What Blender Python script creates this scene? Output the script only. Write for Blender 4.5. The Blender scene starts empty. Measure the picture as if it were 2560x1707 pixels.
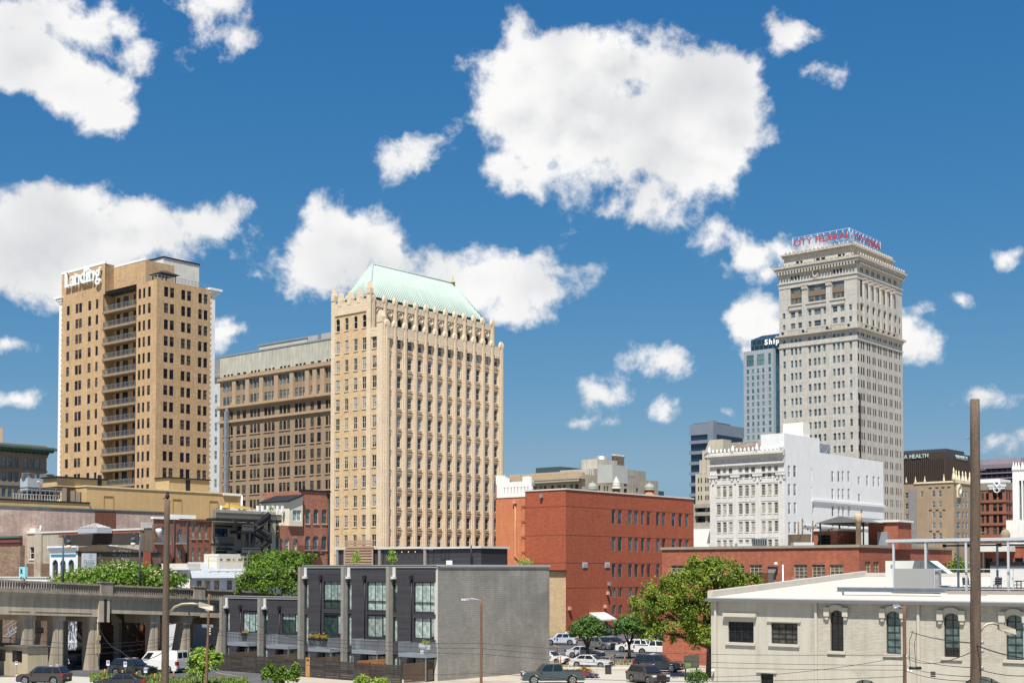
import bpy, math, random
import numpy as np
from mathutils import Vector, Matrix
random.seed(7); NR = np.random.default_rng(11)
R = math.radians; sin = math.sin; cos = math.cos; pi = math.pi
SC = bpy.context.scene
COL = SC.collection
# ---------------------------------------------------------------- camera
F = 3300.0; HY = 1428.0; PITCH = R(2.0); CAMZ = 10.5
PPY = HY - F*math.tan(PITCH)
cam = bpy.data.cameras.new('camera'); camo = bpy.data.objects.new('camera', cam); COL.objects.link(camo)
camo.location = (0, 0, CAMZ); camo.rotation_euler = (R(90)+PITCH, 0, 0)
cam.sensor_width = 36; cam.lens = F/2560*36; cam.shift_y = (PPY-853.5)/2560
cam.clip_start = .5; cam.clip_end = 20000
SC.camera = camo
# ---------------------------------------------------------------- sun, exposure
TH = R(40.3)
U = Vector((sin(TH), cos(TH))); V = Vector((-cos(TH), sin(TH)))
SUN_EL = R(62); SUN_PHI = R(30)
sh = -(U*cos(SUN_PHI) + V*sin(SUN_PHI))                       # horizontal direction towards the sun
sund = Vector((sh.x*cos(SUN_EL), sh.y*cos(SUN_EL), sin(SUN_EL)))
sl = bpy.data.lights.new('sun', 'SUN'); sl.energy = 4.9; sl.angle = R(.53); sl.color = (1, .955, .88)
so = bpy.data.objects.new('sun', sl); COL.objects.link(so)
so.rotation_euler = sund.to_track_quat('Z', 'Y').to_euler(); so.location = (0, 0, 300)
SC.view_settings.view_transform = 'Standard'; SC.view_settings.look = 'None'
SC.view_settings.exposure = 0.68; SC.view_settings.use_curve_mapping = False; SC.view_settings.gamma = 1
# ---------------------------------------------------------------- pixel rays on real planes
def ray(x, y):
    a = (x-1280)/F; b = -(y-PPY)/F
    return (a, cos(PITCH)-sin(PITCH)*b, sin(PITCH)+cos(PITCH)*b)
def P(x, y, D):
    r = ray(x, y); k = D/r[1]
    return Vector((r[0]*k, D, CAMZ+r[2]*k))
def G(x, y, z=0.0):
    r = ray(x, y); k = (z-CAMZ)/r[2]
    return Vector((r[0]*k, r[1]*k, z))
def view(x0, y0, s): return lambda x, y: (x0+x/s, y0+y/s)
# ---------------------------------------------------------------- world: sky and clouds
W = bpy.data.worlds.new('World'); SC.world = W; W.use_nodes = True
W.cycles.sampling_method = 'MANUAL'; W.cycles.sample_map_resolution = 512
class NT:
    def __init__(s, nt): s.nt = nt; s.n = nt.nodes; s.l = nt.links
    def add(s, t, **kw):
        n = s.n.new(t)
        for k, v in kw.items(): setattr(n, k, v)
        return n
    def setin(s, sock, v):
        if hasattr(v, 'is_output') or isinstance(v, bpy.types.NodeSocket): s.l.new(v, sock)
        elif v is not None: sock.default_value = v
    def math(s, op, a, b=None, c=None, clamp=False):
        n = s.add('ShaderNodeMath', operation=op, use_clamp=clamp)
        s.setin(n.inputs[0], a)
        if b is not None: s.setin(n.inputs[1], b)
        if c is not None: s.setin(n.inputs[2], c)
        return n.outputs[0]
    def vmath(s, op, a, b=None):
        n = s.add('ShaderNodeVectorMath', operation=op); s.setin(n.inputs[0], a)
        if b is not None: s.setin(n.inputs[1], b)
        return n.outputs['Value'] if op in ('DOT_PRODUCT', 'LENGTH') else n.outputs[0]
    def noise(s, vec, scale, detail=5, rough=.55, dist=0., dim='3D'):
        n = s.add('ShaderNodeTexNoise'); n.noise_dimensions = dim
        s.setin(n.inputs['Vector'], vec); n.inputs['Scale'].default_value = scale
        n.inputs['Detail'].default_value = detail; n.inputs['Roughness'].default_value = rough
        n.inputs['Distortion'].default_value = dist
        return n.outputs['Fac']
    def mix(s, fac, a, b, bt='MIX'):
        n = s.add('ShaderNodeMix', data_type='RGBA', blend_type=bt)
        s.setin(n.inputs[0], fac)
        s.setin(n.inputs[6], a); s.setin(n.inputs[7], b)
        return n.outputs[2]
    def ramp(s, fac, a, b, c=0., d=1., smooth=True):
        n = s.add('ShaderNodeMapRange'); n.interpolation_type = 'SMOOTHSTEP' if smooth else 'LINEAR'
        s.setin(n.inputs[0], fac)
        for i, v in enumerate((a, b, c, d)): n.inputs[1+i].default_value = v
        return n.outputs[0]
def c4(c): return (c[0], c[1], c[2], 1.0)
def build_world():
    nt = NT(W.node_tree); nt.n.clear()
    out = nt.add('ShaderNodeOutputWorld'); bg = nt.add('ShaderNodeBackground')
    bg.inputs['Strength'].default_value = .13/1.602
    nt.l.new(bg.outputs[0], out.inputs[0])
    sky = nt.add('ShaderNodeTexSky', sky_type='NISHITA'); sky.sun_disc = False
    sky.sun_elevation = SUN_EL; sky.sun_rotation = math.atan2(sund.x, sund.y)
    sky.altitude = 0; sky.air_density = 1.0; sky.dust_density = .35; sky.ozone_density = 3.2
    # per-channel grade of the whole sky dome (polarised, saturated blue of the photograph)
    sp = nt.add('ShaderNodeSeparateColor'); nt.l.new(sky.outputs[0], sp.inputs[0]); cb = nt.add('ShaderNodeCombineColor')
    for i, (g, k) in enumerate(((1.52, .575), (.80, .49), (.45, .585))):
        nt.l.new(nt.math('MULTIPLY', nt.math('POWER', nt.math('MULTIPLY', sp.outputs[i], .13), g), k/.13), cb.inputs[i])
    bs = cb.inputs[2].links[0].from_socket; gs = nt.math('MINIMUM', cb.inputs[1].links[0].from_socket, nt.math('MULTIPLY', bs, .76)); nt.l.new(gs, cb.inputs[1])
    nt.l.new(nt.math('MINIMUM', cb.inputs[0].links[0].from_socket, nt.math('MULTIPLY', gs, .60)), cb.inputs[0])
    skyc = cb.outputs[0]
    tc = nt.add('ShaderNodeTexCoord'); d = tc.outputs['Generated']
    # clouds sit in the sky by direction: centre pixel and half sizes (px of the photograph) give the direction once
    blobs = [(50, 20, 170, 62), (240, 62, 165, 64), (370, 112, 80, 50), (505, 30, 130, 70), (590, 92, 44, 32), (50, 150, 160, 100), (170, 215, 130, 70), (270, 280, 70, 32),
        (230, 580, 330, 90), (60, 640, 260, 150), (130, 560, 180, 90), (330, 560, 190, 70), (500, 560, 110, 55), (60, 700, 190, 100), (250, 640, 160, 60), (120, 620, 150, 90), (560, 835, 60, 30), (620, 830, 36, 18),
        (880, 620, 160, 100), (1120, 720, 190, 70), (840, 590, 110, 75), (930, 640, 150, 80), (820, 690, 90, 60), (1090, 700, 130, 80), (1210, 690, 130, 70), (1330, 730, 105, 62), (1290, 780, 90, 36), (1000, 700, 120, 70),
        (1540, 290, 320, 190), (1330, 180, 100, 90), (1420, 160, 150, 90), (1560, 180, 200, 110), (1730, 220, 170, 110), (1820, 300, 110, 150), (1330, 300, 130, 110), (1480, 330, 200, 130), (1660, 370, 200, 130), (1260, 420, 90, 65), (1610, 490, 110, 70), (1800, 420, 110, 70), (1290, 90, 40, 60),
        (990, 400, 70, 36), (1150, 370, 45, 22), (1980, 95, 50, 42), (2050, 185, 46, 22), (1810, 668, 60, 36), (1890, 640, 105, 60), (1985, 628, 66, 40), (1930, 686, 60, 32),
        (1900, 790, 55, 70), (1880, 870, 40, 40), (2290, 850, 46, 62), (2300, 775, 44, 20), (1665, 902, 50, 28), (1490, 972, 56, 24), (1420, 1052, 40, 11), (1670, 1005, 26, 26), (1840, 1016, 30, 14),
        (2445, 990, 64, 26), (2480, 1115, 50, 22), (1650, 1200, 60, 32), (2410, 745, 22, 12), (2550, 620, 30, 20), (55, 1000, 44, 12), (20, 310, 26, 22), (30, 860, 40, 12), (2150, 1140, 40, 12)]
    warp = nt.add('ShaderNodeTexNoise'); nt.setin(warp.inputs['Vector'], d); warp.inputs['Scale'].default_value = 11; warp.inputs['Detail'].default_value = 2
    wv = nt.vmath('SUBTRACT', warp.outputs['Color'], (.5, .5, .5)); 
    sc = nt.add('ShaderNodeVectorMath', operation='SCALE'); nt.setin(sc.inputs[0], wv); sc.inputs['Scale'].default_value = .036
    dw = nt.vmath('ADD', d, sc.outputs[0])
    sx = nt.add('ShaderNodeSeparateXYZ'); nt.l.new(dw, sx.inputs[0])
    yy = nt.math('MAXIMUM', sx.outputs[1], .05)
    cx = nt.add('ShaderNodeCombineXYZ'); nt.l.new(nt.math('DIVIDE', sx.outputs[0], yy), cx.inputs[0]); nt.l.new(nt.math('DIVIDE', sx.outputs[2], yy), cx.inputs[1])
    acc = None
    for (x, y, rx, ry) in blobs:
        c = ray(x, y); kx, ky = F/(rx*1.12), F/(ry*1.12)
        n = nt.add('ShaderNodeVectorMath', operation='MULTIPLY_ADD'); nt.l.new(cx.outputs[0], n.inputs[0])
        n.inputs[1].default_value = (kx, ky, 0); n.inputs[2].default_value = (-c[0]/c[1]*kx, -c[2]/c[1]*ky, 0)
        r = nt.vmath('LENGTH', n.outputs[0])
        # small wisps get a lower ceiling so that the noise eats into them
        amp = min(.60, .05+.35*min(rx, ry)/80.)
        q = nt.math('MULTIPLY_ADD', r, -amp, amp)
        acc = q if acc is None else nt.math('SMOOTH_MAX', acc, q, .10)
    acc = nt.math('MAXIMUM', acc, -.45)
    # the same kind of sky goes on outside the frame
    fwd = Vector(ray(1280, 800)).normalized()
    inside = nt.ramp(nt.vmath('DOT_PRODUCT', d, tuple(fwd)), .86, .90)
    gen = nt.ramp(nt.noise(d, 3.1, 3, .5), .56, .80, -.45, .5)
    gen = nt.math('MULTIPLY_ADD', inside, -1.0, gen)
    acc = nt.math('MAXIMUM', acc, gen)
    n1 = nt.noise(d, 20, 9, .60, .12)
    su = nt.vmath('ADD', d, tuple(Vector((-.004, -.002, .013))))
    n1b = nt.noise(su, 20, 4, .56, .0)
    dens = nt.math('MULTIPLY_ADD', nt.math('SUBTRACT', n1, .5), 1.45, acc)
    alpha = nt.ramp(dens, -.04, .22)
    lit = nt.math('SUBTRACT', n1, n1b)
    shade = nt.ramp(nt.math('MULTIPLY_ADD', lit, .55, nt.math('MULTIPLY', nt.math('SUBTRACT', .34, acc), .55)), -.30, .10)
    soft = nt.noise(d, 11, 2, .5)
    shade = nt.math('MULTIPLY', shade, nt.ramp(soft, .30, .58, .35, 1.0), clamp=True)
    ccol = nt.mix(shade, c4((5.0, 5.15, 5.4)), c4((7.5, 7.45, 7.4)))
    fin = nt.mix(alpha, skyc, ccol)
    nt.l.new(fin, bg.inputs['Color'])
build_world()
# ---------------------------------------------------------------- tags
def tag(o, label=None, cat=None, group=None, kind=None):
    if label: o['label'] = label
    if cat: o['category'] = cat
    if group: o['group'] = group
    if kind: o['kind'] = kind
    return o
def empty(name, loc, label=None, cat=None, group=None, rz=0.):
    o = bpy.data.objects.new(name, None); COL.objects.link(o); o.location = loc; o.rotation_euler = (0, 0, rz)
    o.empty_display_size = .5
    return tag(o, label, cat, group)
def link(name, me, parent=None, loc=(0, 0, 0), rz=0.):
    o = bpy.data.objects.new(name, me); COL.objects.link(o); o.parent = parent; o.location = loc; o.rotation_euler = (0, 0, rz)
    return o
# ---------------------------------------------------------------- mesh builder (world or local coordinates, metres; UV in metres)
class MB:
    def __init__(s, org=(0, 0, 0)): s.v = []; s.f = []; s.m = []; s.o = Vector(org); s.smooth = []
    def poly(s, pts, m=0, sm=False):
        i = len(s.v); s.v += [tuple(Vector(p)-s.o) for p in pts]; s.f.append(list(range(i, i+len(pts)))); s.m.append(m); s.smooth.append(sm)
    def hexa(s, p, m=0):                                       # p: 8 points, bottom ring 0-3 and top ring 4-7, counter-clockwise from above
        i = len(s.v); s.v += [tuple(Vector(q)-s.o) for q in p]
        for q in ((3, 2, 1, 0), (4, 5, 6, 7), (0, 1, 5, 4), (1, 2, 6, 5), (2, 3, 7, 6), (3, 0, 4, 7)):
            s.f.append([i+k for k in q]); s.m.append(m); s.smooth.append(False)
    def box(s, x0, x1, y0, y1, z0, z1, m=0):
        s.hexa([(x0, y0, z0), (x1, y0, z0), (x1, y1, z0), (x0, y1, z0), (x0, y0, z1), (x1, y0, z1), (x1, y1, z1), (x0, y1, z1)], m)
    def fbox(s, fc, s0, s1, z0, z1, o0, o1, m=0, zb=None):     # box on a face: along s, up z, out from o0 to o1
        a = [fc.at(s0, z0, o1), fc.at(s1, z0, o1), fc.at(s1, z0, o0), fc.at(s0, z0, o0)]
        b = [fc.at(s0, z1, o1), fc.at(s1, z1, o1), fc.at(s1, z1, o0), fc.at(s0, z1, o0)]
        if fc.flip: a = [a[1], a[0], a[3], a[2]]; b = [b[1], b[0], b[3], b[2]]
        s.hexa(a+b, m)
    def tube(s, pts, r, n=8, m=0, caps=True, r2=None):
        pts = [Vector(p) for p in pts]; i0 = len(s.v); k = len(pts)
        for j, p in enumerate(pts):
            t = (pts[min(j+1, k-1)]-pts[max(j-1, 0)]).normalized()
            a = t.cross(Vector((0, 0, 1)));
            if a.length < .05: a = t.cross(Vector((0, 1, 0)))
            a.normalize(); b = t.cross(a)
            rr = r if r2 is None else r+(r2-r)*j/max(1, k-1)
            if isinstance(r, (list, tuple)): rr = r[j]
            for q in range(n):
                w = 2*pi*q/n; s.v.append(tuple(p+a*(rr*cos(w))+b*(rr*sin(w))-s.o))
        for j in range(k-1):
            for q in range(n):
                q2 = (q+1) % n
                s.f.append([i0+j*n+q, i0+j*n+q2, i0+(j+1)*n+q2, i0+(j+1)*n+q]); s.m.append(m); s.smooth.append(True)
        if caps:
            s.f.append([i0+q for q in range(n)][::-1]); s.m.append(m); s.smooth.append(False)
            s.f.append([i0+(k-1)*n+q for q in range(n)]); s.m.append(m); s.smooth.append(False)
    def lathe(s, c, prof, n=12, m=0):                          # prof: list of (r, z)
        c = Vector(c); i0 = len(s.v)
        for (r, z) in prof:
            for q in range(n):
                w = 2*pi*q/n; s.v.append(tuple(c+Vector((r*cos(w), r*sin(w), z))-s.o))
        for j in range(len(prof)-1):
            for q in range(n):
                q2 = (q+1) % n
                s.f.append([i0+j*n+q, i0+j*n+q2, i0+(j+1)*n+q2, i0+(j+1)*n+q]); s.m.append(m); s.smooth.append(True)
        s.f.append([i0+q for q in range(n)][::-1]); s.m.append(m); s.smooth.append(False)
        s.f.append([i0+(len(prof)-1)*n+q for q in range(n)]); s.m.append(m); s.smooth.append(False)
    def mesh(s, name, mats):
        me = bpy.data.meshes.new(name); me.from_pydata(s.v, [], s.f)
        for mt in (mats if isinstance(mats, (list, tuple)) else [mats]): me.materials.append(mt)
        np_ = len(me.polygons)
        me.polygons.foreach_set('material_index', s.m); me.polygons.foreach_set('use_smooth', s.smooth)
        me.update()
        nl = len(me.loops)
        co = np.empty(len(me.vertices)*3, 'f'); me.vertices.foreach_get('co', co); co = co.reshape(-1, 3)+np.array(s.o, 'f')
        vi = np.empty(nl, 'i'); me.loops.foreach_get('vertex_index', vi)
        pn = np.empty(np_*3, 'f'); me.polygons.foreach_get('normal', pn); pn = pn.reshape(-1, 3)
        lt = np.empty(np_, 'i'); me.polygons.foreach_get('loop_total', lt)
        ln = np.repeat(pn, lt, axis=0); lc = co[vi]
        h = np.hypot(ln[:, 0], ln[:, 1])+1e-9; tx = -ln[:, 1]/h; ty = ln[:, 0]/h
        flat = np.abs(ln[:, 2]) > .8
        u = np.where(flat, lc[:, 0], lc[:, 0]*tx+lc[:, 1]*ty); v = np.where(flat, lc[:, 1], lc[:, 2])
        uv = me.uv_layers.new(name='UVMap'); uv.data.foreach_set('uv', np.stack([u, v], 1).astype('f').ravel())
        return me
    def build(s, name, mats, parent=None, loc=None, rz=0.):
        o = link(name, s.mesh(name, mats), parent, (0, 0, 0) if loc is None else loc, rz)
        if parent is None and loc is None: o.location = s.o
        return o
class Face:
    def __init__(s, C, d, n): s.C = Vector((C[0], C[1])); s.d = Vector(d); s.n = Vector(n); s.flip = (s.d.x*s.n.y-s.d.y*s.n.x) > 0
    def at(s, a, z, o=0.): p = s.C+s.d*a+s.n*o; return Vector((p.x, p.y, z))
    def hit(s, x, y, o=0.):
        r = ray(x, y); n = s.n; den = r[0]*n.x+r[1]*n.y
        k = (s.C.dot(n)+o)/den
        p = Vector((r[0]*k, r[1]*k)); return (p-s.C).dot(s.d), CAMZ+r[2]*k
    def s(s_, x, y, o=0.): return s_.hit(x, y, o)[0]
    def z(s_, x, y, o=0.): return s_.hit(x, y, o)[1]
    def shift(s, o, ds=0.): return Face(s.C+s.n*o+s.d*ds, s.d, s.n)
    def frame(s, a, b):                                         # window frame: origin s and z rotation so that local +y points inwards
        i = -s.n; x = Vector((i.y, -i.x))
        return (a if x.dot(s.d) > 0 else b), math.atan2(x.y, x.x)
def wall(mb, fc, s0, s1, z0, z1, ops=(), depth=.25, m=0, rm=None):
    rm = m if rm is None else rm
    ops = [o for o in ops if o[1] > s0 and o[0] < s1 and o[3] > z0 and o[2] < z1]
    ops = [(max(o[0], s0+.01), min(o[1], s1-.01), max(o[2], z0+.001), min(o[3], z1-.01))+tuple(o[4:]) for o in ops]
    zs = sorted({z0, z1, *[o[2] for o in ops], *[o[3] for o in ops]})
    def q(a, b, c, d, mm=m):
        p = [fc.at(a, c), fc.at(b, c), fc.at(b, d), fc.at(a, d)]
        mb.poly(p[::-1] if fc.flip else p, mm)
    for i in range(len(zs)-1):
        c, d = zs[i], zs[i+1]
        if d-c < 1e-5: continue
        blk = sorted((o[0], o[1]) for o in ops if o[2] < d-1e-6 and o[3] > c+1e-6)
        x = s0
        for (a, b) in blk:
            if a > x+1e-5: q(x, a, c, d)
            x = max(x, b)
        if s1 > x+1e-5: q(x, s1, c, d)
    for o in ops:
        a, b, c, d = o[:4]; rise = o[4] if len(o) > 4 else 0.
        for (p0, p1) in (((a, c), (a, d-rise)), ((b, d-rise), (b, c)), ((b, c), (a, c)))+((((a, d), (b, d)),) if rise <= 0 else ()):
            pts = [fc.at(p0[0], p0[1]), fc.at(p1[0], p1[1]), fc.at(p1[0], p1[1], -depth), fc.at(p0[0], p0[1], -depth)]
            mb.poly(pts if fc.flip else pts[::-1], rm)
        if rise > 0:
            n = 8; arc = [arcpt(a, b, d, rise, k/n) for k in range(n+1)]
            for k in range(n):
                (x0, y0), (x1, y1) = arc[k], arc[k+1]
                p = [fc.at(x0, y0), fc.at(x1, y1), fc.at(x1, d), fc.at(x0, d)]; mb.poly(p[::-1] if fc.flip else p, m)
                p = [fc.at(x0, y0), fc.at(x1, y1), fc.at(x1, y1, -depth), fc.at(x0, y0, -depth)]; mb.poly(p if fc.flip else p[::-1], rm)
def arcpt(a, b, top, rise, t):
    w = b-a
    if rise >= w*.49: th = pi*(1-t); return (a+b)/2+cos(th)*w/2, top-rise+sin(th)*rise
    x = t*2-1; r = (w*w/4+rise*rise)/(2*rise); return a+t*w, top-r+math.sqrt(max(0, r*r-(x*w/2)**2))
# ---------------------------------------------------------------- materials (all procedural)
_MC = {}
def mat(name, col, rough=.85, var=.12, vs=.6, streak=0., brick=None, bump=0., rnd=0., metal=0., spec=.3, patch=None, fine=0., coat=0., emit=0.):
    if name in _MC: return _MC[name]
    m = bpy.data.materials.new(name); m.use_nodes = True; t = NT(m.node_tree)
    b = m.node_tree.nodes['Principled BSDF']
    b.inputs['Roughness'].default_value = rough; b.inputs['Metallic'].default_value = metal; b.inputs['Specular IOR Level'].default_value = spec
    if coat: b.inputs['Coat Weight'].default_value = coat; b.inputs['Coat Roughness'].default_value = .06
    uv = t.add('ShaderNodeUVMap'); uv.uv_map = 'UVMap'
    vec = uv.outputs[0]
    base = None
    if brick:
        bw, bh, mort, con = brick[:4]
        br = t.add('ShaderNodeTexBrick'); t.setin(br.inputs['Vector'], vec)
        br.inputs['Scale'].default_value = 1.0; br.inputs['Brick Width'].default_value = bw; br.inputs['Row Height'].default_value = bh
        br.inputs['Mortar Size'].default_value = brick[4] if len(brick) > 4 else bh*.07; br.inputs['Mortar Smooth'].default_value = .3; br.inputs['Bias'].default_value = 0
        br.inputs['Color1'].default_value = c4([min(1, c*(1+con)) for c in col]); br.inputs['Color2'].default_value = c4([c*(1-con) for c in col]); br.inputs['Mortar'].default_value = c4(mort)
        base = br.outputs['Color']
    else:
        rgb = t.add('ShaderNodeRGB'); rgb.outputs[0].default_value = c4(col); base = rgb.outputs[0]
    fac = None
    if var:
        n = t.noise(vec, vs, 7, .62); fac = t.ramp(n, .22, .78, 1-var, 1+var, False)
    if streak:
        mp = t.add('ShaderNodeMapping'); t.setin(mp.inputs['Vector'], vec); mp.inputs['Scale'].default_value = (1.6, .12, 1)
        n2 = t.noise(mp.outputs[0], 1.3, 5, .6); f2 = t.ramp(n2, .3, .7, 1-streak, 1+streak*.4, False)
        fac = f2 if fac is None else t.math('MULTIPLY', fac, f2)
    if fine:
        n3 = t.noise(vec, 14, 2, .6); f3 = t.ramp(n3, .25, .75, 1-fine, 1+fine, False)
        fac = f3 if fac is None else t.math('MULTIPLY', fac, f3)
    if rnd:
        oi = t.add('ShaderNodeObjectInfo'); f4 = t.ramp(oi.outputs['Random'], 0, 1, 1-rnd, 1+rnd, False)
        fac = f4 if fac is None else t.math('MULTIPLY', fac, f4)
    if patch:                                                  # patches with a colour of their own: colour, scale, lo, hi
        n4 = t.noise(vec, patch[1], 8, .68); base = t.mix(t.ramp(n4, patch[2], patch[3]), base, c4(patch[0]))
    if fac is not None:
        v = t.add('ShaderNodeVectorMath', operation='SCALE'); t.setin(v.inputs[0], base); t.l.new(fac, v.inputs['Scale']); base = v.outputs[0]
    t.l.new(base, b.inputs['Base Color'])
    if bump:
        bp = t.add('ShaderNodeBump'); bp.inputs['Strength'].default_value = bump; bp.inputs['Distance'].default_value = .03
        h = t.noise(vec, 9, 6, .65)
        if brick: h = t.math('ADD', t.math('MULTIPLY', h, .6), t.math('SUBTRACT', 1.0, br.outputs['Fac']))
        t.l.new(h, bp.inputs['Height']); t.l.new(bp.outputs[0], b.inputs['Normal'])
    if emit: b.inputs['Emission Color'].default_value = c4(col); b.inputs['Emission Strength'].default_value = emit
    _MC[name] = m; return m
def glass(name, dark, light, frac=.3, rough=.04, spec=.8, tint=None):
    """window pane: some have blinds or curtains close behind, chosen per pane"""
    if name in _MC: return _MC[name]
    m = bpy.data.materials.new(name); m.use_nodes = True; t = NT(m.node_tree); b = m.node_tree.nodes['Principled BSDF']
    oi = t.add('ShaderNodeObjectInfo'); r = oi.outputs['Random']
    f = t.ramp(r, 1-frac-.12, 1-frac+.12)
    uv = t.add('ShaderNodeUVMap'); uv.uv_map = 'UVMap'
    n = t.noise(uv.outputs[0], 1.7, 3, .5); n = t.ramp(n, .35, .65, .55, 1.15)
    sx = t.add('ShaderNodeSeparateXYZ'); t.l.new(uv.outputs[0], sx.inputs[0])          # half-drawn blinds on some panes
    half = t.math('MULTIPLY', t.math('GREATER_THAN', sx.outputs[1], t.math('MULTIPLY_ADD', t.math('FRACT', t.math('MULTIPLY', r, 7.13)), 1.7, .5)), t.math('LESS_THAN', t.math('FRACT', t.math('MULTIPLY', r, 3.71)), .25+frac*.6))
    f = t.math('MAXIMUM', f, t.math('MULTIPLY', half, .75))
    base = t.mix(f, c4(dark), c4(light))
    v = t.add('ShaderNodeVectorMath', operation='SCALE'); t.setin(v.inputs[0], base); t.l.new(n, v.inputs['Scale'])
    t.l.new(v.outputs[0], b.inputs['Base Color'])
    b.inputs['Roughness'].default_value = rough; b.inputs['Specular IOR Level'].default_value = spec
    bp = t.add('ShaderNodeBump'); bp.inputs['Strength'].default_value = .05; bp.inputs['Distance'].default_value = .05
    t.l.new(t.noise(uv.outputs[0], .8, 2, .5), bp.inputs['Height']); t.l.new(bp.outputs[0], b.inputs['Normal'])
    _MC[name] = m; return m
G_DARK = glass('glass_dark', (.012, .015, .02), (.09, .085, .075), .25, .15, .2)
G_MID = glass('glass_curtained', (.02, .025, .03), (.32, .32, .31), .42, .12, .35)
G_BLIND = glass('glass_blinds', (.035, .036, .035), (.38, .37, .33), .42, .12, .35)
G_TEAL = glass('glass_blue', (.05, .085, .11), (.16, .21, .22), .5, .03, 1.0)
G_GREEN = glass('glass_green', (.03, .06, .055), (.36, .46, .42), .62, .03, .9)
G_BLUE = glass('glass_dark_blue', (.008, .018, .035), (.02, .045, .08), .5, .03, 1.0)
WHITE = mat('white_paint', (.78, .77, .74), .6, .08, .8, .06)
OFFW = mat('off_white_paint', (.66, .64, .58), .7, .1, .8)
BLACKM = mat('black_metal', (.018, .019, .022), .45, .1)
GALV = mat('galvanised_steel', (.36, .38, .40), .45, .15, 2., metal=.6)
DKFR = mat('dark_frame', (.03, .03, .03), .5, 0)
TANFR = mat('cream_frame', (.62, .57, .46), .7, .08)
WFR = mat('white_frame', (.72, .71, .68), .6, .05)
GREYM = mat('grey_metal', (.30, .32, .34), .5, .12, 1., metal=.3)
CONC = mat('concrete', (.33, .31, .27), .9, .22, .5, .28, fine=.12)
# ---------------------------------------------------------------- windows
_WM = {}
def win_meshes(w, h, style, fm, gm, rise=0.):
    key = (round(w*8), round(h*8), style, fm.name, gm.name, round(rise*8))
    if key in _WM: return _WM[key]
    w = round(w*8)/8+.03; h = round(h*8)/8+.03
    t = min(.07, w*.09) if style != 'thick' else .12
    fr = MB(); pn = MB()
    if rise > 0:
        n = 8; o = [arcpt(0, w, h, rise, k/n) for k in range(n+1)]; i = [arcpt(t, w-t, h-t, max(.02, rise-t*.6), k/n) for k in range(n+1)]
        for k in range(n): fr.poly([(o[k][0], 0, o[k][1]), (i[k][0], 0, i[k][1]), (i[k+1][0], 0, i[k+1][1]), (o[k+1][0], 0, o[k+1][1])])
        fr.box(0, t, 0, .07, 0, o[0][1]); fr.box(w-t, w, 0, .07, 0, o[-1][1]); fr.box(t, w-t, 0, .07, 0, t)
        pn.poly([(0, .05, .02), (w, .05, .02)]+[(a, .05, b) for a, b in o[::-1]])
    else:
        fr.box(0, t, 0, .08, 0, h); fr.box(w-t, w, 0, .08, 0, h); fr.box(t, w-t, 0, .08, 0, t); fr.box(t, w-t, 0, .08, h-t, h)
        pn.poly([(.01, .05, .01), (w-.01, .05, .01), (w-.01, .05, h-.01), (.01, .05, h-.01)])
    x0, x1, z0, z1 = t, w-t, t, h-t-(rise if rise > 0 else 0)*.0
    if style in ('dh', 'dh2', 'dh6'): fr.box(x0, x1, .0, .07, h*.48, h*.48+.06)
    if style == 'dh2': fr.box(w/2-.025, w/2+.025, .01, .06, z0, z1-rise*.2)
    if style == 'dh6':
        for k in (1, 2): fr.box(w*k/3-.02, w*k/3+.02, .01, .06, z0, h*.48 if False else z1)
        fr.box(x0, x1, .012, .055, h*.74-.02, h*.74+.02); fr.box(x0, x1, .012, .055, h*.24-.02, h*.24+.02)
    if style == 'v2': fr.box(w/2-.03, w/2+.03, .0, .07, z0, z1)
    if style == 'v3':
        for k in (1, 2): fr.box(w*k/3-.03, w*k/3+.03, .0, .07, z0, z1)
    if style.startswith('g'):
        nx, nz = int(style[1]), int(style[2])
        for k in range(1, nx): fr.box(w*k/nx-.025, w*k/nx+.025, .005, .06, z0, z1)
        for k in range(1, nz): fr.box(x0, x1, .01, .055, h*k/nz-.025, h*k/nz+.025)
    r = (fr.mesh('window', fm), pn.mesh('pane', gm)); _WM[key] = r; return r
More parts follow.
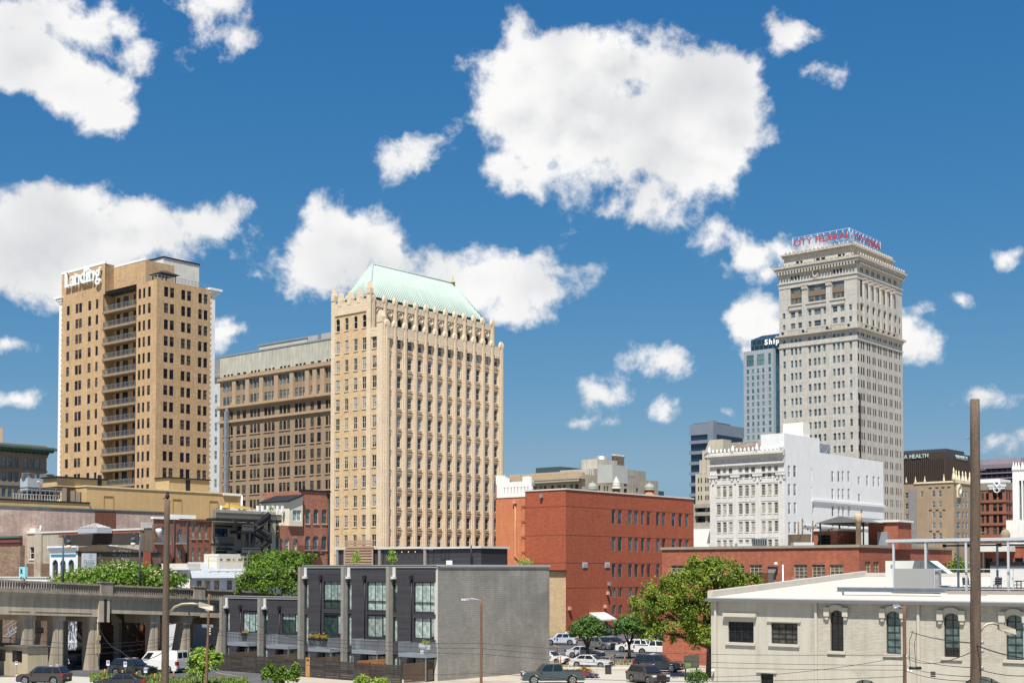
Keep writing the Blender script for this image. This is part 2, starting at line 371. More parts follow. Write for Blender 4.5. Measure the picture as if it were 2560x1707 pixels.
class Bld:
    """a building or other grid-aligned thing: near corner at pixel (x, y) and depth D; L runs left-away, R runs right-away"""
    def __init__(s, name, label, cat, x, y, D, group=None):
        p = P(x, y, D); s.C = Vector((p.x, p.y)); s.o = Vector((p.x, p.y, 0)); s.root = empty(name, s.o, label, cat, group)
        s.L = Face(s.C, V, -U); s.R = Face(s.C, U, -V); s.nw = 0; s.st = None; s.cnt = {}
    def mb(s): return MB(s.o)
    def put(s, mb, name, mats, parent=None, label=None, kind=None):
        if not mb.f: return None
        o = mb.build(name, mats, s.root if parent is None else parent, (0, 0, 0)); tag(o, label, kind=kind); return o
    def win(s, fc, op, style='dh', fm=None, gm=None, inset=.07, sill=None):
        a, b, c, d = op[:4]; rise = op[4] if len(op) > 4 else 0.
        fm = fm or DKFR; gm = gm or G_DARK
        k, rz = fc.frame(a, b); p = fc.at(k, c, -inset)-s.o
        s.nw += 1
        if s.nw > 300:
            if s.st is None: s.st = (s.mb(), [fm, gm])
            st = s.st[0]
            q = [fc.at(a, c, -inset-.05), fc.at(b, c, -inset-.05), fc.at(b, d, -inset-.05), fc.at(a, d, -inset-.05)]; st.poly(q[::-1] if fc.flip else q, 1)
            t = .06
            for (e, f_, g, h) in ((a, a+t, c, d), (b-t, b, c, d), (a+t, b-t, c, c+t), (a+t, b-t, d-t, d), (a+t, b-t, (c+d)/2-t/2, (c+d)/2+t/2)): st.fbox(fc, e, f_, g, h, -inset-.045, -inset, 0)
            return None
        fmesh, pmesh = win_meshes(b-a, d-c, style, fm, gm, rise)
        w = link('window', fmesh, s.root, p, rz); link('pane', pmesh, w)
        if sill:
            key = ('sill', round((b-a)*4), sill.name)
            if key not in _WM: m_ = MB(); ww = round((b-a)*4)/4; m_.box(-.08, ww+.08, -.1, .12, -.14, 0); _WM[key] = m_.mesh('sill', sill)
            link('sill', _WM[key], w, (0, -inset, 0))
        return w
    def wins(s, fc, ops, **k):
        for o in ops: s.win(fc, o, **k)
    def done(s):
        if s.st: s.put(s.st[0], 'small_windows', s.st[1], kind='stuff')
    def shell(s, mb, a, b, z1, m=0, z0=0., rm=1, roof=True):    # back walls and roof of an a x b block (the two near faces are built with openings)
        p = [s.C, s.C+U*a, s.C+U*a+V*b, s.C+V*b]
        q = lambda i, z: (p[i].x, p[i].y, z)
        mb.poly([q(1, z0), q(2, z0), q(2, z1), q(1, z1)], m); mb.poly([q(2, z0), q(3, z0), q(3, z1), q(2, z1)], m)
        if roof: mb.poly([q(0, z1), q(1, z1), q(2, z1), q(3, z1)], rm)
def gbox(mb, C, a, b, z0, z1, m=0, mt=None):                    # solid grid-aligned box from near corner C (2D), a along U, b along V
    p = [C, C+U*a, C+U*a+V*b, C+V*b]
    mb.hexa([(q.x, q.y, z0) for q in p]+[(q.x, q.y, z1) for q in p], m)
    if mt is not None: mb.m[-5] = mt
def cols(fc, z, y, xs, o=0.): return [tuple(sorted((fc.s(*z(a, y), o), fc.s(*z(b, y), o)))) for a, b in xs]
def rows(fc, z, x, ys, o=0.): return [tuple(sorted((fc.z(*z(x, a), o), fc.z(*z(x, b), o)))) for a, b in ys]
def rown(fc, z, x, first, last, n, o=0.):
    a, b = rows(fc, z, x, (first, last), o); return [(a[0]+(b[0]-a[0])*k/(n-1), a[1]+(b[1]-a[1])*k/(n-1)) for k in range(n)]
def grid(cs, rs, rise=0.): return [(c[0], c[1], r[0], r[1])+((rise,) if rise else ()) for r in rs for c in cs]
def text_mesh(txt, size, depth, m, bold=0., align='LEFT', shear=0.):
    cu = bpy.data.curves.new('letters', 'FONT'); cu.body = txt; cu.size = size; cu.extrude = depth/2; cu.offset = bold; cu.align_x = align; cu.shear = shear; cu.resolution_u = 3
    o = bpy.data.objects.new('tmp', cu); COL.objects.link(o)
    me = bpy.data.meshes.new_from_object(o.evaluated_get(bpy.context.evaluated_depsgraph_get())); bpy.data.objects.remove(o)
    me.materials.clear(); me.materials.append(m); return me
def letters(parent, org, fc, txt, s_left, s_right, z, h, m, depth=.15, bold=0., off=.2, name='letter', slope=0., parts=True, narrow=1.):
    """raised lettering on a face, each letter a mesh of its own, fitted between two points along the face"""
    i = -fc.n; x = Vector((i.y, -i.x)); rz = math.atan2(x.y, x.x)
    tot = 0; ms = []
    size = h/.73
    for ch in txt:
        if ch == ' ': ms.append((None, size*.32)); continue
        me = text_mesh(ch, size, depth, m, bold); xs = [v.co.x for v in me.vertices]; mn, mx = min(xs), max(xs)
        for v in me.vertices: v.co.x -= mn
        ms.append((me, mx-mn))
    wt = sum(w for _, w in ms); span = abs(s_right-s_left); n = len(ms)
    k = min(narrow, span/(wt*1.06)); gap = (span-wt*k)/max(1, n-1); cur = 0.; sg = 1 if s_right > s_left else -1
    for me, w in ms:
        if me is not None:
            p = fc.at(s_left+sg*cur, z+slope*cur, off)-org
            o = link(name, me, parent, p); o.rotation_euler = (R(90), 0, rz); o.scale = (k, 1, 1)
        cur += w*k+gap

def skew(B, mb, fc, ln, dep, zt, m=0, rm=1):
    """party-walled house: the flank next to its neighbour runs straight away from the street corner, the other flank is square"""
    p0 = fc.at(0, 0); p1 = fc.at(ln, 0); e0, e1 = (p0, p1) if not fc.flip else (p1, p0)     # e0 left end, e1 right end as seen
    w = lambda p: Vector((p.x, p.y)).normalized()
    q0 = e0+Vector((*(w(e0)*dep), 0)); q1 = e1+Vector((*(w(e1)*dep), 0)); T = Vector((0, 0, zt))
    mb.poly([e1, q1, q1+T, e1+T], m); mb.poly([q1, q0, q0+T, q1+T], m); mb.poly([q0, e0, e0+T, q0+T], m); mb.poly([e0+T, e1+T, q1+T, q0+T], rm)
# ---------------------------------------------------------------- ground
def ground():
    gm = MB(); gm.poly([(-6000, -300, 0), (6000, -300, 0), (6000, 12000, 0), (-6000, 12000, 0)])
    tag(gm.build('ground', mat('dusty_ground', (.34, .30, .24), .95, .2, .12, fine=.14, patch=((.24, .22, .19), .25, .5, .7))), kind='structure')
    def sheet(name, pts, z, m): q = MB(); q.poly([G(x, y, z) for x, y in pts]); tag(q.build(name, m), kind='structure')
    AS = mat('asphalt', (.075, .075, .08), .92, .2, .25, fine=.2, patch=((.11, .105, .10), .3, .5, .68)); RD = mat('concrete_road', (.37, .345, .30), .9, .12, .2, .0, fine=.1, patch=((.28, .26, .23), .2, .55, .7)); PV = mat('pavement', (.42, .38, .31), .92, .12, .5, fine=.12)
    sheet('parking_lot', [(1300, 1650), (1380, 1648), (1470, 1652), (1560, 1656), (1640, 1656), (1760, 1640), (1900, 1600), (1700, 1571), (1560, 1570), (1410, 1580), (1330, 1588)], .004, AS)
    sheet('side_lot', [(300, 1704), (420, 1730), (700, 1760), (700, 1655), (560, 1600), (330, 1600), (180, 1640), (-60, 1660), (-60, 1692), (200, 1690)], .004, AS)
    sheet('street', [(1150, 1730), (1250, 1712), (1400, 1684), (1560, 1676), (1760, 1676), (2100, 1670), (2100, 1900), (1150, 1900)], .004, RD)
    sheet('yard_lot', [(-60, 1694), (150, 1688), (240, 1692), (330, 1712), (420, 1740), (420, 1800), (-60, 1800)], .008, RD)
    q = MB(); k0 = [G(x, y) for x, y in ((1380, 1668), (1480, 1668), (1580, 1668), (1700, 1668))]; k1 = [G(x, y) for x, y in ((1380, 1674), (1480, 1674), (1580, 1674), (1700, 1674))]
    for i in range(3): q.hexa([k1[i], k1[i+1], k0[i+1], k0[i]]+[p+Vector((0, 0, .13)) for p in (k1[i], k1[i+1], k0[i+1], k0[i])])
    tag(q.build('kerb', PV), kind='structure')
    ST = mat('stripe_yellow', (.55, .36, .06), .8, .2, 3.); SW = mat('stripe_white', (.62, .60, .56), .8, .2, 3.)
    def stripe(name, a, b, w, m, z=.012): p, r = G(*a, z), G(*b, z); d = (r-p).normalized(); n = Vector((-d.y, d.x, 0))*w/2; q = MB(); q.poly([p-n, r-n, r+n, p+n]); tag(q.build(name, m), kind='structure')
    for a, b in (((1377, 1634), (1432, 1626)), ((1440, 1605), (1470, 1604)), ((1513, 1640), (1550, 1634)), ((1548, 1604), (1585, 1607)), ((1408, 1592), (1450, 1597)), ((1475, 1594), (1505, 1586)), ((1380, 1610), (1398, 1617)), ((1560, 1640), (1600, 1646)), ((385, 1690), (440, 1700)), ((540, 1680), (600, 1690))): stripe('parking_stripe', a, b, .12, ST)
    for a, b in (((1400, 1697), (1540, 1694)), ((1460, 1706), (1600, 1704))): stripe('lane_line', a, b, .12, SW)
    # railed grass strips: uncounted blades
    def grass(name, lab, polys, n, h, col):
        q = MB()
        for (x0, x1, y0, y1), k in polys:
            for _ in range(int(n*k)):
                c = G(random.uniform(x0, x1), random.uniform(y0, y1)); a = random.random()*6.28; w = random.uniform(.05, .12); hh = h*random.uniform(.4, 1.3); d = Vector((cos(a)*w, sin(a)*w, 0)); q.poly([c-d, c+d, c+Vector((random.gauss(0, .12), random.gauss(0, .12), hh))])
        o = q.build(name, mat(name+'_blades', col, .8, .3, .7)); tag(o, lab, 'grass', kind='stuff')
    grass('grass_verge', 'rough grass along the car park edge by the bollards', [((225, 420, 1684, 1706), .5), ((300, 620, 1696, 1712), .5)], 4200, .35, (.15, .20, .05)); grass('dry_weeds', 'dry weeds along the fence of the parking lot', [((1400, 1590, 1650, 1662), .5), ((1400, 1480, 1664, 1684), .5)], 1800, .18, (.24, .21, .08))
ground()
z1 = view(0, 600, 2.4125); z2 = view(500, 640, 2.376); z3 = view(800, 640, 2.01); z4 = view(1220, 1100, 2.613); z5 = view(1700, 540, 2.703); z6 = view(1700, 1040, 2.735)
z7 = view(0, 1220, 3.220); z8 = view(540, 1340, 2.735); z9 = view(1280, 1340, 4.273); z10 = view(1740, 1260, 2.868); z11 = view(540, 1220, 6.03); z12 = view(0, 1060, 3.733); z13 = view(1940, 560, 5.226); z14 = view(820, 640, 4.9)
ROOFG = mat('gravel_roof', (.30, .29, .27), .95, .2, .4)
# ---------------------------------------------------------------- tan brick tower with balconies (left)
def tan_tower():
    B = Bld('apartment_tower', 'tall tan brick apartment tower with a column of balconies and a rooftop sign', 'tower', *z1(942, 700), 262)
    L, Rf = B.L, B.R
    BR = mat('tan_brick', (.485, .325, .18), .9, .16, .25, .16, (.42, .15, (.40, .27, .15), .16), fine=.10)
    WT = mat('white_terracotta', (.74, .73, .70), .6, .1, .8)
    b = L.s(*z1(365, 900)); a = Rf.s(*z1(1272, 900)); zP = L.z(*z1(944, 236)); zS = L.z(*z1(520, 172))
    s1 = L.s(*z1(820, 700)); s2 = L.s(*z1(628, 700)); DR = 2.1
    rw = rown(Rf, z1, 1003, (282, 342), (1472, 1530), 13)
    pit = rw[0][0]-rw[1][0]
    cr = cols(Rf, z1, 450, [(989, 1014), (1025, 1050), (1093, 1117), (1128, 1152), (1196, 1218), (1229, 1252)])
    cl = cols(L, z1, 450, [(834, 849), (861, 875), (891, 908)])
    c2 = cols(L, z1, 450, [(402, 420), (455, 473), (476, 494), (531, 549), (577, 592)])
    rw2 = rw[:]
    mb = B.mb()
    opR = grid(cr, rw); opL = grid(cl, rw); op2 = grid(c2, rw)
    wall(mb, Rf, 0, a, 0, zP, opR); wall(mb, L, 0, s1, 0, zP, opL); wall(mb, L, s2, b, 0, zS, op2)
    # recess between the wings
    B2 = L.shift(-DR)
    cm = cols(L, z1, 450, [(650, 672), (690, 722), (752, 792)])
    opM = [(c[0], c[1], r[0]-1.0, r[1]-.05) for r in rw for c in cm]
    zt = rw[0][1]+1.0
    top = [(L.s(*z1(x0, 230)), L.s(*z1(x1, 230)), L.z(*z1(x0, y1)), L.z(*z1(x0, y0))) for x0, x1, y0, y1 in ((688, 720, 238, 285), (753, 790, 220, 268), (655, 672, 238, 268))]
    top = [(min(q[0], q[1]), max(q[0], q[1]), q[2], q[3]) for q in top]
    wall(mb, B2, s1, s2, 0, zS-.6, opM+top)
    for s_ in (s1, s2):
        hi = zP if s_ == s1 else zS
        p = [L.at(s_, 0), L.at(s_, 0, -DR), L.at(s_, hi, -DR), L.at(s_, hi)]; mb.poly(p if s_ == s2 else p[::-1])
    p0 = L.at(0, 0)
    B.shell(mb, a, b, zP, 0, rm=1)
    # sign block side and back above the roof, middle block
    C2 = B.C+V*s2; gb = 9.0
    q = [C2, C2+U*gb, B.C+V*b+U*gb]
    mb.poly([(C2.x, C2.y, zP), (q[1].x, q[1].y, zP), (q[1].x, q[1].y, zS), (C2.x, C2.y, zS)])
    cb = B.C+V*b
    mb.poly([(C2.x, C2.y, zS), (q[1].x, q[1].y, zS), (q[2].x, q[2].y, zS), (cb.x, cb.y, zS)], 1)
    mb.poly([(q[1].x, q[1].y, zP), (q[2].x, q[2].y, zP), (q[2].x, q[2].y, zS), (q[1].x, q[1].y, zS)]); mb.poly([(cb.x, cb.y, zP), (cb.x, cb.y, zS), (q[2].x, q[2].y, zS), (q[2].x, q[2].y, zP)])
    gbox(mb, B.C+V*s1+U*(DR+.02), gb-DR, s2-s1-.02, zP, zS-.62, 0, 1)
    B.put(mb, 'wall', [BR, ROOFG])
    for nm, (x0, x1, zz, oo) in {'parapet_cap': (s2-.1, b+.1, zS, 0)}.items():
        m_ = B.mb(); m_.fbox(L, x0, x1, zz, zz+.55, -.4, .05); B.put(m_, nm, WT)
    m_ = B.mb(); m_.fbox(L, s1+.05, s2-.15, zS-.62, zS-.2, -DR-.4, -DR+.05); B.put(m_, 'parapet_cap', WT)
    FR = mat('bronze_frame', (.055, .045, .035), .5, 0)
    B.wins(Rf, opR, style='dh', fm=FR, gm=G_DARK); B.wins(L, opL, style='dh', fm=FR); B.wins(L, op2, style='dh', fm=FR); B.wins(B2, [o for o in opM], style='v2', fm=FR); B.wins(B2, top, style='v2', fm=FR)
    # small bathroom vents beside the balconies
    for r in rw[1:]:
        m_ = B.mb(); m_.fbox(L, s2+.25, s2+.75, r[1]-.2, r[1]+.3, 0, .03); B.put(m_, 'vent', BLACKM)
    SLAB = mat('balcony_slab', (.30, .22, .15), .9, .2, .6, .2); RAIL = mat('balcony_rail', (.22, .23, .23), .5, .1, metal=.4)
    slm = B.mb(); slm.fbox(L, s1+.03, s2+.25, -.45, 0, -DR+.02, .25); me_s = slm.mesh('balcony', SLAB)
    rm_ = B.mb(); w = s2-s1
    rm_.fbox(L, s1+.05, s2+.2, 1.0, 1.08, .12, .2); rm_.fbox(L, s1+.05, s2+.2, .12, .18, .12, .2)
    for k in range(8): x = s1+.08+k*(w+.06)/7; rm_.fbox(L, x, x+.09, 0, 1.2, .11, .21)
    n = 46
    for k in range(n): x = s1+.1+k*w/n; rm_.fbox(L, x, x+.035, .18, 1.0, .14, .17)
    me_r = rm_.mesh('railing', RAIL)
    for i, r in enumerate(rw):
        zf = r[0]-1.05
        o = link('balcony', me_s, B.root, (0, 0, zf)); link('railing', me_r, o)
        if i in (2, 3, 11, 0):
            m_ = B.mb()
            for k in range(6):
                x = s1+.6+random.random()*(w-1.2); c = L.at(x, zf+.05, -.3)
                m_.lathe(c, [(.16, 0), (.22, .4)], 6)
                for j in range(14): d = Vector((random.gauss(0, .25), random.gauss(0, .25), .55+random.random()*.5)); e = Vector((random.gauss(0, .12), random.gauss(0, .12), random.gauss(0, .12))); m_.poly([c+d, c+d+e, c+d+Vector((e.y, -e.x, .15))], 1)
            q = m_.build('planter', [SLAB, mat('balcony_leaf', (.16, .26, .05), .6, .2)], o, (0, 0, -zf))
    # steel frame of the top balcony
    m_ = B.mb(); zt = rw[0][1]+.45
    m_.fbox(L, s1, s2+.1, zt, zt+.15, -DR, .25)
    for k in range(4): x = s1+.05+k*(w)/3; m_.fbox(L, x, x+.12, rw[0][0]-1.05, zt, .1, .2)
    B.put(m_, 'balcony_canopy', BLACKM)
    # white terracotta corners with quoins and cornice ends
    for fc, s0, sg, zt in ((Rf, a, 1, zP), (L, b, 1, L.z(*z1(370, 350)))):
        m_ = B.mb(); m_.fbox(fc, s0, s0+.9, 0, zt-1.2, -.9, .0)
        k = 0; zz = 8
        while zz < zt-2: m_.fbox(fc, s0-.28, s0-.001, zz, zz+.55, -.3, .03); zz += 1.1
        B.put(m_, 'corner_quoins', WT)
        m_ = B.mb(); m_.fbox(fc, s0-.3, s0+1.2, zt-1.2, zt-.7, -.9, .15); m_.fbox(fc, s0-.5, s0+1.9, zt-.7, zt-.1, -1.5, .3); m_.fbox(fc, s0-.7, s0+2.4, zt-.1, zt+.35, -2., .5); B.put(m_, 'cornice_end', WT)
    # roof structures
    q = P(*z1(985, 200), 276); C3 = Vector((q.x, q.y)); f1 = Face(C3, V, -U); f2 = Face(C3, U, -V)
    PW = mat('penthouse_white', (.60, .58, .53), .8, .14, .5, .12)
    m_ = B.mb(); zt = f1.z(*z1(985, 107)); gbox(m_, C3, f2.s(*z1(1201, 200)), f1.s(*z1(878, 200)), zP, zt); B.put(m_, 'penthouse', PW)
    m_ = B.mb(); gbox(m_, C3-U*.15-V*.15, f2.s(*z1(1201, 200))+.3, f1.s(*z1(878, 200))+.3, zt+.003, zt+.3); B.put(m_, 'penthouse_cap', BLACKM)
    m_ = B.mb(); gbox(m_, C3-U*4+V*3.2, 3.0, 3.6, zP, zP+3.1); B.put(m_, 'stair_house', PW)
    m_ = B.mb(); gbox(m_, C3-U*4.3+V*3., 3.5, 4.2, zP+3.1, zP+3.4); B.put(m_, 'stair_roof', BLACKM)
    m_ = B.mb(); c = B.C+U*2.3+V*1.6                            # open timber pavilion on the corner terrace
    for du in (0, 3.2):
        for dv in (0, 3.2): gbox(m_, c+U*du+V*dv, .18, .18, zP, zP+1.9)
    r0 = [c-U*.6-V*.6, c+U*4-V*.6, c+U*4+V*4, c-U*.6+V*4]; r1 = [c+U*1.2+V*1.2, c+U*2.2+V*1.2, c+U*2.2+V*2.2, c+U*1.2+V*2.2]
    m_.hexa([(p.x, p.y, zP+1.9) for p in r0]+[(p.x, p.y, zP+2.8) for p in r1]); B.put(m_, 'roof_pavilion', mat('dark_shingle', (.05, .048, .045), .9))
    m_ = B.mb()                                                # roof rails
    for k in range(16): x = .5+k*(a-1)/15; m_.fbox(Rf, x, x+.06, zP, zP+1.1, -.5, -.44)
    m_.fbox(Rf, .5, a-.4, zP+1.05, zP+1.12, -.5, -.44); m_.fbox(Rf, .5, a-.4, zP+.55, zP+.6, -.5, -.44)
    for k in range(6): x = .5+k*(s1-1)/5; m_.fbox(L, x, x+.06, zP, zP+1.1, -.5, -.44)
    m_.fbox(L, .5, s1-.4, zP+1.05, zP+1.12, -.5, -.44)
    B.put(m_, 'roof_railing', GREYM)
    # rooftop lettering
    LM = mat('sign_letters', (.74, .78, .76), .5, .05); sg = empty('roof_sign', B.o, 'raised pale serif lettering high on the left corner of the tan tower', 'sign')
    zl, zr = L.z(*z1(405, 290)), L.z(*z1(612, 250)); sl_, sr = L.s(*z1(405, 260)), L.s(*z1(620, 250))
    hh = (zS-zl)*.0+3.1
    i = -L.n; x = Vector((i.y, -i.x)); rz = math.atan2(x.y, x.x); span = abs(sr-sl_)
    txt = [('L', .0, .13), ('a', .155, .115), ('n', .285, .14), ('d', .44, .13), ('i', .60, .07), ('n', .685, .14), ('g', .85, .14)]
    for ch, t, w in txt:
        size = 4.6
        me = text_mesh(ch, size, .35, LM, .07); xs = [v.co.x for v in me.vertices]; mn, mx = min(xs), max(xs)
        for v in me.vertices: v.co.x = (v.co.x-mn)/(mx-mn)*w*span
        o = link('letter', me, sg, L.at(sl_-t*span, zl, .45)-B.o); o.rotation_euler = (R(90), 0, rz)
        sf = B.mb(); base = sl_-t*span; ww = w*span; xh = 2.35                       # slab serifs
        feet = {'L': [(0, .45, 0), (0, .5, 3.15)], 'n': [(0, .42, 0), (.58, .42, 0), (-.08, .3, xh-.1)], 'd': [(.62, .45, 0), (.45, .4, 3.2)], 'i': [(-.3, 1.6, 0), (-.4, .9, xh-.1)], 'a': [(.7, .4, 0)], 'g': [(.7, .4, xh-.1)]}[ch]
        for fx, fw, fz in feet: sf.fbox(L, base-(fx+fw)*ww, base-fx*ww, zl+fz, zl+fz+.26, .28, .62)
        sf.build('serif', LM, sg, (0, 0, 0))
    B.done()
tan_tower()
# ---------------------------------------------------------------- brown brick office block behind
def brown_block():
    B = Bld('office_block', 'wide brown brick office block with a pale plastered attic, behind the green roofed tower', 'building', 880, 1000, 317)
    L = B.L
    BR = mat('brown_brick', (.315, .228, .148), .9, .16, .25, .14, (.45, .16, (.27, .2, .13), .10), fine=.08); ST = mat('brown_stone', (.40, .29, .19), .85, .14, .5, .1)
    PL = mat('pale_green_plaster', (.46, .45, .37), .9, .16, .35, .3, patch=((.30, .22, .17), .5, .62, .72))
    b = L.s(*z2(118, 900)); zA = L.z(*z2(118, 722)); zT = L.z(*z2(118, 605))
    # z grows towards the right in the picture only by perspective: constant heights
    bays = [(138, 155), (160, 176), (181, 197), (218, 240), (253, 275), (299, 315), (320, 336), (341, 357), (382, 400), (405, 421), (427, 444), (472, 490), (495, 512), (518, 536), (564, 583), (588, 605), (610, 628), (656, 678), (696, 719), (747, 762), (766, 782), (790, 806)]
    cs = cols(L, z2, 820, bays)
    rr = rows(L, z2, 503, [(700, 757), (792, 842), (884, 934)]); ra = rows(L, z2, 503, [(976, 1030)])
    rl = rown(L, z2, 500, (1067, 1122), (1436, 1490), 5); rl += [(r[0]-(rl[0][0]-rl[4][0])/4*k, r[1]-(rl[0][0]-rl[4][0])/4*k) for k in (1,) for r in rl[4:]]
    op = grid(cs, rr); oa = [(c[0], c[1], r[0], r[1], (c[1]-c[0])/2) for r in ra for c in cs]; ol = grid(cs, rl)
    mb = B.mb(); wall(mb, L, 0, b, 0, zA, op+oa+ol, .3)
    at = L.z(*z2(118, 720))
    sq = []
    zq = rows(L, z2, 500, [(652, 666)])[0]
    for c in cs: sq.append((c[0]+.1, c[1]-.1, zq[0], zq[1]))
    wall(mb, L, 0, b, zA, zT, sq, .3, m=1)
    B.shell(mb, 22, b, zT, 0, rm=2)
    B.put(mb, 'wall', [BR, PL, ROOFG])
    B.wins(L, op[:len(cs)*2], style='dh', fm=TANFR if False else mat('brown_frame', (.12, .085, .06), .6, 0), gm=G_TEAL)
    B.wins(L, op[len(cs)*2:]+oa+ol, style='dh', fm=mat('brown_frame', (.12, .085, .06), .6, 0), gm=G_DARK)
    B.wins(L, sq, style='x', fm=DKFR)
    # string courses, pilasters on the top storeys
    for (y0, y1, o) in ((940, 952, .5), (846, 862, .9), (862, 868, .5), (674, 690, .7), (690, 698, .35)):
        r = rows(L, z2, 503, [(y0, y1)])[0]; m_ = B.mb(); m_.fbox(L, -1, b+.4, r[0], r[1], .002, o); B.put(m_, 'string_course', ST)
    pz = rows(L, z2, 503, [(700, 845)])[0]
    for k in range(1, len(bays)):
        if bays[k][0]-bays[k-1][1] > 14:
            s_ = (cs[k][1]+cs[k-1][0])/2; m_ = B.mb(); m_.fbox(L, s_-.75, s_+.75, pz[0], pz[1], .002, .45); m_.fbox(L, s_-.9, s_+.9, pz[0], pz[0]+.7, .45, .6); B.put(m_, 'pilaster', ST)
    for r in rl+ra:
        i = 0
        while i < len(cs):
            j = i
            while j+1 < len(cs) and bays[j+1][0]-bays[j][1] < 16: j += 1
            m_ = B.mb(); m_.fbox(L, cs[j][0]-.15, cs[i][1]+.15, r[0]-.28, r[0]-.02, .002, .18); B.put(m_, 'sill', ST); i = j+1
    z = L.z(*z2(340, 490)); f = L.shift(-3)
    s0, s1 = f.s(*z2(636, 560)), f.s(*z2(350, 560)); m_ = B.mb()
    zz0, zz1 = zT, f.z(*z2(350, 535))
    ops = [(c[0], c[1], f.z(*z2(480, 590)), f.z(*z2(480, 540))) for c in cols(f, z2, 560, [(390, 406), (428, 443), (482, 496), (520, 535), (562, 577)])]
    wall(m_, f, s0, s1, zz0-.5, zz1, ops, .2); p = [f.at(s0, zz1), f.at(s1, zz1), f.at(s1, zz1, -8), f.at(s0, zz1, -8)]; m_.poly(p)
    for s_ in (s0, s1): m_.poly([f.at(s_, zz0-.5), f.at(s_, zz1), f.at(s_, zz1, -8), f.at(s_, zz0-.5, -8)])
    B.put(m_, 'penthouse', mat('penthouse_sage', (.46, .46, .39), .85, .1, .5, .1)); B.wins(f, ops, style='x', fm=ST, gm=glass('boarded', (.16, .09, .05), (.05, .05, .05), .5, .5, .2))
    m_ = B.mb(); m_.fbox(f, s0-.2, s1+.2, zz1, zz1+.3, -8, .2); B.put(m_, 'penthouse_cap', GREYM)
    m_ = B.mb(); m_.fbox(L, -1, b+.2, zT, zT+.35, -.5, .12); B.put(m_, 'parapet_cap', GREYM)
    for x0, x1, y0 in ((640, 700, 478), (720, 790, 462)):
        m_ = B.mb(); m_.fbox(f, f.s(*z2(x1, 500)), f.s(*z2(x0, 500)), zT, f.z(*z2(x0, y0)), -5, 0); B.put(m_, 'roof_plant', mat('plant_grey', (.34, .34, .33), .8, .15))
    # duct climbing the facade
    m_ = B.mb(); s_ = L.s(*z2(172, 1100)); zt = L.z(*z2(172, 925)); m_.fbox(L, s_-.5, s_+.5, 0, zt, .4, 1.3); m_.fbox(L, s_-.5, s_+.5, zt, zt+1.0, .1, .9)
    for k in range(10): m_.fbox(L, s_-.55, s_+.55, 8+k*4.2, 8.2+k*4.2, .02, 1.36)
    B.put(m_, 'exhaust_duct', GALV)
    B.done()
brown_block()
# sliver of a pale terracotta tower between the two
def pale_sliver():
    B = Bld('terracotta_tower', 'slim pale grey terracotta tower glimpsed between the tan tower and the brown block', 'tower', 560, 1000, 400)
    L = B.L; b = 22; zT = L.z(545, 935)
    cs = [(k*2.6+.7, k*2.6+2.1) for k in range(8)]; rs = [(6+k*4.3, 8.6+k*4.3) for k in range(14)]; rs = [r for r in rs if r[1] < zT-4]
    mb = B.mb(); op = grid(cs, rs); wall(mb, L, 0, b, 0, zT, op, .3); B.shell(mb, 14, b, zT); B.put(mb, 'wall', [mat('pale_terracotta', (.48, .48, .47), .7, .14, .4, .1), ROOFG])
    B.wins(L, op, style='dh', fm=WFR, gm=G_TEAL)
    m_ = B.mb(); m_.fbox(L, -.2, b, zT-1.2, zT-.3, .002, .8); B.put(m_, 'cornice', mat('cornice_dark', (.22, .22, .22), .8))
    m_ = B.mb(); gbox(m_, B.C+U*2+V*2, 6, 10, zT, zT+5); B.put(m_, 'roof_house', mat('cornice_dark', (.22, .22, .22), .8))
    B.done()
pale_sliver()
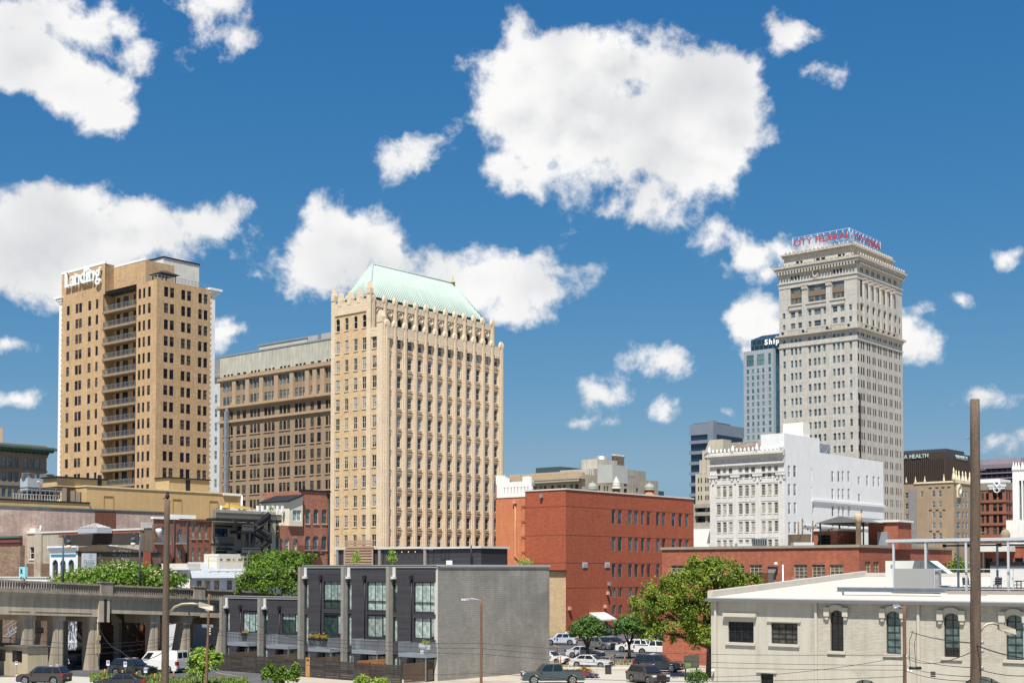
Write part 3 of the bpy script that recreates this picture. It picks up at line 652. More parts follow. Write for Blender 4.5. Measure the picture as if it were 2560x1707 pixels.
# ---------------------------------------------------------------- cream tower with the green hipped roof
def green_tower():
    B = Bld('hotel_tower', 'cream and buff art deco tower crowned by a pale green metal hipped roof', 'tower', *z3(318, 900), 220)
    L, Rf = B.L, B.R
    BU = mat('buff_brick', (.57, .41, .235), .9, .14, .3, .10, (.40, .14, (.50, .38, .25), .16), fine=.10)
    TC = mat('cream_terracotta', (.66, .53, .38), .65, .08, .5, .08, (1.1, .55, (.50, .39, .27), .05, .02))
    SP = mat('spandrel_terracotta', (.50, .36, .205), .75, .16, .9)
    GR = mat('verdigris_metal', (.52, .61, .54), .6, .10, .5, .16); SEAM = mat('verdigris_seam', (.36, .45, .39), .6, .1); GR2 = mat('dark_verdigris', (.05, .12, .105), .6, .1)
    FR = TANFR
    sA = L.s(*z3(247, 900)); b = L.s(*z3(58, 900)); a = Rf.s(*z3(919, 900))
    zA = L.z(*z3(318, 350)); zB = L.z(*z3(58, 262))
    rw = rown(L, z3, 223, (409, 470), (1398, 1458), 11); p = rw[0][0]-rw[1][0]; rw += [(rw[-1][0]-p, rw[-1][1]-p)]
    # left face
    cl = cols(L, z3, 600, [(79, 99), (124, 142), (169, 187), (212, 232)]); c1 = cols(L, z3, 600, [(262, 285)])
    arc = rows(L, z3, 223, [(293, 358)])[0]
    opL = grid(cl, rw); opA = [(c[0], c[1], arc[0], arc[1], (c[1]-c[0])*.6) for c in cl]; op1 = grid(c1, rw)
    mb = B.mb(); wall(mb, L, sA, b, 0, zB, opL+opA, .22); wall(mb, L, 0, sA, 0, zA-.6, op1, .22)
    cr = cols(Rf, z3, 600, [(334, 354), (388, 407), (440, 460), (492, 510), (543, 561), (593, 611), (642, 659), (690, 707), (738, 754), (785, 801), (831, 846), (876, 892)])
    opR = grid(cr, rw)
    wall(mb, Rf, 0, a, 0, zA-.6, opR, .35, m=1)
    # upper body, set back from the right face
    R2 = Face(B.C+V*sA, U, -V)
    zA2 = R2.z(*z3(258, 240))
    a2 = R2.s(*z3(873, 400))
    ca = cols(R2, z3, 330, [(285, 305), (338, 358), (390, 412), (442, 462), (494, 514), (545, 562), (594, 612), (643, 660), (690, 706), (737, 755), (783, 800), (828, 845)])
    ar = rows(R2, z3, 295, [(294, 352)])[0]
    opU = [(c[0], c[1], arc[0]-.9, arc[1], (c[1]-c[0])*.6) for c in ca]
    wall(mb, R2, 0, a2, zA-.6, zB, opU, .4, m=1)
    P2 = lambda u, v, z: (B.C.x+U.x*u+V.x*v, B.C.y+U.y*u+V.y*v, z)
    mb.poly([P2(a, 0, 0), P2(a, sA, 0), P2(a, sA, zA-.6), P2(a, 0, zA-.6)], 1); mb.poly([P2(a2, sA, 0), P2(a2, b, 0), P2(a2, b, zB), P2(a2, sA, zB)], 0); mb.poly([P2(a, sA, 0), P2(a2, sA, 0), P2(a2, sA, zA-.6), P2(a, sA, zA-.6)], 0)
    mb.poly([P2(a2, b, 0), P2(0, b, 0), P2(0, b, zB), P2(a2, b, zB)], 0); mb.poly([P2(0, 0, zA-.6), P2(a, 0, zA-.6), P2(a, sA, zA-.6), P2(0, sA, zA-.6)], 2); mb.poly([P2(0, sA, zB-1.2), P2(a2, sA, zB-1.2), P2(a2, b, zB-1.2), P2(0, b, zB-1.2)], 2)
    B.put(mb, 'wall', [BU, TC, ROOFG])
    B.wins(L, opA, style='dh', fm=FR, gm=G_DARK, sill=TC); B.wins(L, opL+op1, style='dh2', fm=FR, gm=G_MID, sill=TC)
    B.wins(R2, opU, style='dh', fm=FR, gm=G_DARK, inset=.14); B.wins(Rf, opR, style='dh', fm=FR, gm=glass('glass_hotel', (.06, .068, .076), (.32, .33, .34), .3, .08, .5), inset=.10)
    # terracotta piers on the left face
    piers = [(b-.1, b-L.s(*z3(76, 600))+.0)]
    for x0, x1, zt, nm in ((58, 76, zB+1.1, 0), (236, 256, zB+1.3, 0), (288, 318, zA+.7, 0)):
        s1, s0 = L.s(*z3(x0, 900)), max(0, L.s(*z3(x1, 900))); m_ = B.mb(); m_.fbox(L, s0, s1, 0, zt, .002, .22); B.put(m_, 'pier', TC)
        m_ = B.mb(); finial(m_, L, (s0+s1)/2, (s1-s0)*.95, zt, 2.0, -.5, .3); B.put(m_, 'finial', TC)
    # parapet with finials, left face
    m_ = B.mb(); z0 = L.z(*z3(223, 262)); m_.fbox(L, sA, b, zB-1.6, zB, .002, .16); k = 0
    B.put(m_, 'parapet', TC)
    for x in (103, 150, 197):
        s_ = L.s(*z3(x, 250)); m_ = B.mb(); finial(m_, L, s_, 1.0, zB, 2.3, -.6, .2); B.put(m_, 'finial', TC)
    for k in range(16):
        s_ = sA+.8+k*(b-sA-1.2)/16; m_ = B.mb(); m_.fbox(L, s_, s_+.45, zB, zB+.55, -.4, .14); B.put(m_, 'merlon', TC)
    m_ = B.mb(); m_.fbox(L, .2, sA, zA-.6, zA-.05, -.4, .16); m_.fbox(L, .2, sA, zA-1.6, zA-.6, .002, .14); B.put(m_, 'parapet', TC)
    # fluted pilasters, spandrels and finials, right face
    edges = [0.0]+[(cr[k][1]+cr[k+1][0])/2 for k in range(11)]+[a]
    zt = zA+.2
    for k, e in enumerate(edges):
        w = .95 if 0 < k < 12 else 1.25; e = e if 0 < k < 12 else (w/2+.05 if k == 0 else a-w/2)
        m_ = B.mb(); m_.fbox(Rf, e-w/2, e+w/2, 0, zt, .002, .2); m_.fbox(Rf, e-w*.24, e+w*.24, 0, zt, .2, .38)
        B.put(m_, 'pilaster', TC); m_ = B.mb(); finial(m_, Rf, e, w*.85, zt, 1.0, -.15, .38); B.put(m_, 'finial', TC)
    e2 = [0.0]+[(ca[k][1]+ca[k+1][0])/2 for k in range(11)]+[a2]
    for k, e in enumerate(e2):
        w = .9 if 0 < k < 12 else 1.15; e = e if 0 < k < 12 else (w/2+.05 if k == 0 else a2-w/2)
        m_ = B.mb(); m_.fbox(R2, e-w/2, e+w/2, zA-.6, zB+.3, .002, .22); m_.fbox(R2, e-w*.22, e+w*.22, zA-.6, zB+.3, .22, .4); B.put(m_, 'pilaster', TC)
        m_ = B.mb(); finial(m_, R2, e, w*.85, zB+.3, 1.1, -.15, .4); B.put(m_, 'finial', TC)
    sp_cache = {}
    for i, c in enumerate(cr):
        w = c[1]-c[0]
        for r in rw:
            key = round(w, 1)
            if key not in sp_cache:
                m_ = MB(); ww = round(w, 1); hh = p-(rw[0][1]-rw[0][0])-.5
                m_.box(0, ww, -.08, 0, 0, hh); m_.box(-.05, ww+.05, -.2, -.12, hh, hh+.16, 1); m_.box(0, ww, -.16, -.08, 0, .14, 1)
                for q in range(3):
                    x = ww*(q+.5)/3; m_.box(x-.13, x+.13, -.16, -.08, hh*.28, hh*.42, 2); m_.box(x-.13, x+.13, -.16, -.08, hh*.62, hh*.78, 1)  # row of dark brown ornaments, cream row above it
                sp_cache[key] = m_.mesh('spandrel', [SP, TC, mat('terracotta_dark_brown', (.20, .12, .06), .8)])
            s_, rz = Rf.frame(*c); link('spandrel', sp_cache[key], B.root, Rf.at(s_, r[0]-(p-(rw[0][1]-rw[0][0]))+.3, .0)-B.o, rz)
        m_ = B.mb(); m_.fbox(Rf, c[0]-.3, c[1]+.3, zA-1.5, zA+.15, .01, .3); m_.fbox(Rf, c[0]-.1, c[1]+.1, zA-2.0, zA-1.5, .01, .45); B.put(m_, 'parapet', TC)
    for c in ca:
        m_ = B.mb(); m_.fbox(R2, c[0]-.3, c[1]+.3, zB-.8, zB+.35, .01, .28); B.put(m_, 'parapet', TC)
        cx = (c[0]+c[1])/2; zz = (arc[1]+zB-.8)/2; m_ = B.mb()
        ring = [R2.at(cx+.55*cos(q*pi/6), zz+.55*sin(q*pi/6), .12) for q in range(13)]; m_.tube(ring, .13, 6, caps=False); m_.fbox(R2, cx-.3, cx+.3, zz-.3, zz+.3, .0, .1); B.put(m_, 'medallion', TC)
    # hipped metal roof with standing seams
    ze = zB+1.25; i0 = 1.2
    mid = Face(B.C+V*((sA+b)/2), U, -V)
    u0, zr = mid.hit(*z3(265, 47)); u1, zr1 = mid.hit(*z3(668, 131)); zr = (zr+zr1)/2
    e = [P2(i0, sA+i0, ze), P2(a2-i0, sA+i0, ze), P2(a2-i0, b-i0, ze), P2(i0, b-i0, ze)]; r0 = P2(u0, (sA+b)/2, zr); r1 = P2(u1, (sA+b)/2, zr)
    m_ = B.mb(); m_.poly([e[0], e[1], r1, r0]); m_.poly([e[3], e[0], r0]); m_.poly([e[1], e[2], r1]); m_.poly([e[2], e[3], r0, r1])
    rf = B.put(m_, 'roof', GR)
    m_ = B.mb(); gbox(m_, B.C+U*(i0+.1)+V*(sA+i0+.1), a2-2*i0-.2, b-sA-2*i0-.2, zB-1.19, ze-.02); B.put(m_, 'eaves_wall', GR2)
    def seam(p0, p1, r=.075): q = B.mb(); q.tube([p0, p1], r, 4); q.build('roof_seam', SEAM, rf, (0, 0, 0))
    E = [Vector(q) for q in e]; K0, K1 = Vector(r0), Vector(r1)
    n = 62
    for k in range(1, n):
        t = k/n; q = E[0].lerp(E[1], t); u = i0+(a2-2*i0)*t
        if u < u0: f = (u-i0)/(u0-i0); top = E[0].lerp(K0, f)
        elif u > u1: f = (a2-i0-u)/(a2-i0-u1); top = E[1].lerp(K1, f)
        else: top = K0.lerp(K1, (u-u0)/(u1-u0))
        seam(q+Vector((0, 0, .02)), top+Vector((0, 0, .02)))
    n = 26
    for k in range(1, n):
        t = k/n; q = E[3].lerp(E[0], t); top = E[3].lerp(K0, t*2) if t < .5 else E[0].lerp(K0, (1-t)*2); seam(q+Vector((0, 0, .02)), top+Vector((0, 0, .02)))
    for p0, p1 in ((E[0], K0), (E[3], K0), (E[1], K1), (K0, K1)): seam(p0, p1, .14)
    m_ = B.mb(); m_.tube([K1, K1+Vector((0, 0, 1.6))], .12, 6, r2=.03); m_.lathe(K1, [(.5, 0), (.3, .4), (.05, .7)], 8); B.put(m_, 'roof_finial', mat('lichen_metal', (.35, .38, .12), .6))
    B.done()
def finial(mb, fc, s, w, z, h, o0, o1):
    """gabled terracotta pinnacle"""
    om = (o0+o1)/2; h2 = h*.55
    mb.fbox(fc, s-w/2, s+w/2, z, z+h-h2, o0, o1)
    a = [fc.at(s-w/2, z+h-h2, o1), fc.at(s+w/2, z+h-h2, o1), fc.at(s+w/2, z+h-h2, o0), fc.at(s-w/2, z+h-h2, o0)]; t = w*.16
    b = [fc.at(s-t, z+h, o1*.8), fc.at(s+t, z+h, o1*.8), fc.at(s+t, z+h, o0*.8), fc.at(s-t, z+h, o0*.8)]
    if fc.flip: a = [a[1], a[0], a[3], a[2]]; b = [b[1], b[0], b[3], b[2]]
    mb.hexa(a+b)
green_tower()
# ---------------------------------------------------------------- grey terracotta skyscraper with the roof sign
def sign_tower():
    B = Bld('skyscraper', 'tall pale grey terracotta skyscraper with red lettering on its roof frame', 'tower', *z5(1199, 860), 380)
    L, Rf = B.L, B.R
    TC = mat('grey_terracotta', (.49, .465, .415), .7, .10, .35, .18, (1.6, .62, (.33, .30, .26), .07, .03)); TC2 = mat('ornate_terracotta', (.46, .41, .34), .75, .2, .9, .2); BRZ = mat('bronze_spandrel', (.20, .145, .095), .6, .12)
    FR = mat('pale_frame', (.42, .40, .36), .7, 0)
    b = L.s(*z5(672, 900)); a = Rf.s(*z5(1503, 900)); zC = L.z(*z13(1058, 455)); zLg = L.z(*z5(1199, 745))
    cl = cols(L, z5, 900, [(697, 714), (748, 764), (776, 792), (803, 820), (867, 885), (902, 921), (930, 949), (966, 984), (1032, 1050), (1062, 1080), (1092, 1110), (1145, 1163)])
    cr = cols(Rf, z13, 1450, [(1065, 1082), (1105, 1120), (1133, 1150), (1185, 1200), (1213, 1227), (1258, 1272), (1283, 1298), (1330, 1345), (1358, 1372), (1403, 1415), (1428, 1442), (1475, 1487), (1498, 1511), (1545, 1557), (1568, 1580), (1605, 1616)])
    r0 = rows(L, z5, 1155, [(763, 806)]); rw = rown(L, z5, 1155, (844, 893), (1458, 1506), 8); p = rw[0][0]-rw[1][0]
    for k in range(8): rw.append((rw[-1][0]-p, rw[-1][1]-p))
    # upper storeys
    bays = [((188, 337), 815, 1042), ((418, 652), 758, 1012), ((733, 893), 712, 962)]
    up = []; bay = []
    c_s = lambda x: L.s(*z13(x, 1000))
    # heights read at the right-hand bay
    zb1, zb0 = L.z(*z13(813, 735)), L.z(*z13(813, 965))
    for (x0, x1), y0, y1 in bays: bay.append((c_s(x1), c_s(x0), zb0, zb1))
    m1 = rows(L, z13, 770, [(1070, 1150), (1225, 1300)])
    for x0, x1 in ((87, 120), (953, 990)):
        for r in m1: up.append((c_s(x1), c_s(x0), r[0]+.05, r[1]-.1))
    for x0, x1 in ((190, 250), (287, 345), (420, 460), (497, 585), (618, 655), (738, 800), (838, 895)):
        for r in m1: up.append((c_s(x1), c_s(x0), r[0], r[1]))
    att = []
    ra = rows(L, z13, 805, [(585, 640)])[0]
    for x0, x1 in ((197, 220), (242, 265), (285, 308), (748, 773), (793, 818), (838, 862)): att.append((c_s(x1), c_s(x0), ra[0], ra[1]))
    opL = grid(cl, r0+rw)
    mb = B.mb(); wall(mb, L, 0, b, 0, zC-.5, opL+up+att+bay, .3)
    rc = lambda x: Rf.s(*z13(x, 1000))
    tall = [(rc(x0), rc(x1), zb0, zb1) for x0, x1 in ((1100, 1125), (1176, 1200), (1252, 1275), (1324, 1345), (1397, 1420), (1467, 1490), (1537, 1560))]
    upR = [(rc(x0), rc(x1), r[0], r[1]) for x0, x1 in ((1060, 1074), (1103, 1125), (1179, 1201), (1254, 1277), (1327, 1348), (1400, 1421), (1470, 1492), (1540, 1561), (1604, 1616)) for r in m1]
    attR = [(rc(x0), rc(x1), ra[0], ra[1]) for k in range(7) for x0, x1 in ((1104+k*73, 1117+k*73), (1124+k*73, 1137+k*73))]
    opR = grid(cr, r0+rw)
    wall(mb, Rf, 0, a, 0, zC-.5, opR+tall+upR+attR, .3)
    B.shell(mb, a, b, zC-.5)
    B.put(mb, 'wall', [TC, ROOFG])
    B.wins(L, [o for o in opL if o[2] > 38]+up, style='dh', fm=FR, gm=G_TEAL, inset=.2)
    for o in bay:                                               # tall bays: upper glazing, bronze spandrel, lower glazing
        h = o[3]-o[2]; n = 4 if o[1]-o[0] > 8 else 3; w = (o[1]-o[0])/n
        for k in range(n):
            B.win(L, (o[0]+k*w+.05, o[0]+(k+1)*w-.05, o[2]+h*.62, o[3]-.05), 'dh', BRZ, G_TEAL, .25); B.win(L, (o[0]+k*w+.2, o[0]+(k+1)*w-.2, o[2]+.1, o[2]+h*.33), 'dh', BRZ, G_TEAL, .25)
        m_ = B.mb(); m_.fbox(L, o[0], o[1], o[2]+h*.33, o[2]+h*.62, -.29, -.16); B.put(m_, 'spandrel', BRZ)
        m_ = B.mb(); m_.fbox(L, o[0], o[1], o[2], o[3], -.5, -.31); B.put(m_, 'bay_back', BRZ)
    B.wins(Rf, tall+upR, style='dh', fm=BRZ, gm=G_DARK, inset=-.03); B.wins(L, att, style='x', fm=FR, gm=G_DARK)
    B.wins(Rf, [o for o in opR if o[2] > 30]+attR, style='dh', fm=BRZ, gm=G_DARK, inset=-.03); B.wins(L, [o for o in opL if o[2] <= 38], fm=FR); B.wins(Rf, [o for o in opR if o[2] <= 30], fm=FR)
    # ledge, bands and cornice
    def band(zl, zh, out, nm='band', m=TC): 
        m_ = B.mb(); gbox(m_, B.C-U*out-V*out, a+2*out, b+2*out, zl, zh); B.put(m_, nm, m)
    zl = zLg; band(zl-.5, zl, .9, 'ledge', TC2); band(zl-.9, zl-.5, .45); band(zl-1.5, zl-.9, .15)
    zb = L.z(*z5(1190, 828)); band(zb-.3, zb+.1, .25)
    zf = L.z(*z13(1040, 632)); band(zf-.35, zf, .35); band(zf-1.7, zf-.35, .12)
    band(zC-.5, zC+.3, 1.0, 'cornice', TC); band(zC+.3, zC+.9, 1.3, 'cornice', TC2); band(zC-1.7, zC-.5, .4, 'cornice', TC)
    k = 0; nL = 40
    md = MB(); md.box(0, .5, -.55, 0, 0, .95); mm = md.mesh('modillion', TC2)
    for fc, ln in ((L, b), (Rf, a)):
        n = int(ln/.95)
        for k in range(n):
            s_ = .3+k*ln/n; q, rz = fc.frame(s_, s_+.5); link('modillion', mm, B.root, fc.at(q, zC-1.45, .41)-B.o, rz)
    cst = MB(); cst.lathe((0, 0, 0), [(.28, 0), (.36, .25), (.2, .7), (.03, .95)], 6); cm = cst.mesh('cresting', TC2)
    for fc, ln in ((L, b), (Rf, a)):
        n = int(ln/1.5)
        for k in range(n): link('cresting', cm, B.root, fc.at(-1+k*(ln+2)/n, zC+.9, 1.0)-B.o)
    # capitals on the piers between the tall windows
    def capital(fc, s_, w, z, shaft0, o=.45):
        m_ = B.mb(); m_.fbox(fc, s_-w/2, s_+w/2, shaft0, z-1.6, .002, o*.7); B.put(m_, 'pilaster', TC)
        m_ = B.mb(); m_.fbox(fc, s_-w*.56, s_+w*.56, z-1.6, z-.4, .002, o*.9); m_.fbox(fc, s_-w*.66, s_+w*.66, z-.4, z, .002, o*1.25)
        for q in (-1, 0, 1): m_.fbox(fc, s_+q*w*.38-w*.14, s_+q*w*.38+w*.14, z-1.4, z-.6, o*.9, o*1.3)
        B.put(m_, 'capital', TC2)
    for k in range(2): capital(L, (bay[k][0]+bay[k+1][1])/2, (bay[k][0]-bay[k+1][1])*.85, zb1+.3, zl+.3)
    for k in range(6): capital(Rf, (tall[k][1]+tall[k+1][0])/2, 1.5, zb1+.3, zl+.3, .7)
    for o in tall: m_ = B.mb(); h = o[3]-o[2]; m_.fbox(Rf, o[0], o[1], o[2]+h*.42, o[2]+h*.55, -.28, -.1); B.put(m_, 'spandrel', BRZ)
    for x0, x1 in ((170, 340), (402, 655), (715, 898)):         # lintels above the middle windows
        m_ = B.mb(); zz = m1[0][1]; m_.fbox(L, c_s(x1), c_s(x0), zz+.35, zz+1.6, .002, .3); m_.fbox(L, c_s(x1)-.2, c_s(x0)+.2, zz+1.6, zz+2.0, .002, .5); B.put(m_, 'lintel', TC)
    for o in upR[2:-2:2]: m_ = B.mb(); m_.fbox(Rf, o[0]-.3, o[1]+.3, m1[0][1]+.3, m1[0][1]+1.8, .002, .3); B.put(m_, 'lintel', TC)
    m_ = B.mb(); s_ = c_s(520); zz = L.z(*z13(520, 640))         # oval cartouche
    m_.tube([L.at(s_+.75*cos(q*pi/8), zz+1.25*sin(q*pi/8), .3) for q in range(17)], .28, 6, caps=False); m_.fbox(L, s_-.9, s_+.9, zz-1.9, zz-1.3, 0, .4); m_.fbox(L, s_-.5, s_+.5, zz+1.3, zz+1.8, 0, .4); B.put(m_, 'cartouche', TC2)
    # balcony rail and floodlights on the ledge
    m_ = B.mb(); RA = mat('rusty_rail', (.20, .13, .075), .8, .2)
    for s0, s1, fc in [(c_s(x1), c_s(x0), L) for x0, x1 in ((170, 340), (400, 660), (720, 898))]+[(o[0]-.4, o[1]+.4, Rf) for o in tall]:
        m_.fbox(fc, s0, s1, zl+1.0, zl+1.1, .6, .68); n = max(3, int((s1-s0)/.5))
        for k in range(n+1): x = s0+(s1-s0)*k/n; m_.fbox(fc, x-.03, x+.03, zl, zl+1.0, .62, .66)
    B.put(m_, 'ledge_railing', RA)
    for fc, s_ in [(L, c_s(95)), (L, c_s(362)), (L, c_s(678)), (L, c_s(957))]+[(Rf, (tall[k][1]+tall[k+1][0])/2) for k in range(6)]:
        m_ = B.mb(); m_.fbox(fc, s_-.3, s_+.3, zl+.3, zl+.9, .3, .8); m_.fbox(fc, s_-.08, s_+.08, zl, zl+.3, .5, .6); B.put(m_, 'floodlight', BLACKM)
    m_ = B.mb(); s_ = Rf.s(*z5(1213, 1400)); m_.fbox(Rf, s_-.15, s_+.15, 0, Rf.z(*z5(1213, 1200)), .02, .4); B.put(m_, 'downpipe', BLACKM)
    # set-back penthouse
    e = 3.3; C2 = B.C+U*e+V*e; f1 = Face(C2, V, -U); f2 = Face(C2, U, -V); zq = f1.z(*z13(990, 275)); a2 = f2.s(*z13(1508, 470)); b2 = f1.s(*z13(106, 470))
    ops = [(f1.s(*z13(x1, 430)), f1.s(*z13(x0, 430)), f1.z(*z13(x1, y1)), f1.z(*z13(x1, y0))) for x0, x1, y0, y1 in ((258, 347, 475, 512), (495, 657, 425, 462), (806, 897, 382, 418))]
    m_ = B.mb(); wall(m_, f1, 0, b2, zC-.5, zq-.8, ops, .4); wall(m_, f2, 0, a2, zC-.5, zq-.8)
    q = [C2, C2+U*a2, C2+U*a2+V*b2, C2+V*b2]; m_.poly([(x.x, x.y, zq-.8) for x in q], 0); m_.poly([(q[1].x, q[1].y, zC-.5), (q[2].x, q[2].y, zC-.5), (q[2].x, q[2].y, zq-.8), (q[1].x, q[1].y, zq-.8)]); m_.poly([(q[2].x, q[2].y, zC-.5), (q[3].x, q[3].y, zC-.5), (q[3].x, q[3].y, zq-.8), (q[2].x, q[2].y, zq-.8)])
    B.put(m_, 'penthouse', TC); B.wins(f1, ops, style='v3', fm=BRZ, gm=G_BLUE, inset=.3)
    m_ = B.mb(); gbox(m_, C2-U*.5-V*.5, a2+1, b2+1, zq-.799, zq-.1); gbox(m_, C2-U*.9-V*.9, a2+1.8, b2+1.8, zq-.1, zq+.35); B.put(m_, 'penthouse_cornice', TC2)
    for fc, ln in ((f1, b2), (f2, a2)):
        n = int(ln/1.25)
        for k in range(n): link('cresting', cm, B.root, fc.at(-.5+k*(ln+1)/n, zq+.35, .5)-B.o)
    # roof sign: steel frame and separate letters, one run on each side
    SG = empty('rooftop_sign', (C2.x, C2.y, zq), 'white steel sign frame with two runs of red letters on the grey skyscraper roof', 'sign')
    o_ = Vector((C2.x, C2.y, zq)); g1 = Face(C2+U*1.0+V*1.0, V, -U); g2 = Face(C2+U*1.0+V*1.0, U, -V)
    FRM = mat('sign_steel', (.72, .72, .70), .6, .1); RED = mat('sign_red', (.40, .05, .05), .6, .15)
    zt = g1.z(*z13(985, 48)); s1e = g1.s(*z13(217, 180)); s2e = g2.s(*z13(1362, 205)); zbm = g1.z(*z13(965, 165)); 
    for fc, se in ((g1, s1e), (g2, s2e)):
        m_ = MB(o_)
        for zz in (zq+1.0, zbm-.35, zt): m_.tube([fc.at(0, zz), fc.at(se, zz)], .05, 4)
        n = 9
        for k in range(n+1):
            x = se*k/n; m_.tube([fc.at(x, zq+.3), fc.at(x, zt)], .04, 4); m_.tube([fc.at(x, zq+.3, -2.2), fc.at(x, zt, 0)], .05, 4); m_.tube([fc.at(x, zbm-.4), fc.at(x, zbm-.4, -1.8)], .05, 4)
            if k < n and k % 2: m_.tube([fc.at(x, zq+1), fc.at(se*(k+1)/n, zbm-.4)], .03, 4)
        m_.build('sign_frame', FRM, SG, (0, 0, 0))
        hh = g1.z(*z13(940, 70))-g1.z(*z13(940, 158))
        if fc is g1: letters(SG, o_, fc, 'CITY FEDERAL', fc.s(*z13(232, 230)), fc.s(*z13(968, 110)), zbm-.1, hh, RED, .2, .0, .15, narrow=1.3)
        else: letters(SG, o_, fc, 'CITY FEDERAL', fc.s(*z13(1022, 110)), fc.s(*z13(1362, 260)), zbm-.1, hh, RED, .2, .0, .15, narrow=1.3)
    B.done()
sign_tower()
# ---------------------------------------------------------------- white painted office building (right)
def white_building():
    B = Bld('office_building', 'white painted mid-rise with ornate cornice and a plain white side wall below the skyscraper', 'building', *z6(716, 600), 285)
    L, Rf = B.L, B.R
    WL = mat('white_glazed_brick', (.62, .605, .575), .6, .10, .4, .12, (.9, .35, (.42, .40, .38), .05, .02), patch=((.55, .50, .47), .8, .60, .75)); WP = mat('white_painted_brick', (.70, .70, .70), .75, .05, .4, .08)
    b = L.s(*z6(205, 600)); a = Rf.s(*z6(1391, 500)); zT = L.z(*z6(716, 236)); 
    cl = cols(L, z6, 500, [(250, 277), (291, 317), (332, 358), (400, 427), (443, 470), (485, 513), (556, 583), (599, 626), (643, 670)])
    rl = rown(L, z6, 655, (335, 411), (840, 912), 5); opL = grid(cl, rl)
    zR = Rf.z(*z6(1390, 312))
    mb = B.mb(); wall(mb, L, 0, b, 0, zT-2.4, opL, .2)
    def ro(x0, x1, y0, y1): return (Rf.s(*z6(x0, 500)), Rf.s(*z6(x1, 500)), Rf.z(*z6((x0+x1)/2, y1)), Rf.z(*z6((x0+x1)/2, y0)))
    ops = [ro(x0, x1, y0, y0+80) for y0 in (337, 462, 588, 722) for x0, x1 in ((738, 756), (776, 795))]
    ops += [ro(896, 902, 358, 435), ro(896, 902, 480, 555), ro(904, 915, 600, 678)]
    ops += [ro(x0, x1, y0, y1) for y0, y1 in ((375, 450), (495, 570), (613, 686), (738, 800)) for x0, x1 in ((1036, 1052), (1078, 1093), (1107, 1122), (1146, 1162))]
    ops += [ro(1217, 1232, 412, 470), ro(1217, 1232, 530, 585), ro(1233, 1247, 637, 690), ro(1273, 1289, 405, 477), ro(1318, 1334, 410, 483), ro(1353, 1367, 415, 485)]
    # side wall: full height near the street, lower behind the step
    zS = Rf.z(*z6(1300, 310))
    wall(mb, Rf, 0, a, 0, zR, ops, .2, m=1)
    B.shell(mb, a, b, zR, 1, rm=2)
    B.put(mb, 'wall', [WL, WP, ROOFG])
    sE = Rf.s(*z6(955, 200)); C2 = B.C
    m_ = B.mb(); zP = Rf.z(*z6(955, 158)); zt2 = L.z(*z6(812, 117))
    f1 = Face(B.C+U*.6+V*.0, V, -U)
    gbox(m_, B.C+U*.02+V*.02, sE, L.s(*z6(553, 200)), zR-.3, Rf.z(*z6(900, 145))); B.put(m_, 'penthouse', WP)
    m_ = B.mb(); gbox(m_, B.C+U*9.5+V*.5, 3.2, 5.0, Rf.z(*z6(900, 145)), Rf.z(*z6(900, 145))+3.2); B.put(m_, 'water_tank_house', mat('white_warm', (.68, .65, .59), .8, .05))
    FRW = mat('ivory_frame', (.62, .60, .50), .6, 0)
    B.wins(L, opL, style='dh6', fm=FRW, gm=G_BLIND, inset=.14, sill=WL); B.wins(Rf, ops, style='dh', fm=WFR, gm=glass('glass_white_side', (.16, .17, .18), (.42, .43, .44), .6, .2, .4), inset=.06)
    # ledge on the side wall
    m_ = B.mb(); z = Rf.z(*z6(1100, 590)); m_.fbox(Rf, Rf.s(*z6(900, 580)), a+.3, z-.25, z+.25, .002, .35); B.put(m_, 'ledge', WP)
    m_ = B.mb(); z = Rf.z(*z6(850, 745)); m_.fbox(Rf, Rf.s(*z6(835, 745)), a+.3, z-.12, z+.12, .002, .2); B.put(m_, 'ledge', WP)
    for z0, z1, o in ((zT-2.6, zT-2.2, .45), (zT-.9, zT-.45, .6), (zT-.45, zT, 1.1), (zT, zT+.3, .7), (zT-4.6, zT-4.3, .3), (zT-.3+.31, zT+.45, .3)):
        m_ = B.mb(); m_.fbox(L, -.05, b+o*.5, z0, z1, .002, o); B.put(m_, 'cornice', WL)
    m_ = B.mb(); m_.fbox(L, 0, b, zT-2.4, zT+.2, -.5, 0); B.put(m_, 'attic', WL)
    m_ = B.mb(); cst = MB(); cst.lathe((0, 0, 0), [(.25, 0), (.32, .3), (.12, .8), (.02, 1.0)], 6); cm = cst.mesh('cresting', WP)
    for k in range(19):
        o = link('cresting', cm, B.root, L.at(.4+k*(b-.6)/18, zT+.3, .5)-B.o)
        if k % 6 == 0: o.scale = (1.5, 1.5, 1.7)
    for k in range(14): m_ = B.mb(); s_ = 1+k*(b-2)/13; m_.fbox(L, s_-.35, s_+.35, zT-1.9, zT-1.3, .002, .06); B.put(m_, 'frieze_panel', mat('grey_ornament', (.45, .46, .48), .8) if k % 3 else WL)
    for x in (228, 378, 532, 690):                              # pier capitals
        s_ = L.s(*z6(x, 360)); m_ = B.mb(); z = zT-4.7; m_.fbox(L, s_-1.2, s_+1.2, z-.5, z, .002, .35)
        for q in (-.8, 0, .8): m_.fbox(L, s_+q-.25, s_+q+.25, z-1.3-(.6 if q == 0 else 0), z-.5, .002, .22)
        B.put(m_, 'capital', WL)
    for r in rl:                                                # panels below the windows
        for g in (0, 3, 6): m_ = B.mb(); m_.fbox(L, cl[g+2][0]-.1, cl[g][1]+.1, r[0]-1.3, r[0]-.35, .002, .07); B.put(m_, 'spandrel', WL)
    # cooling units on the roof behind
    m_ = B.mb(); s0 = Rf.s(*z6(962, 240)); z0 = zR
    for k in range(3): gbox(m_, B.C+U*(s0+k*3.3)+V*2.5, 3.0, 3, z0, z0+2.6)
    B.put(m_, 'cooling_unit', GALV)
    m_ = B.mb()
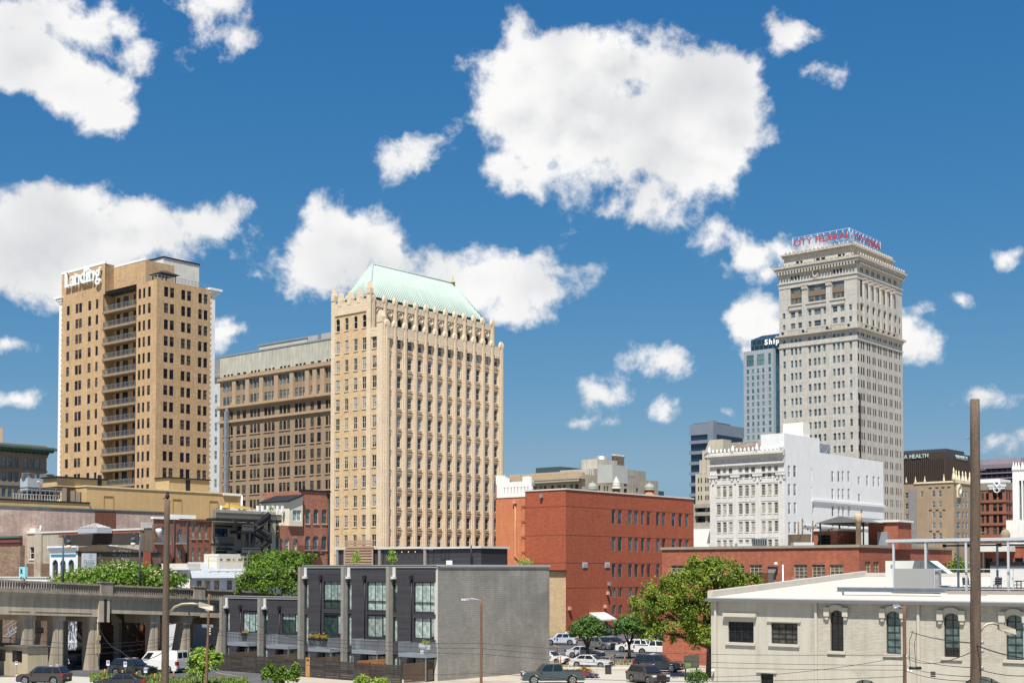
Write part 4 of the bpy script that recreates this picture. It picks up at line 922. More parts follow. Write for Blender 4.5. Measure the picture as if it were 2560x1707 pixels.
    for k in range(3):
        f = Face(B.C+U*(s0+k*3.3)+V*2.48, U, -V); m_.tube([f.at(.1, z0+.1), f.at(2.9, z0+2.4)], .06, 4); m_.tube([f.at(2.9, z0+.1), f.at(.1, z0+2.4)], .06, 4)
    B.put(m_, 'cooling_brace', GREYM)
    # slate roof rising behind the front
    B.done()
white_building()
def simple_block(name, label, x, y, D, xl, xr, ytop, wm, rm=None, cat='building'):
    """plain grid-aligned block read off the picture: corner pixel x, left and right ends, top at the corner"""
    B = Bld(name, label, cat, x, y, D); B.b = B.L.s(xl, y) if xl is not None else 12.; B.a = B.R.s(xr, y) if xr is not None else 12.; B.zt = B.L.z(x, ytop); B.wm = wm; B.rm = rm or ROOFG
    return B
def close(B, opL=(), opR=(), depth=.2):
    mb = B.mb(); wall(mb, B.L, 0, B.b, 0, B.zt, opL, depth); wall(mb, B.R, 0, B.a, 0, B.zt, opR, depth); B.shell(mb, B.a, B.b, B.zt); B.put(mb, 'wall', [B.wm, B.rm])
def slate_roof_building():
    B = simple_block('slate_roofed_building', 'building with a steep brown slate roof behind the white mid-rise', 1900, 1200, 345, 1778, 1960, 1135, mat('stone_grey', (.42, .39, .33), .85, .12)); close(B)
    z0 = B.zt; m_ = B.mb(); f = B.L; z1_ = f.z(1900, 1095); k = 6
    p = [f.at(0, z0), f.at(B.b, z0), f.at(B.b, z1_, -k), f.at(0, z1_, -k)]; m_.poly(p[::-1]); m_.poly([f.at(0, z0), f.at(0, z1_, -k), f.at(0, z0, -12)]); m_.poly([f.at(B.b, z0), f.at(B.b, z1_, -k), f.at(B.b, z0, -12)]); m_.poly([f.at(0, z1_, -k), f.at(B.b, z1_, -k), f.at(B.b, z0, -12), f.at(0, z0, -12)])
    B.put(m_, 'roof', mat('slate', (.20, .155, .12), .85, .25, .6, 0, (.9, .45, (.10, .08, .07), .35)))
slate_roof_building()
def deco_beige():
    D = 335; B = Bld('stepped_building', 'beige stepped art deco office building at the left of the white mid-rise', 'building', 1808, 1200, D); L = B.L
    ST = mat('beige_stone', (.50, .45, .35), .8, .12, .4, .1)
    tiers = [(z6(106, 400), 110, 398), (z6(128, 330), 128, 330), (z6(140, 255), 142, 252), (z6(175, 200), 170, 190)]
    cs = cols(L, z6, 500, [(122, 131), (141, 150), (172, 181), (187, 196)]); rs = rows(L, z6, 180, [(420, 456), (480, 512), (540, 572), (600, 632), (660, 690)]); op = grid(cs, rs)
    b = L.s(*z6(106, 450)); zt = L.z(*z6(205, 390)); mb = B.mb(); wall(mb, L, 0, b, 0, zt, op, .25); B.shell(mb, 14, b, zt); B.put(mb, 'wall', [ST, ROOFG]); B.wins(L, op, fm=DKFR)
    for k, (x, y) in enumerate(((128, 325), (142, 262))):
        m_ = B.mb(); s_ = L.s(*z6(x, 300)); m_.fbox(L, 0, s_, zt+(0 if k == 0 else L.z(*z6(205, 318))-zt), L.z(*z6(205, (318, 250)[k])), -14, -.3-k*.6); B.put(m_, 'upper_tier', ST)
        for q in range(4): m_ = B.mb(); x_ = s_-.6-q*1.4; m_.fbox(L, x_-.35, x_+.35, zt, L.z(*z6(205, (318, 250)[k]))+.8, -.6-k*.6, .05-k*.4); B.put(m_, 'buttress', ST)
    s0, s1 = L.s(*z6(205, 250)), L.s(*z6(165, 250)); m_ = B.mb(); za = L.z(*z6(205, 250)); zb = L.z(*z6(205, 163))
    p = [L.at(0, za), L.at(s1, za), L.at(s1*.72, zb), L.at(0, zb)]; q = [L.at(0, za, -4), L.at(s1, za, -4), L.at(s1*.72, zb, -4), L.at(0, zb, -4)]
    m_.poly(p[::-1]); m_.poly(q); 
    for i in range(4): m_.poly([p[i], p[(i+1) % 4], q[(i+1) % 4], q[i]])
    B.put(m_, 'gable', ST); B.done()
deco_beige()
def parking_deck():
    B = simple_block('parking_deck', 'grey concrete parking deck below the beige stepped building', 1812, 1300, 305, 1733, 1830, 1257, CONC)
    L = B.L; op = []
    for y0, y1 in ((1268, 1279), (1288, 1305)): op.append((.4, B.b-.4, L.z(1770, y1), L.z(1770, y0)))
    close(B, op, (), 1.5)
    m_ = B.mb()
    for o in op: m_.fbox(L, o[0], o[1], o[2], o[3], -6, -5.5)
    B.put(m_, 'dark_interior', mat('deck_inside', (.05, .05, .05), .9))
    for o in op:
        for s_ in (B.b*.28, B.b*.62): m_ = B.mb(); m_.fbox(L, s_-.3, s_+.3, o[2], o[3], -1.4, -.6); B.put(m_, 'column', CONC)
    m_ = B.mb(); m_.fbox(L, B.b*.35, B.b*.98, 0, L.z(1760, 1322), .02, 1.2); B.put(m_, 'white_wall', WHITE)
    # lamp post on the deck
parking_deck()
def blue_tower():
    B = simple_block('glass_office_tower', 'dark blue banded glass office tower left of the skyscrapers', *z6(225, 400), 520, *[z6(66, 400)[0], z6(440, 400)[0]], z6(225, 36)[1], mat('blue_grey_panel', (.17, .20, .25), .5, .1, .3), cat='tower')
    L, Rf = B.L, B.R; G1 = mat('dark_blue_glazing', (.012, .022, .045), .12, 0, spec=.8); PN = B.wm
    zb = L.z(*z6(225, 120)); mb = B.mb(); gbox(mb, B.C+U*.4+V*.4, B.a-.8, B.b-.8, 0, zb); B.put(mb, 'glazing', G1)
    m_ = B.mb(); gbox(m_, B.C, B.a, B.b, zb, L.z(*z6(225, 45))); B.put(m_, 'top_storey', PN)
    m_ = B.mb(); gbox(m_, B.C-U*.6-V*.6, 2.6, 2.6, 0, L.z(*z6(225, 30))); B.put(m_, 'corner_shaft', PN)
    m_ = B.mb(); gbox(m_, B.C+U*8+V*4, 12, 10, L.z(*z6(225, 45)), L.z(*z6(225, 22))); B.put(m_, 'roof_plant', mat('plant_dark', (.10, .11, .13), .7))
    p = 4.2; z = zb-2.2
    while z > 6:
        m_ = B.mb(); m_.fbox(L, 2.1, B.b, z-1.3, z, -.8, .4); B.put(m_, 'balcony_band', PN); m_ = B.mb(); m_.fbox(Rf, 2.1, B.a, z-1.0, z, -.8, .15); B.put(m_, 'spandrel_band', mat('dark_band', (.04, .05, .07), .4)); z -= p
blue_tower()
def ship_tower():
    B = Bld('corporate_tower', 'tall grey granite and teal glass tower half hidden behind the grey skyscraper', 'tower', *z5(632, 1100), 560); L, Rf = B.L, B.R
    GN = mat('grey_granite', (.30, .33, .36), .45, .06, .2, .03, (3.2, 1.6, (.24, .27, .30), .05, .06)); GT = glass('teal_glass', (.05, .12, .13), (.14, .24, .23), .5, .05, .9)
    b = L.s(*z5(430, 1100)); zt = L.z(*z5(632, 893))
    cs = cols(L, z5, 1100, [(450, 467), (485, 500), (520, 535), (555, 570), (598, 616)]); rs = rown(L, z5, 560, (1027, 1057), (1520, 1550), 12); p = rs[0][0]-rs[1][0]; rs += [(rs[-1][0]-p*k, rs[-1][1]-p*k) for k in range(1, 6)]
    big = [(L.s(*z5(x1, 980)), L.s(*z5(x0, 980)), L.z(*z5(570, y1)), L.z(*z5(570, y0))) for x0, x1, y0, y1 in ((450, 498, 930, 1005), (520, 570, 930, 1005), (597, 614, 930, 1005))]
    mb = B.mb(); op = grid(cs, rs); wall(mb, L, 0, b, 0, zt, op+big, .15); wall(mb, Rf, 0, 2, 0, zt)
    B.shell(mb, 30, b, zt); B.put(mb, 'wall', [GN, ROOFG]); B.wins(L, op, style='x', fm=GN, gm=GT, inset=.08); B.wins(L, big, style='g22', fm=DKFR, gm=GT, inset=.08)
    # recessed glass shaft between the bays, and the chamfered glass crown
    m_ = B.mb(); wall(m_, Rf, 2, 30, 0, zt+3); B.put(m_, 'glass_shaft', mat('shaft_glass', (.035, .09, .10), .1, .3, .5, 0, (4, 3.8, (.02, .03, .035), .25, .15), spec=.9))
    C2 = B.C+U*1.5+V*.5; f = Face(C2, V, -U); f2 = Face(C2, U, -V); b2 = f.s(*z5(480, 860)); z0, z1_, z2_ = zt, f.z(*z5(480, 838)), f.z(*z5(540, 800)); k = 3.5
    GC = mat('crown_glass', (.012, .03, .045), .1, .1, .3, 0, (2.2, 2.4, (.10, .15, .17), .15, .10), spec=.9)
    m_ = B.mb(); m_.poly([f.at(-6, z0), f.at(b2, z0), f.at(b2, z1_), f.at(-6, z1_)][::-1]); m_.poly([f.at(-6, z1_), f.at(b2, z1_), f.at(b2-k, z2_, -k), f.at(-6, z2_, -k)][::-1]); m_.poly([f.at(b2, z0), f.at(b2, z0, -24), f.at(b2, z1_, -24), f.at(b2, z1_)]); m_.poly([f.at(b2, z1_), f.at(b2, z1_, -24), f.at(b2-k, z2_, -24), f.at(b2-k, z2_, -k)]); m_.poly([f.at(b2-k, z2_, -k), f.at(b2-k, z2_, -24), f.at(-6, z2_, -24), f.at(-6, z2_, -k)]); m_.poly([f.at(-6, z0), f.at(-6, z1_), f.at(-6, z2_, -k), f.at(-6, z2_, -24), f.at(-6, z0, -24)])
    cr = B.put(m_, 'glass_crown', GC)
    sg = empty('crown_lettering', B.o, 'bold white lettering on the dark glass crown of the teal tower', 'sign')
    letters(sg, B.o, f, 'Shipt', f.s(*z5(575, 850)), f.s(*z5(700, 840)), f.z(*z5(600, 868)), f.z(*z5(600, 832))-f.z(*z5(600, 868)), mat('sign_white', (.85, .85, .85), .5, 0), .3, .12, .3)
    B.done()
ship_tower()
def viva_tower():
    B = simple_block('bronze_glass_tower', 'dark bronze glass office block with small pale lettering, far right', *z6(1810, 400), 600, *[z6(1480, 400)[0], z6(1985, 400)[0]], z6(1810, 240)[1], mat('bronze_panel', (.055, .04, .032), .45, .05), cat='tower')
    L, Rf = B.L, B.R; close(B)
    BZ = mat('bronze_mullion', (.06, .043, .034), .5); GB = mat('bronze_glazing', (.014, .013, .014), .2, .2, .2, 0, (3.0, 3.8, (.035, .026, .02), .5, .25), spec=.35)
    zt = L.z(*z6(1810, 290))
    for f, ln, n in ((L, B.b, 24), (Rf, B.a, 16)):
        m_ = B.mb(); m_.fbox(f, .3, ln-.3, 0, zt, .002, .1); B.put(m_, 'glazing', GB)
        for k in range(n+1): m_ = B.mb(); x = ln*k/n; m_.fbox(f, x-.25, x+.25, 0, zt, .102, .6); B.put(m_, 'mullion', BZ)
    m_ = B.mb(); gbox(m_, B.C+U*9+V*3, 22, 46, B.zt, L.z(*z6(1810, 208))); B.put(m_, 'roof_plant', mat('plant_navy', (.045, .05, .075), .6))
    SW = mat('sign_mint', (.36, .46, .44), .5, 0); sg = empty('building_lettering', B.o, 'pale mint lettering along the top of the dark bronze glass block', 'sign')
    h = L.z(*z6(1640, 258))-L.z(*z6(1640, 285))
    letters(sg, B.o, L, 'VIVA HEALTH', L.s(*z6(1478, 275)), L.s(*z6(1700, 270)), L.z(*z6(1640, 285)), h, SW, .3, .06, .35)
    letters(sg, B.o, Rf, 'VIVA HEALTH', Rf.s(*z6(1880, 275)), Rf.s(*z6(1958, 280)), L.z(*z6(1640, 285))-.2, h, SW, .3, .04, .35)
viva_tower()
def brown_finial_building():
    B = simple_block('brick_office_building', 'light brown brick office building with cream pinnacles along its roof', *z6(1872, 600), 400, *[z6(1500, 600)[0], z6(2050, 600)[0]], z6(1872, 452)[1], mat('light_brown_brick', (.31, .23, .16), .9, .12, .3, .1, fine=.08))
    L, Rf = B.L, B.R; CR = mat('cream_ornament', (.66, .58, .42), .75, .1)
    def ro(f, x0, x1, y0, y1): q = sorted((f.s(*z6(x0, 600)), f.s(*z6(x1, 600)))); return (q[0], q[1], f.z(*z6((x0+x1)/2, y1)), f.z(*z6((x0+x1)/2, y0)))
    op = [ro(L, x0, x1, y0, y0+42) for y0 in (508, 581, 654, 726, 798) for x0, x1 in ((1724, 1745), (1768, 1789))]+[ro(L, x0, x1, y0, y0+38) for y0 in (522, 595, 668, 740) for x0, x1 in ((1540, 1560),)]+[ro(L, 1645, 1667, 512, 552)]
    opr = [ro(Rf, x0, x1, y0, y0+44) for y0 in (510, 580, 652, 724, 796) for x0, x1 in ((1890, 1914), (1930, 1942), (1954, 1966), (1985, 1998), (2012, 2024), (2036, 2048))]
    close(B, op, opr); B.wins(L, op, fm=TANFR, gm=G_TEAL); B.wins(Rf, opr, fm=TANFR, gm=G_TEAL, inset=.08)
    m_ = B.mb(); m_.fbox(L, -.1, B.b*.72, B.zt, B.zt+.5, -.4, .25); m_.fbox(Rf, -.1, B.a, B.zt, B.zt+.5, -.4, .25); B.put(m_, 'parapet_cap', CR)
    m_ = B.mb(); s0, s1 = L.s(*z6(1618, 600)), L.s(*z6(1565, 600)); m_.fbox(L, s0, s1, 0, L.z(*z6(1590, 500)), .02, .4); B.put(m_, 'grey_flue', mat('flue_grey', (.22, .22, .22), .8))
    cst = MB(); cst.lathe((0, 0, 0), [(.4, 0), (.5, .6), (.3, 1.6), (.18, 2.2), (.24, 2.4), (.03, 3.2)], 8); cm = cst.mesh('pinnacle', CR)
    for f, x, sc in [(L, 1870, 1.3), (L, 1803, .7), (L, 1672, .6), (L, 1608, .6), (L, 1545, .6)]+[(Rf, x, 1.1) for x in (1893, 1912, 1937, 1958, 1985, 2020, 2045)]:
        o = link('pinnacle', cm, B.root, f.at(f.s(*z6(x, 450)), B.zt+.4, -.2)-B.o); o.scale = (sc, sc, sc)
    m_ = B.mb(); f = Rf; s_ = f.s(*z6(1902, 520)); m_.fbox(f, s_-1.3, s_+1.3, f.z(*z6(1902, 555)), f.z(*z6(1902, 470)), .02, .4); m_.tube([f.at(s_+1.1*cos(q*pi/6), f.z(*z6(1902, 500))+1.4*sin(q*pi/6), .5) for q in range(13)], .25, 6, caps=False); B.put(m_, 'ornament', CR)
    for x, y in ((1712, 490), (1758, 488), (1800, 486), (1840, 484), (1712, 642), (1758, 641), (1805, 640), (1712, 785), (1760, 786)):
        q = ro(L, x-10, x+10, y-3, y+3); m_ = B.mb(); m_.fbox(L, *q, .02, .1); B.put(m_, 'wall_vent', BLACKM)
    B.done()
brown_finial_building()
def purple_tower():
    B = simple_block('purple_grey_tower', 'low wide purple grey office block with ribbon windows behind the pole', *z6(2420, 400), 620, *[z6(2035, 400)[0], None], z6(2350, 315)[1], mat('purple_grey_panel', (.20, .165, .19), .6, .06), cat='tower')
    L = B.L; B.a = 30; op = [(1, B.b-1, L.z(*z6(2200, y+14)), L.z(*z6(2200, y-14))) for y in (368, 405, 442)]
    close(B, op, (), .4)
    m_ = B.mb()
    for o in op: m_.fbox(L, o[0], o[1], o[2], o[3], -.6, -.38)
    B.put(m_, 'ribbon_glazing', mat('ribbon_glass', (.012, .014, .03), .1, .2, .3, 0, (2.5, 9, (.06, .05, .06), .3, .2), spec=.8))
    m_ = B.mb(); gbox(m_, B.C+U*6+V*8, 24, 48, B.zt, L.z(*z6(2250, 280))); B.put(m_, 'roof_plant', mat('plant_mauve', (.26, .22, .24), .7))
purple_tower()
def red_brown_building():
    B = simple_block('red_brown_building', 'red brown brick office building with a grey top storey and round emblem', *z6(2228, 600), 420, *[z6(2000, 600)[0], z6(2300, 600)[0]], z6(2228, 500)[1], mat('red_brown_brick', (.25, .105, .065), .9, .12, .3, .1))
    L, Rf = B.L, B.R; GT = mat('grey_top', (.26, .22, .18), .8, .1)
    cs = cols(L, z6, 600, [(2062, 2078), (2092, 2112), (2140, 2166), (2178, 2205)]); rs = rows(L, z6, 2170, [(522, 570), (597, 648), (674, 728), (752, 806)]); op = grid(cs, rs)
    cr = cols(Rf, z6, 600, [(2232, 2242), (2250, 2260)]); opr = grid(cr, rs)
    close(B, op, opr); B.wins(L, op, fm=DKFR, gm=G_DARK); B.wins(Rf, opr, fm=DKFR, inset=.08)
    for y in (580, 660, 738): m_ = B.mb(); z = L.z(*z6(2228, y)); gbox(m_, B.C-U*.3-V*.3, B.a+.6, B.b+.6, z-.3, z+.2); B.put(m_, 'string_course', B.wm)
    m_ = B.mb(); gbox(m_, B.C-U*.2-V*.2, B.a+.4, B.b+.4, B.zt, L.z(*z6(2228, 450))); B.put(m_, 'top_storey', GT)
    m_ = B.mb(); gbox(m_, B.C+U*3+V*3, 10, 14, L.z(*z6(2228, 450)), L.z(*z6(2228, 420))); B.put(m_, 'penthouse', WHITE)
    sg = empty('round_emblem', B.o, 'pale winged disc emblem on the grey top storey', 'sign'); f = L; s_ = f.s(*z6(2170, 486)); z = f.z(*z6(2170, 486)); m_ = B.mb(); SM = mat('emblem_grey', (.6, .63, .66), .5)
    m_.tube([f.at(s_+1.2*cos(q*pi/8), z+1.7*sin(q*pi/8), .5) for q in range(17)], .22, 6, caps=False); m_.fbox(f, s_-2.9, s_+2.9, z+.1, z+.9, .3, .5); m_.fbox(f, s_-2.6, s_+2.6, z-.6, z-.1, .3, .5); m_.tube([f.at(s_-1, z-1.4, .5), f.at(s_+1, z+1.5, .5)], .2, 5); m_.tube([f.at(s_+1, z-1.4, .5), f.at(s_-1, z+1.5, .5)], .2, 5)
    m_.build('emblem', SM, sg, (0, 0, 0)); B.done()
red_brown_building()
def white_edge_tower():
    B = simple_block('white_gothic_tower', 'white terracotta tower with slim piers at the right edge', *z6(2420, 500), 330, *[z6(2274, 500)[0], None], z6(2300, 372)[1], mat('white_tower_terracotta', (.70, .70, .69), .7, .06), cat='tower')
    L = B.L; B.a = 14; op = [(L.s(*z6(x1, 500)), L.s(*z6(x0, 500)), 20, L.z(*z6(2330, 440))) for x0, x1 in ((2318, 2334), (2344, 2356))]
    close(B, op, (), .8); m_ = B.mb()
    for o in op: m_.fbox(L, o[0], o[1], o[2], o[3], -.9, -.78)
    B.put(m_, 'dark_glazing', mat('bay_glass', (.02, .022, .03), .15, .2, .4, 0, (1.5, 3.4, (.10, .10, .11), .2, .3), spec=.7))
    cst = MB(); cst.lathe((0, 0, 0), [(.4, 0), (.5, .6), (.2, 1.6), (.03, 2.4)], 6); cm = cst.mesh('pinnacle', WHITE)
    for x in (2278, 2296, 2314, 2338, 2352): link('pinnacle', cm, B.root, L.at(L.s(*z6(x, 400)), B.zt, -.3)-B.o)
    W2 = simple_block('white_penthouse', 'plain white stucco wall block at the right edge above the brick roofline', *z6(2420, 760), 190, *[z6(2230, 760)[0], None], z6(2300, 706)[1], mat('white_stucco', (.74, .72, .67), .85, .1, .6, .15)); W2.a = 10; close(W2)
white_edge_tower()
# ---------------------------------------------------------------- classical grey building behind the red block
def classical_building():
    B = Bld('classical_building', 'grey stone classical building with heavy cornice behind the red brick block', 'building', *z4(617, 280), 300); L, Rf = B.L, B.R
    ST = mat('weathered_limestone', (.40, .35, .27), .9, .18, .4, .22); ST2 = mat('pale_concrete', (.47, .44, .38), .9, .16, .4, .2); DK = mat('cornice_dark_metal', (.12, .10, .085), .8)  # DK: darker tone of the lowest cornice band
    b = L.s(*z4(118, 260)); a = Rf.s(*z4(815, 280)); zt = L.z(*z4(617, 243)); zP = L.z(*z4(617, 222))
    cs = cols(L, z4, 300, [(150, 165), (180, 195), (225, 240), (262, 280), (300, 318), (338, 352), (365, 382), (412, 430), (457, 478), (490, 510), (537, 556), (570, 590)]); op = [(c[0], c[1], L.z(*z4(560, 318)), L.z(*z4(560, 288))) for c in cs]
    opr = [(Rf.s(*z4(x0, 300)), Rf.s(*z4(x1, 300)), Rf.z(*z4(700, 325)), Rf.z(*z4(700, 293))) for x0, x1 in ((648, 658), (668, 678), (690, 700), (722, 735), (757, 768), (776, 787))]
    mb = B.mb(); wall(mb, L, 0, b, 0, zt, op, .3); wall(mb, Rf, 0, a, 0, zP, opr, .3); B.shell(mb, a, b, zt); B.put(mb, 'wall', [ST, ROOFG]); B.wins(L, op, fm=DKFR, gm=G_TEAL); B.wins(Rf, opr, fm=DKFR, gm=G_TEAL, inset=.1)
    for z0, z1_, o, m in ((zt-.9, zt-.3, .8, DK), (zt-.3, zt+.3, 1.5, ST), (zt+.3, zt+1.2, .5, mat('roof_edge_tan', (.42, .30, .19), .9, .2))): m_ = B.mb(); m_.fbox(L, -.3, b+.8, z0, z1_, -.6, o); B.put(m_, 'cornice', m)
    md = MB(); md.box(0, .5, -.6, 0, 0, .55); mm = md.mesh('modillion', ST)
    for k in range(44): s_ = k*b/44; q, rz = L.frame(s_, s_+.5); link('modillion', mm, B.root, L.at(q, zt-.86, .81)-B.o, rz)
    for k in range(36): m_ = B.mb(); s_ = 1+k*(b-2)/36; m_.fbox(L, s_, s_+.35, zt+1.2, zt+1.6, -.4, .1); B.put(m_, 'roof_crest', ST2)
    # roof plant and rear wings
    def bx(x0, x1, y0, y1, dep, name, m, u0=4.):
        f = Face(B.C+U*u0, V, -U); s0, s1 = f.s(*z4(x1, y1)), f.s(*z4(x0, y1)); m_ = B.mb(); m_.fbox(f, s0, s1, zP-2, f.z(*z4(x0, y0)), -dep, 0); B.put(m_, name, m)
    bx(312, 470, 182, 230, 9, 'glass_penthouse', mat('penthouse_teal', (.06, .09, .095), .2, .1), 7); bx(470, 690, 198, 230, 10, 'rooftop_wing', ST2, 6)
    bx(612, 715, 128, 190, 8, 'lift_house', ST2, 12); bx(715, 812, 165, 230, 6, 'lift_house', mat('lift_grey', (.40, .41, .39), .8, .1), 3)
    f = Face(B.C+V*-6., U, -V); R2 = Face(B.C, U, -V)
    C2 = B.C+U*R2.s(*z4(812, 250)); g = Face(C2, U, -V); m_ = B.mb(); w = g.s(*z4(1112, 300)); zz = g.z(*z4(1000, 258))
    ops = [(g.s(*z4(x0, 310)), g.s(*z4(x1, 310)), g.z(*z4(x0, y1)), g.z(*z4(x0, y0))) for x0, x1, y0, y1 in ((888, 908, 285, 300), (888, 908, 315, 345), (968, 980, 312, 338))]
    wall(m_, g, 0, w, 0, zz, ops, .3); q = [C2, C2+U*w, C2+U*w+V*14, C2+V*14]; m_.poly([(x.x, x.y, zz) for x in q]); m_.poly([(q[1].x, q[1].y, 0), (q[2].x, q[2].y, 0), (q[2].x, q[2].y, zz), (q[1].x, q[1].y, zz)]); m_.poly([(q[0].x, q[0].y, 0), (q[0].x, q[0].y, zz), (q[3].x, q[3].y, zz), (q[3].x, q[3].y, 0)])
    B.put(m_, 'rear_wing', mat('stained_concrete', (.38, .34, .27), .92, .24, .4, .35)); B.wins(g, ops, fm=DKFR, gm=G_DARK, inset=.1)
    h = Face(C2+V*7, U, -V); m_ = B.mb(); m_.fbox(h, h.s(*z4(840, 230)), h.s(*z4(1030, 230)), zz-1, h.z(*z4(930, 195)), -7, 0); B.put(m_, 'upper_wing', mat('stained_concrete', (.38, .34, .27), .92, .24, .4, .35))
    m_ = B.mb(); m_.fbox(g, g.s(*z4(815, 240)), g.s(*z4(970, 240)), zz, g.z(*z4(900, 228)), -2, -.3); B.put(m_, 'roof_screen', GREYM)
    m_ = B.mb(); m_.fbox(g, w, w+7, 0, g.z(*z4(1140, 325)), -8, -3); B.put(m_, 'dark_annex', mat('annex_dark', (.06, .07, .08), .7))
    c = h.at(h.s(*z4(785, 130)), 0, -2); m_ = B.mb(); m_.lathe((c.x, c.y, zz), [(1.7, 0), (1.7, h.z(*z4(785, 104))-zz)], 14); B.put(m_, 'exhaust_stack', GALV)
    m_ = B.mb()
    for x in (845, 862, 880, 897): c = h.at(h.s(*z4(x, 180)), 0, -1); m_.lathe((c.x, c.y, h.z(*z4(930, 195))), [(.55, 0), (.55, 3.0), (.7, 3.1), (.7, 3.5)], 8)
    B.put(m_, 'roof_vent', mat('vent_tan', (.42, .36, .28), .8)); 
    m_ = B.mb()
    m_.tube([L.at(L.s(*z4(560, 180)), zt+1, -6), L.at(L.s(*z4(560, 180)), L.z(*z4(560, 150)), -6)], .08, 4); m_.tube([L.at(L.s(*z4(575, 180)), zt+1, -6), L.at(L.s(*z4(575, 180)), L.z(*z4(575, 160)), -6)], .08, 4); B.put(m_, 'antenna', GREYM)
    B.done()
classical_building()
# ---------------------------------------------------------------- red brick block
def red_block():
    B = Bld('red_brick_block', 'large plain red brick block with slim window slots beside the parking lot', 'building', *z4(508, 700), 212); L, Rf = B.L, B.R
    RB = mat('red_brick', (.345, .088, .042), .85, .09, .3, .09, (.60, .2, (.28, .075, .045), .14, .02), fine=.07); TB = mat('tan_brick_base', (.50, .37, .22), .9, .16, .6, .12, (.4, .14, (.42, .31, .19), .12))
    b = L.s(*z4(243, 600)); a = Rf.s(*z4(1343, 500)); zt = L.z(*z4(508, 322))
    xs = [(808, 832), (849, 874), (915, 939), (955, 979), (999, 1021), (1037, 1060), (1098, 1120), (1136, 1158), (1200, 1224), (1245, 1268), (1287, 1310)]
    cs = cols(Rf, z4, 500, xs)
    rr = [(Rf.z(*z4(838, y1)), Rf.z(*z4(838, y0))) for y0, y1 in ((452, 546), (630, 723), (808, 898), (963, 1025), (1075, 1138))]
    op = grid(cs, rr); zb = L.z(*z4(508, 852))
    mb = B.mb(); wall(mb, Rf, 0, a, 0, zt, op, .25); wall(mb, L, 0, b, zb, zt); wall(mb, L.shift(-.25), 0, b, 0, zb, m=1); mb.poly([L.at(0, zb), L.at(b, zb), L.at(b, zb, -.25), L.at(0, zb, -.25)]); B.shell(mb, a, b, zt); B.put(mb, 'wall', [RB, TB, ROOFG])
    B.wins(Rf, op, style='x', fm=mat('grey_frame', (.20, .19, .18), .6, 0), gm=glass('slot_glass', (.012, .014, .016), (.09, .11, .13), .4, .03, .9), inset=.12)
    m_ = B.mb(); gbox(m_, B.C-U*.12-V*.12, a+.24, b+.24, zt+.003, zt+.22); B.put(m_, 'parapet_cap', mat('cap_white', (.60, .58, .54), .7))
    m_ = B.mb(); m_.fbox(L, -.1, b, zb-.12, zb+.1, .002, .2); B.put(m_, 'flashing', BLACKM)
    for y in (430, 618, 800, 965):                              # control joints
        z = L.z(*z4(508, y)); m_ = B.mb(); m_.fbox(Rf, .02, a, z-.04, z+.04, .0, .012); 
        if y < 850: m_.fbox(L, .02, b, z-.04, z+.04, .0, .012)
        B.put(m_, 'control_joint', mat('joint_dark', (.16, .045, .028), .9))
    for x, y in ((632, 813), (778, 813)): s_, z = Rf.hit(*z4(x, y)); m_ = B.mb(); m_.fbox(Rf, s_-.65, s_+.65, z-.5, z+.4, .01, .1); [m_.fbox(Rf, s_-.55, s_+.55, z-.4+k*.25, z-.3+k*.25, .1, .14) for k in range(3)]; B.put(m_, 'louvre', mat('louvre_grey', (.45, .46, .47), .6))
    for f, x, y in ((Rf, 777, 998), (Rf, 527, 1098), (Rf, 785, 938), (L, 355, 365), (Rf, 760, 1085)): s_, z = f.hit(*z4(x, y)); m_ = B.mb(); m_.fbox(f, s_-.22, s_+.22, z-.25, z+.3, .0, .45); m_.fbox(f, s_-.12, s_+.12, z-.35, z-.25, .1, .4); B.put(m_, 'wall_lamp', mat('lamp_terracotta', (.55, .30, .2), .6) if y > 990 else GREYM)
    # canopy over the door
    s0, z0 = Rf.hit(*z4(660, 1125)); s1, _ = Rf.hit(*z4(765, 1150)); m_ = B.mb()
    p = [Rf.at(s0, z0, 0), Rf.at(s1, z0, 0), Rf.at(s1, z0-1.1, 2.4), Rf.at(s0, z0-1.1, 2.4)]; q = [x-Vector((0, 0, .25)) for x in p]; m_.hexa([q[3], q[2], q[1], q[0], p[3], p[2], p[1], p[0]]); m_.poly([p[0], p[3], Rf.at(s0, z0-1.2, 0)]); B.put(m_, 'door_canopy', mat('canopy_grey', (.48, .47, .43), .7, .08))
    B.done()
red_block()
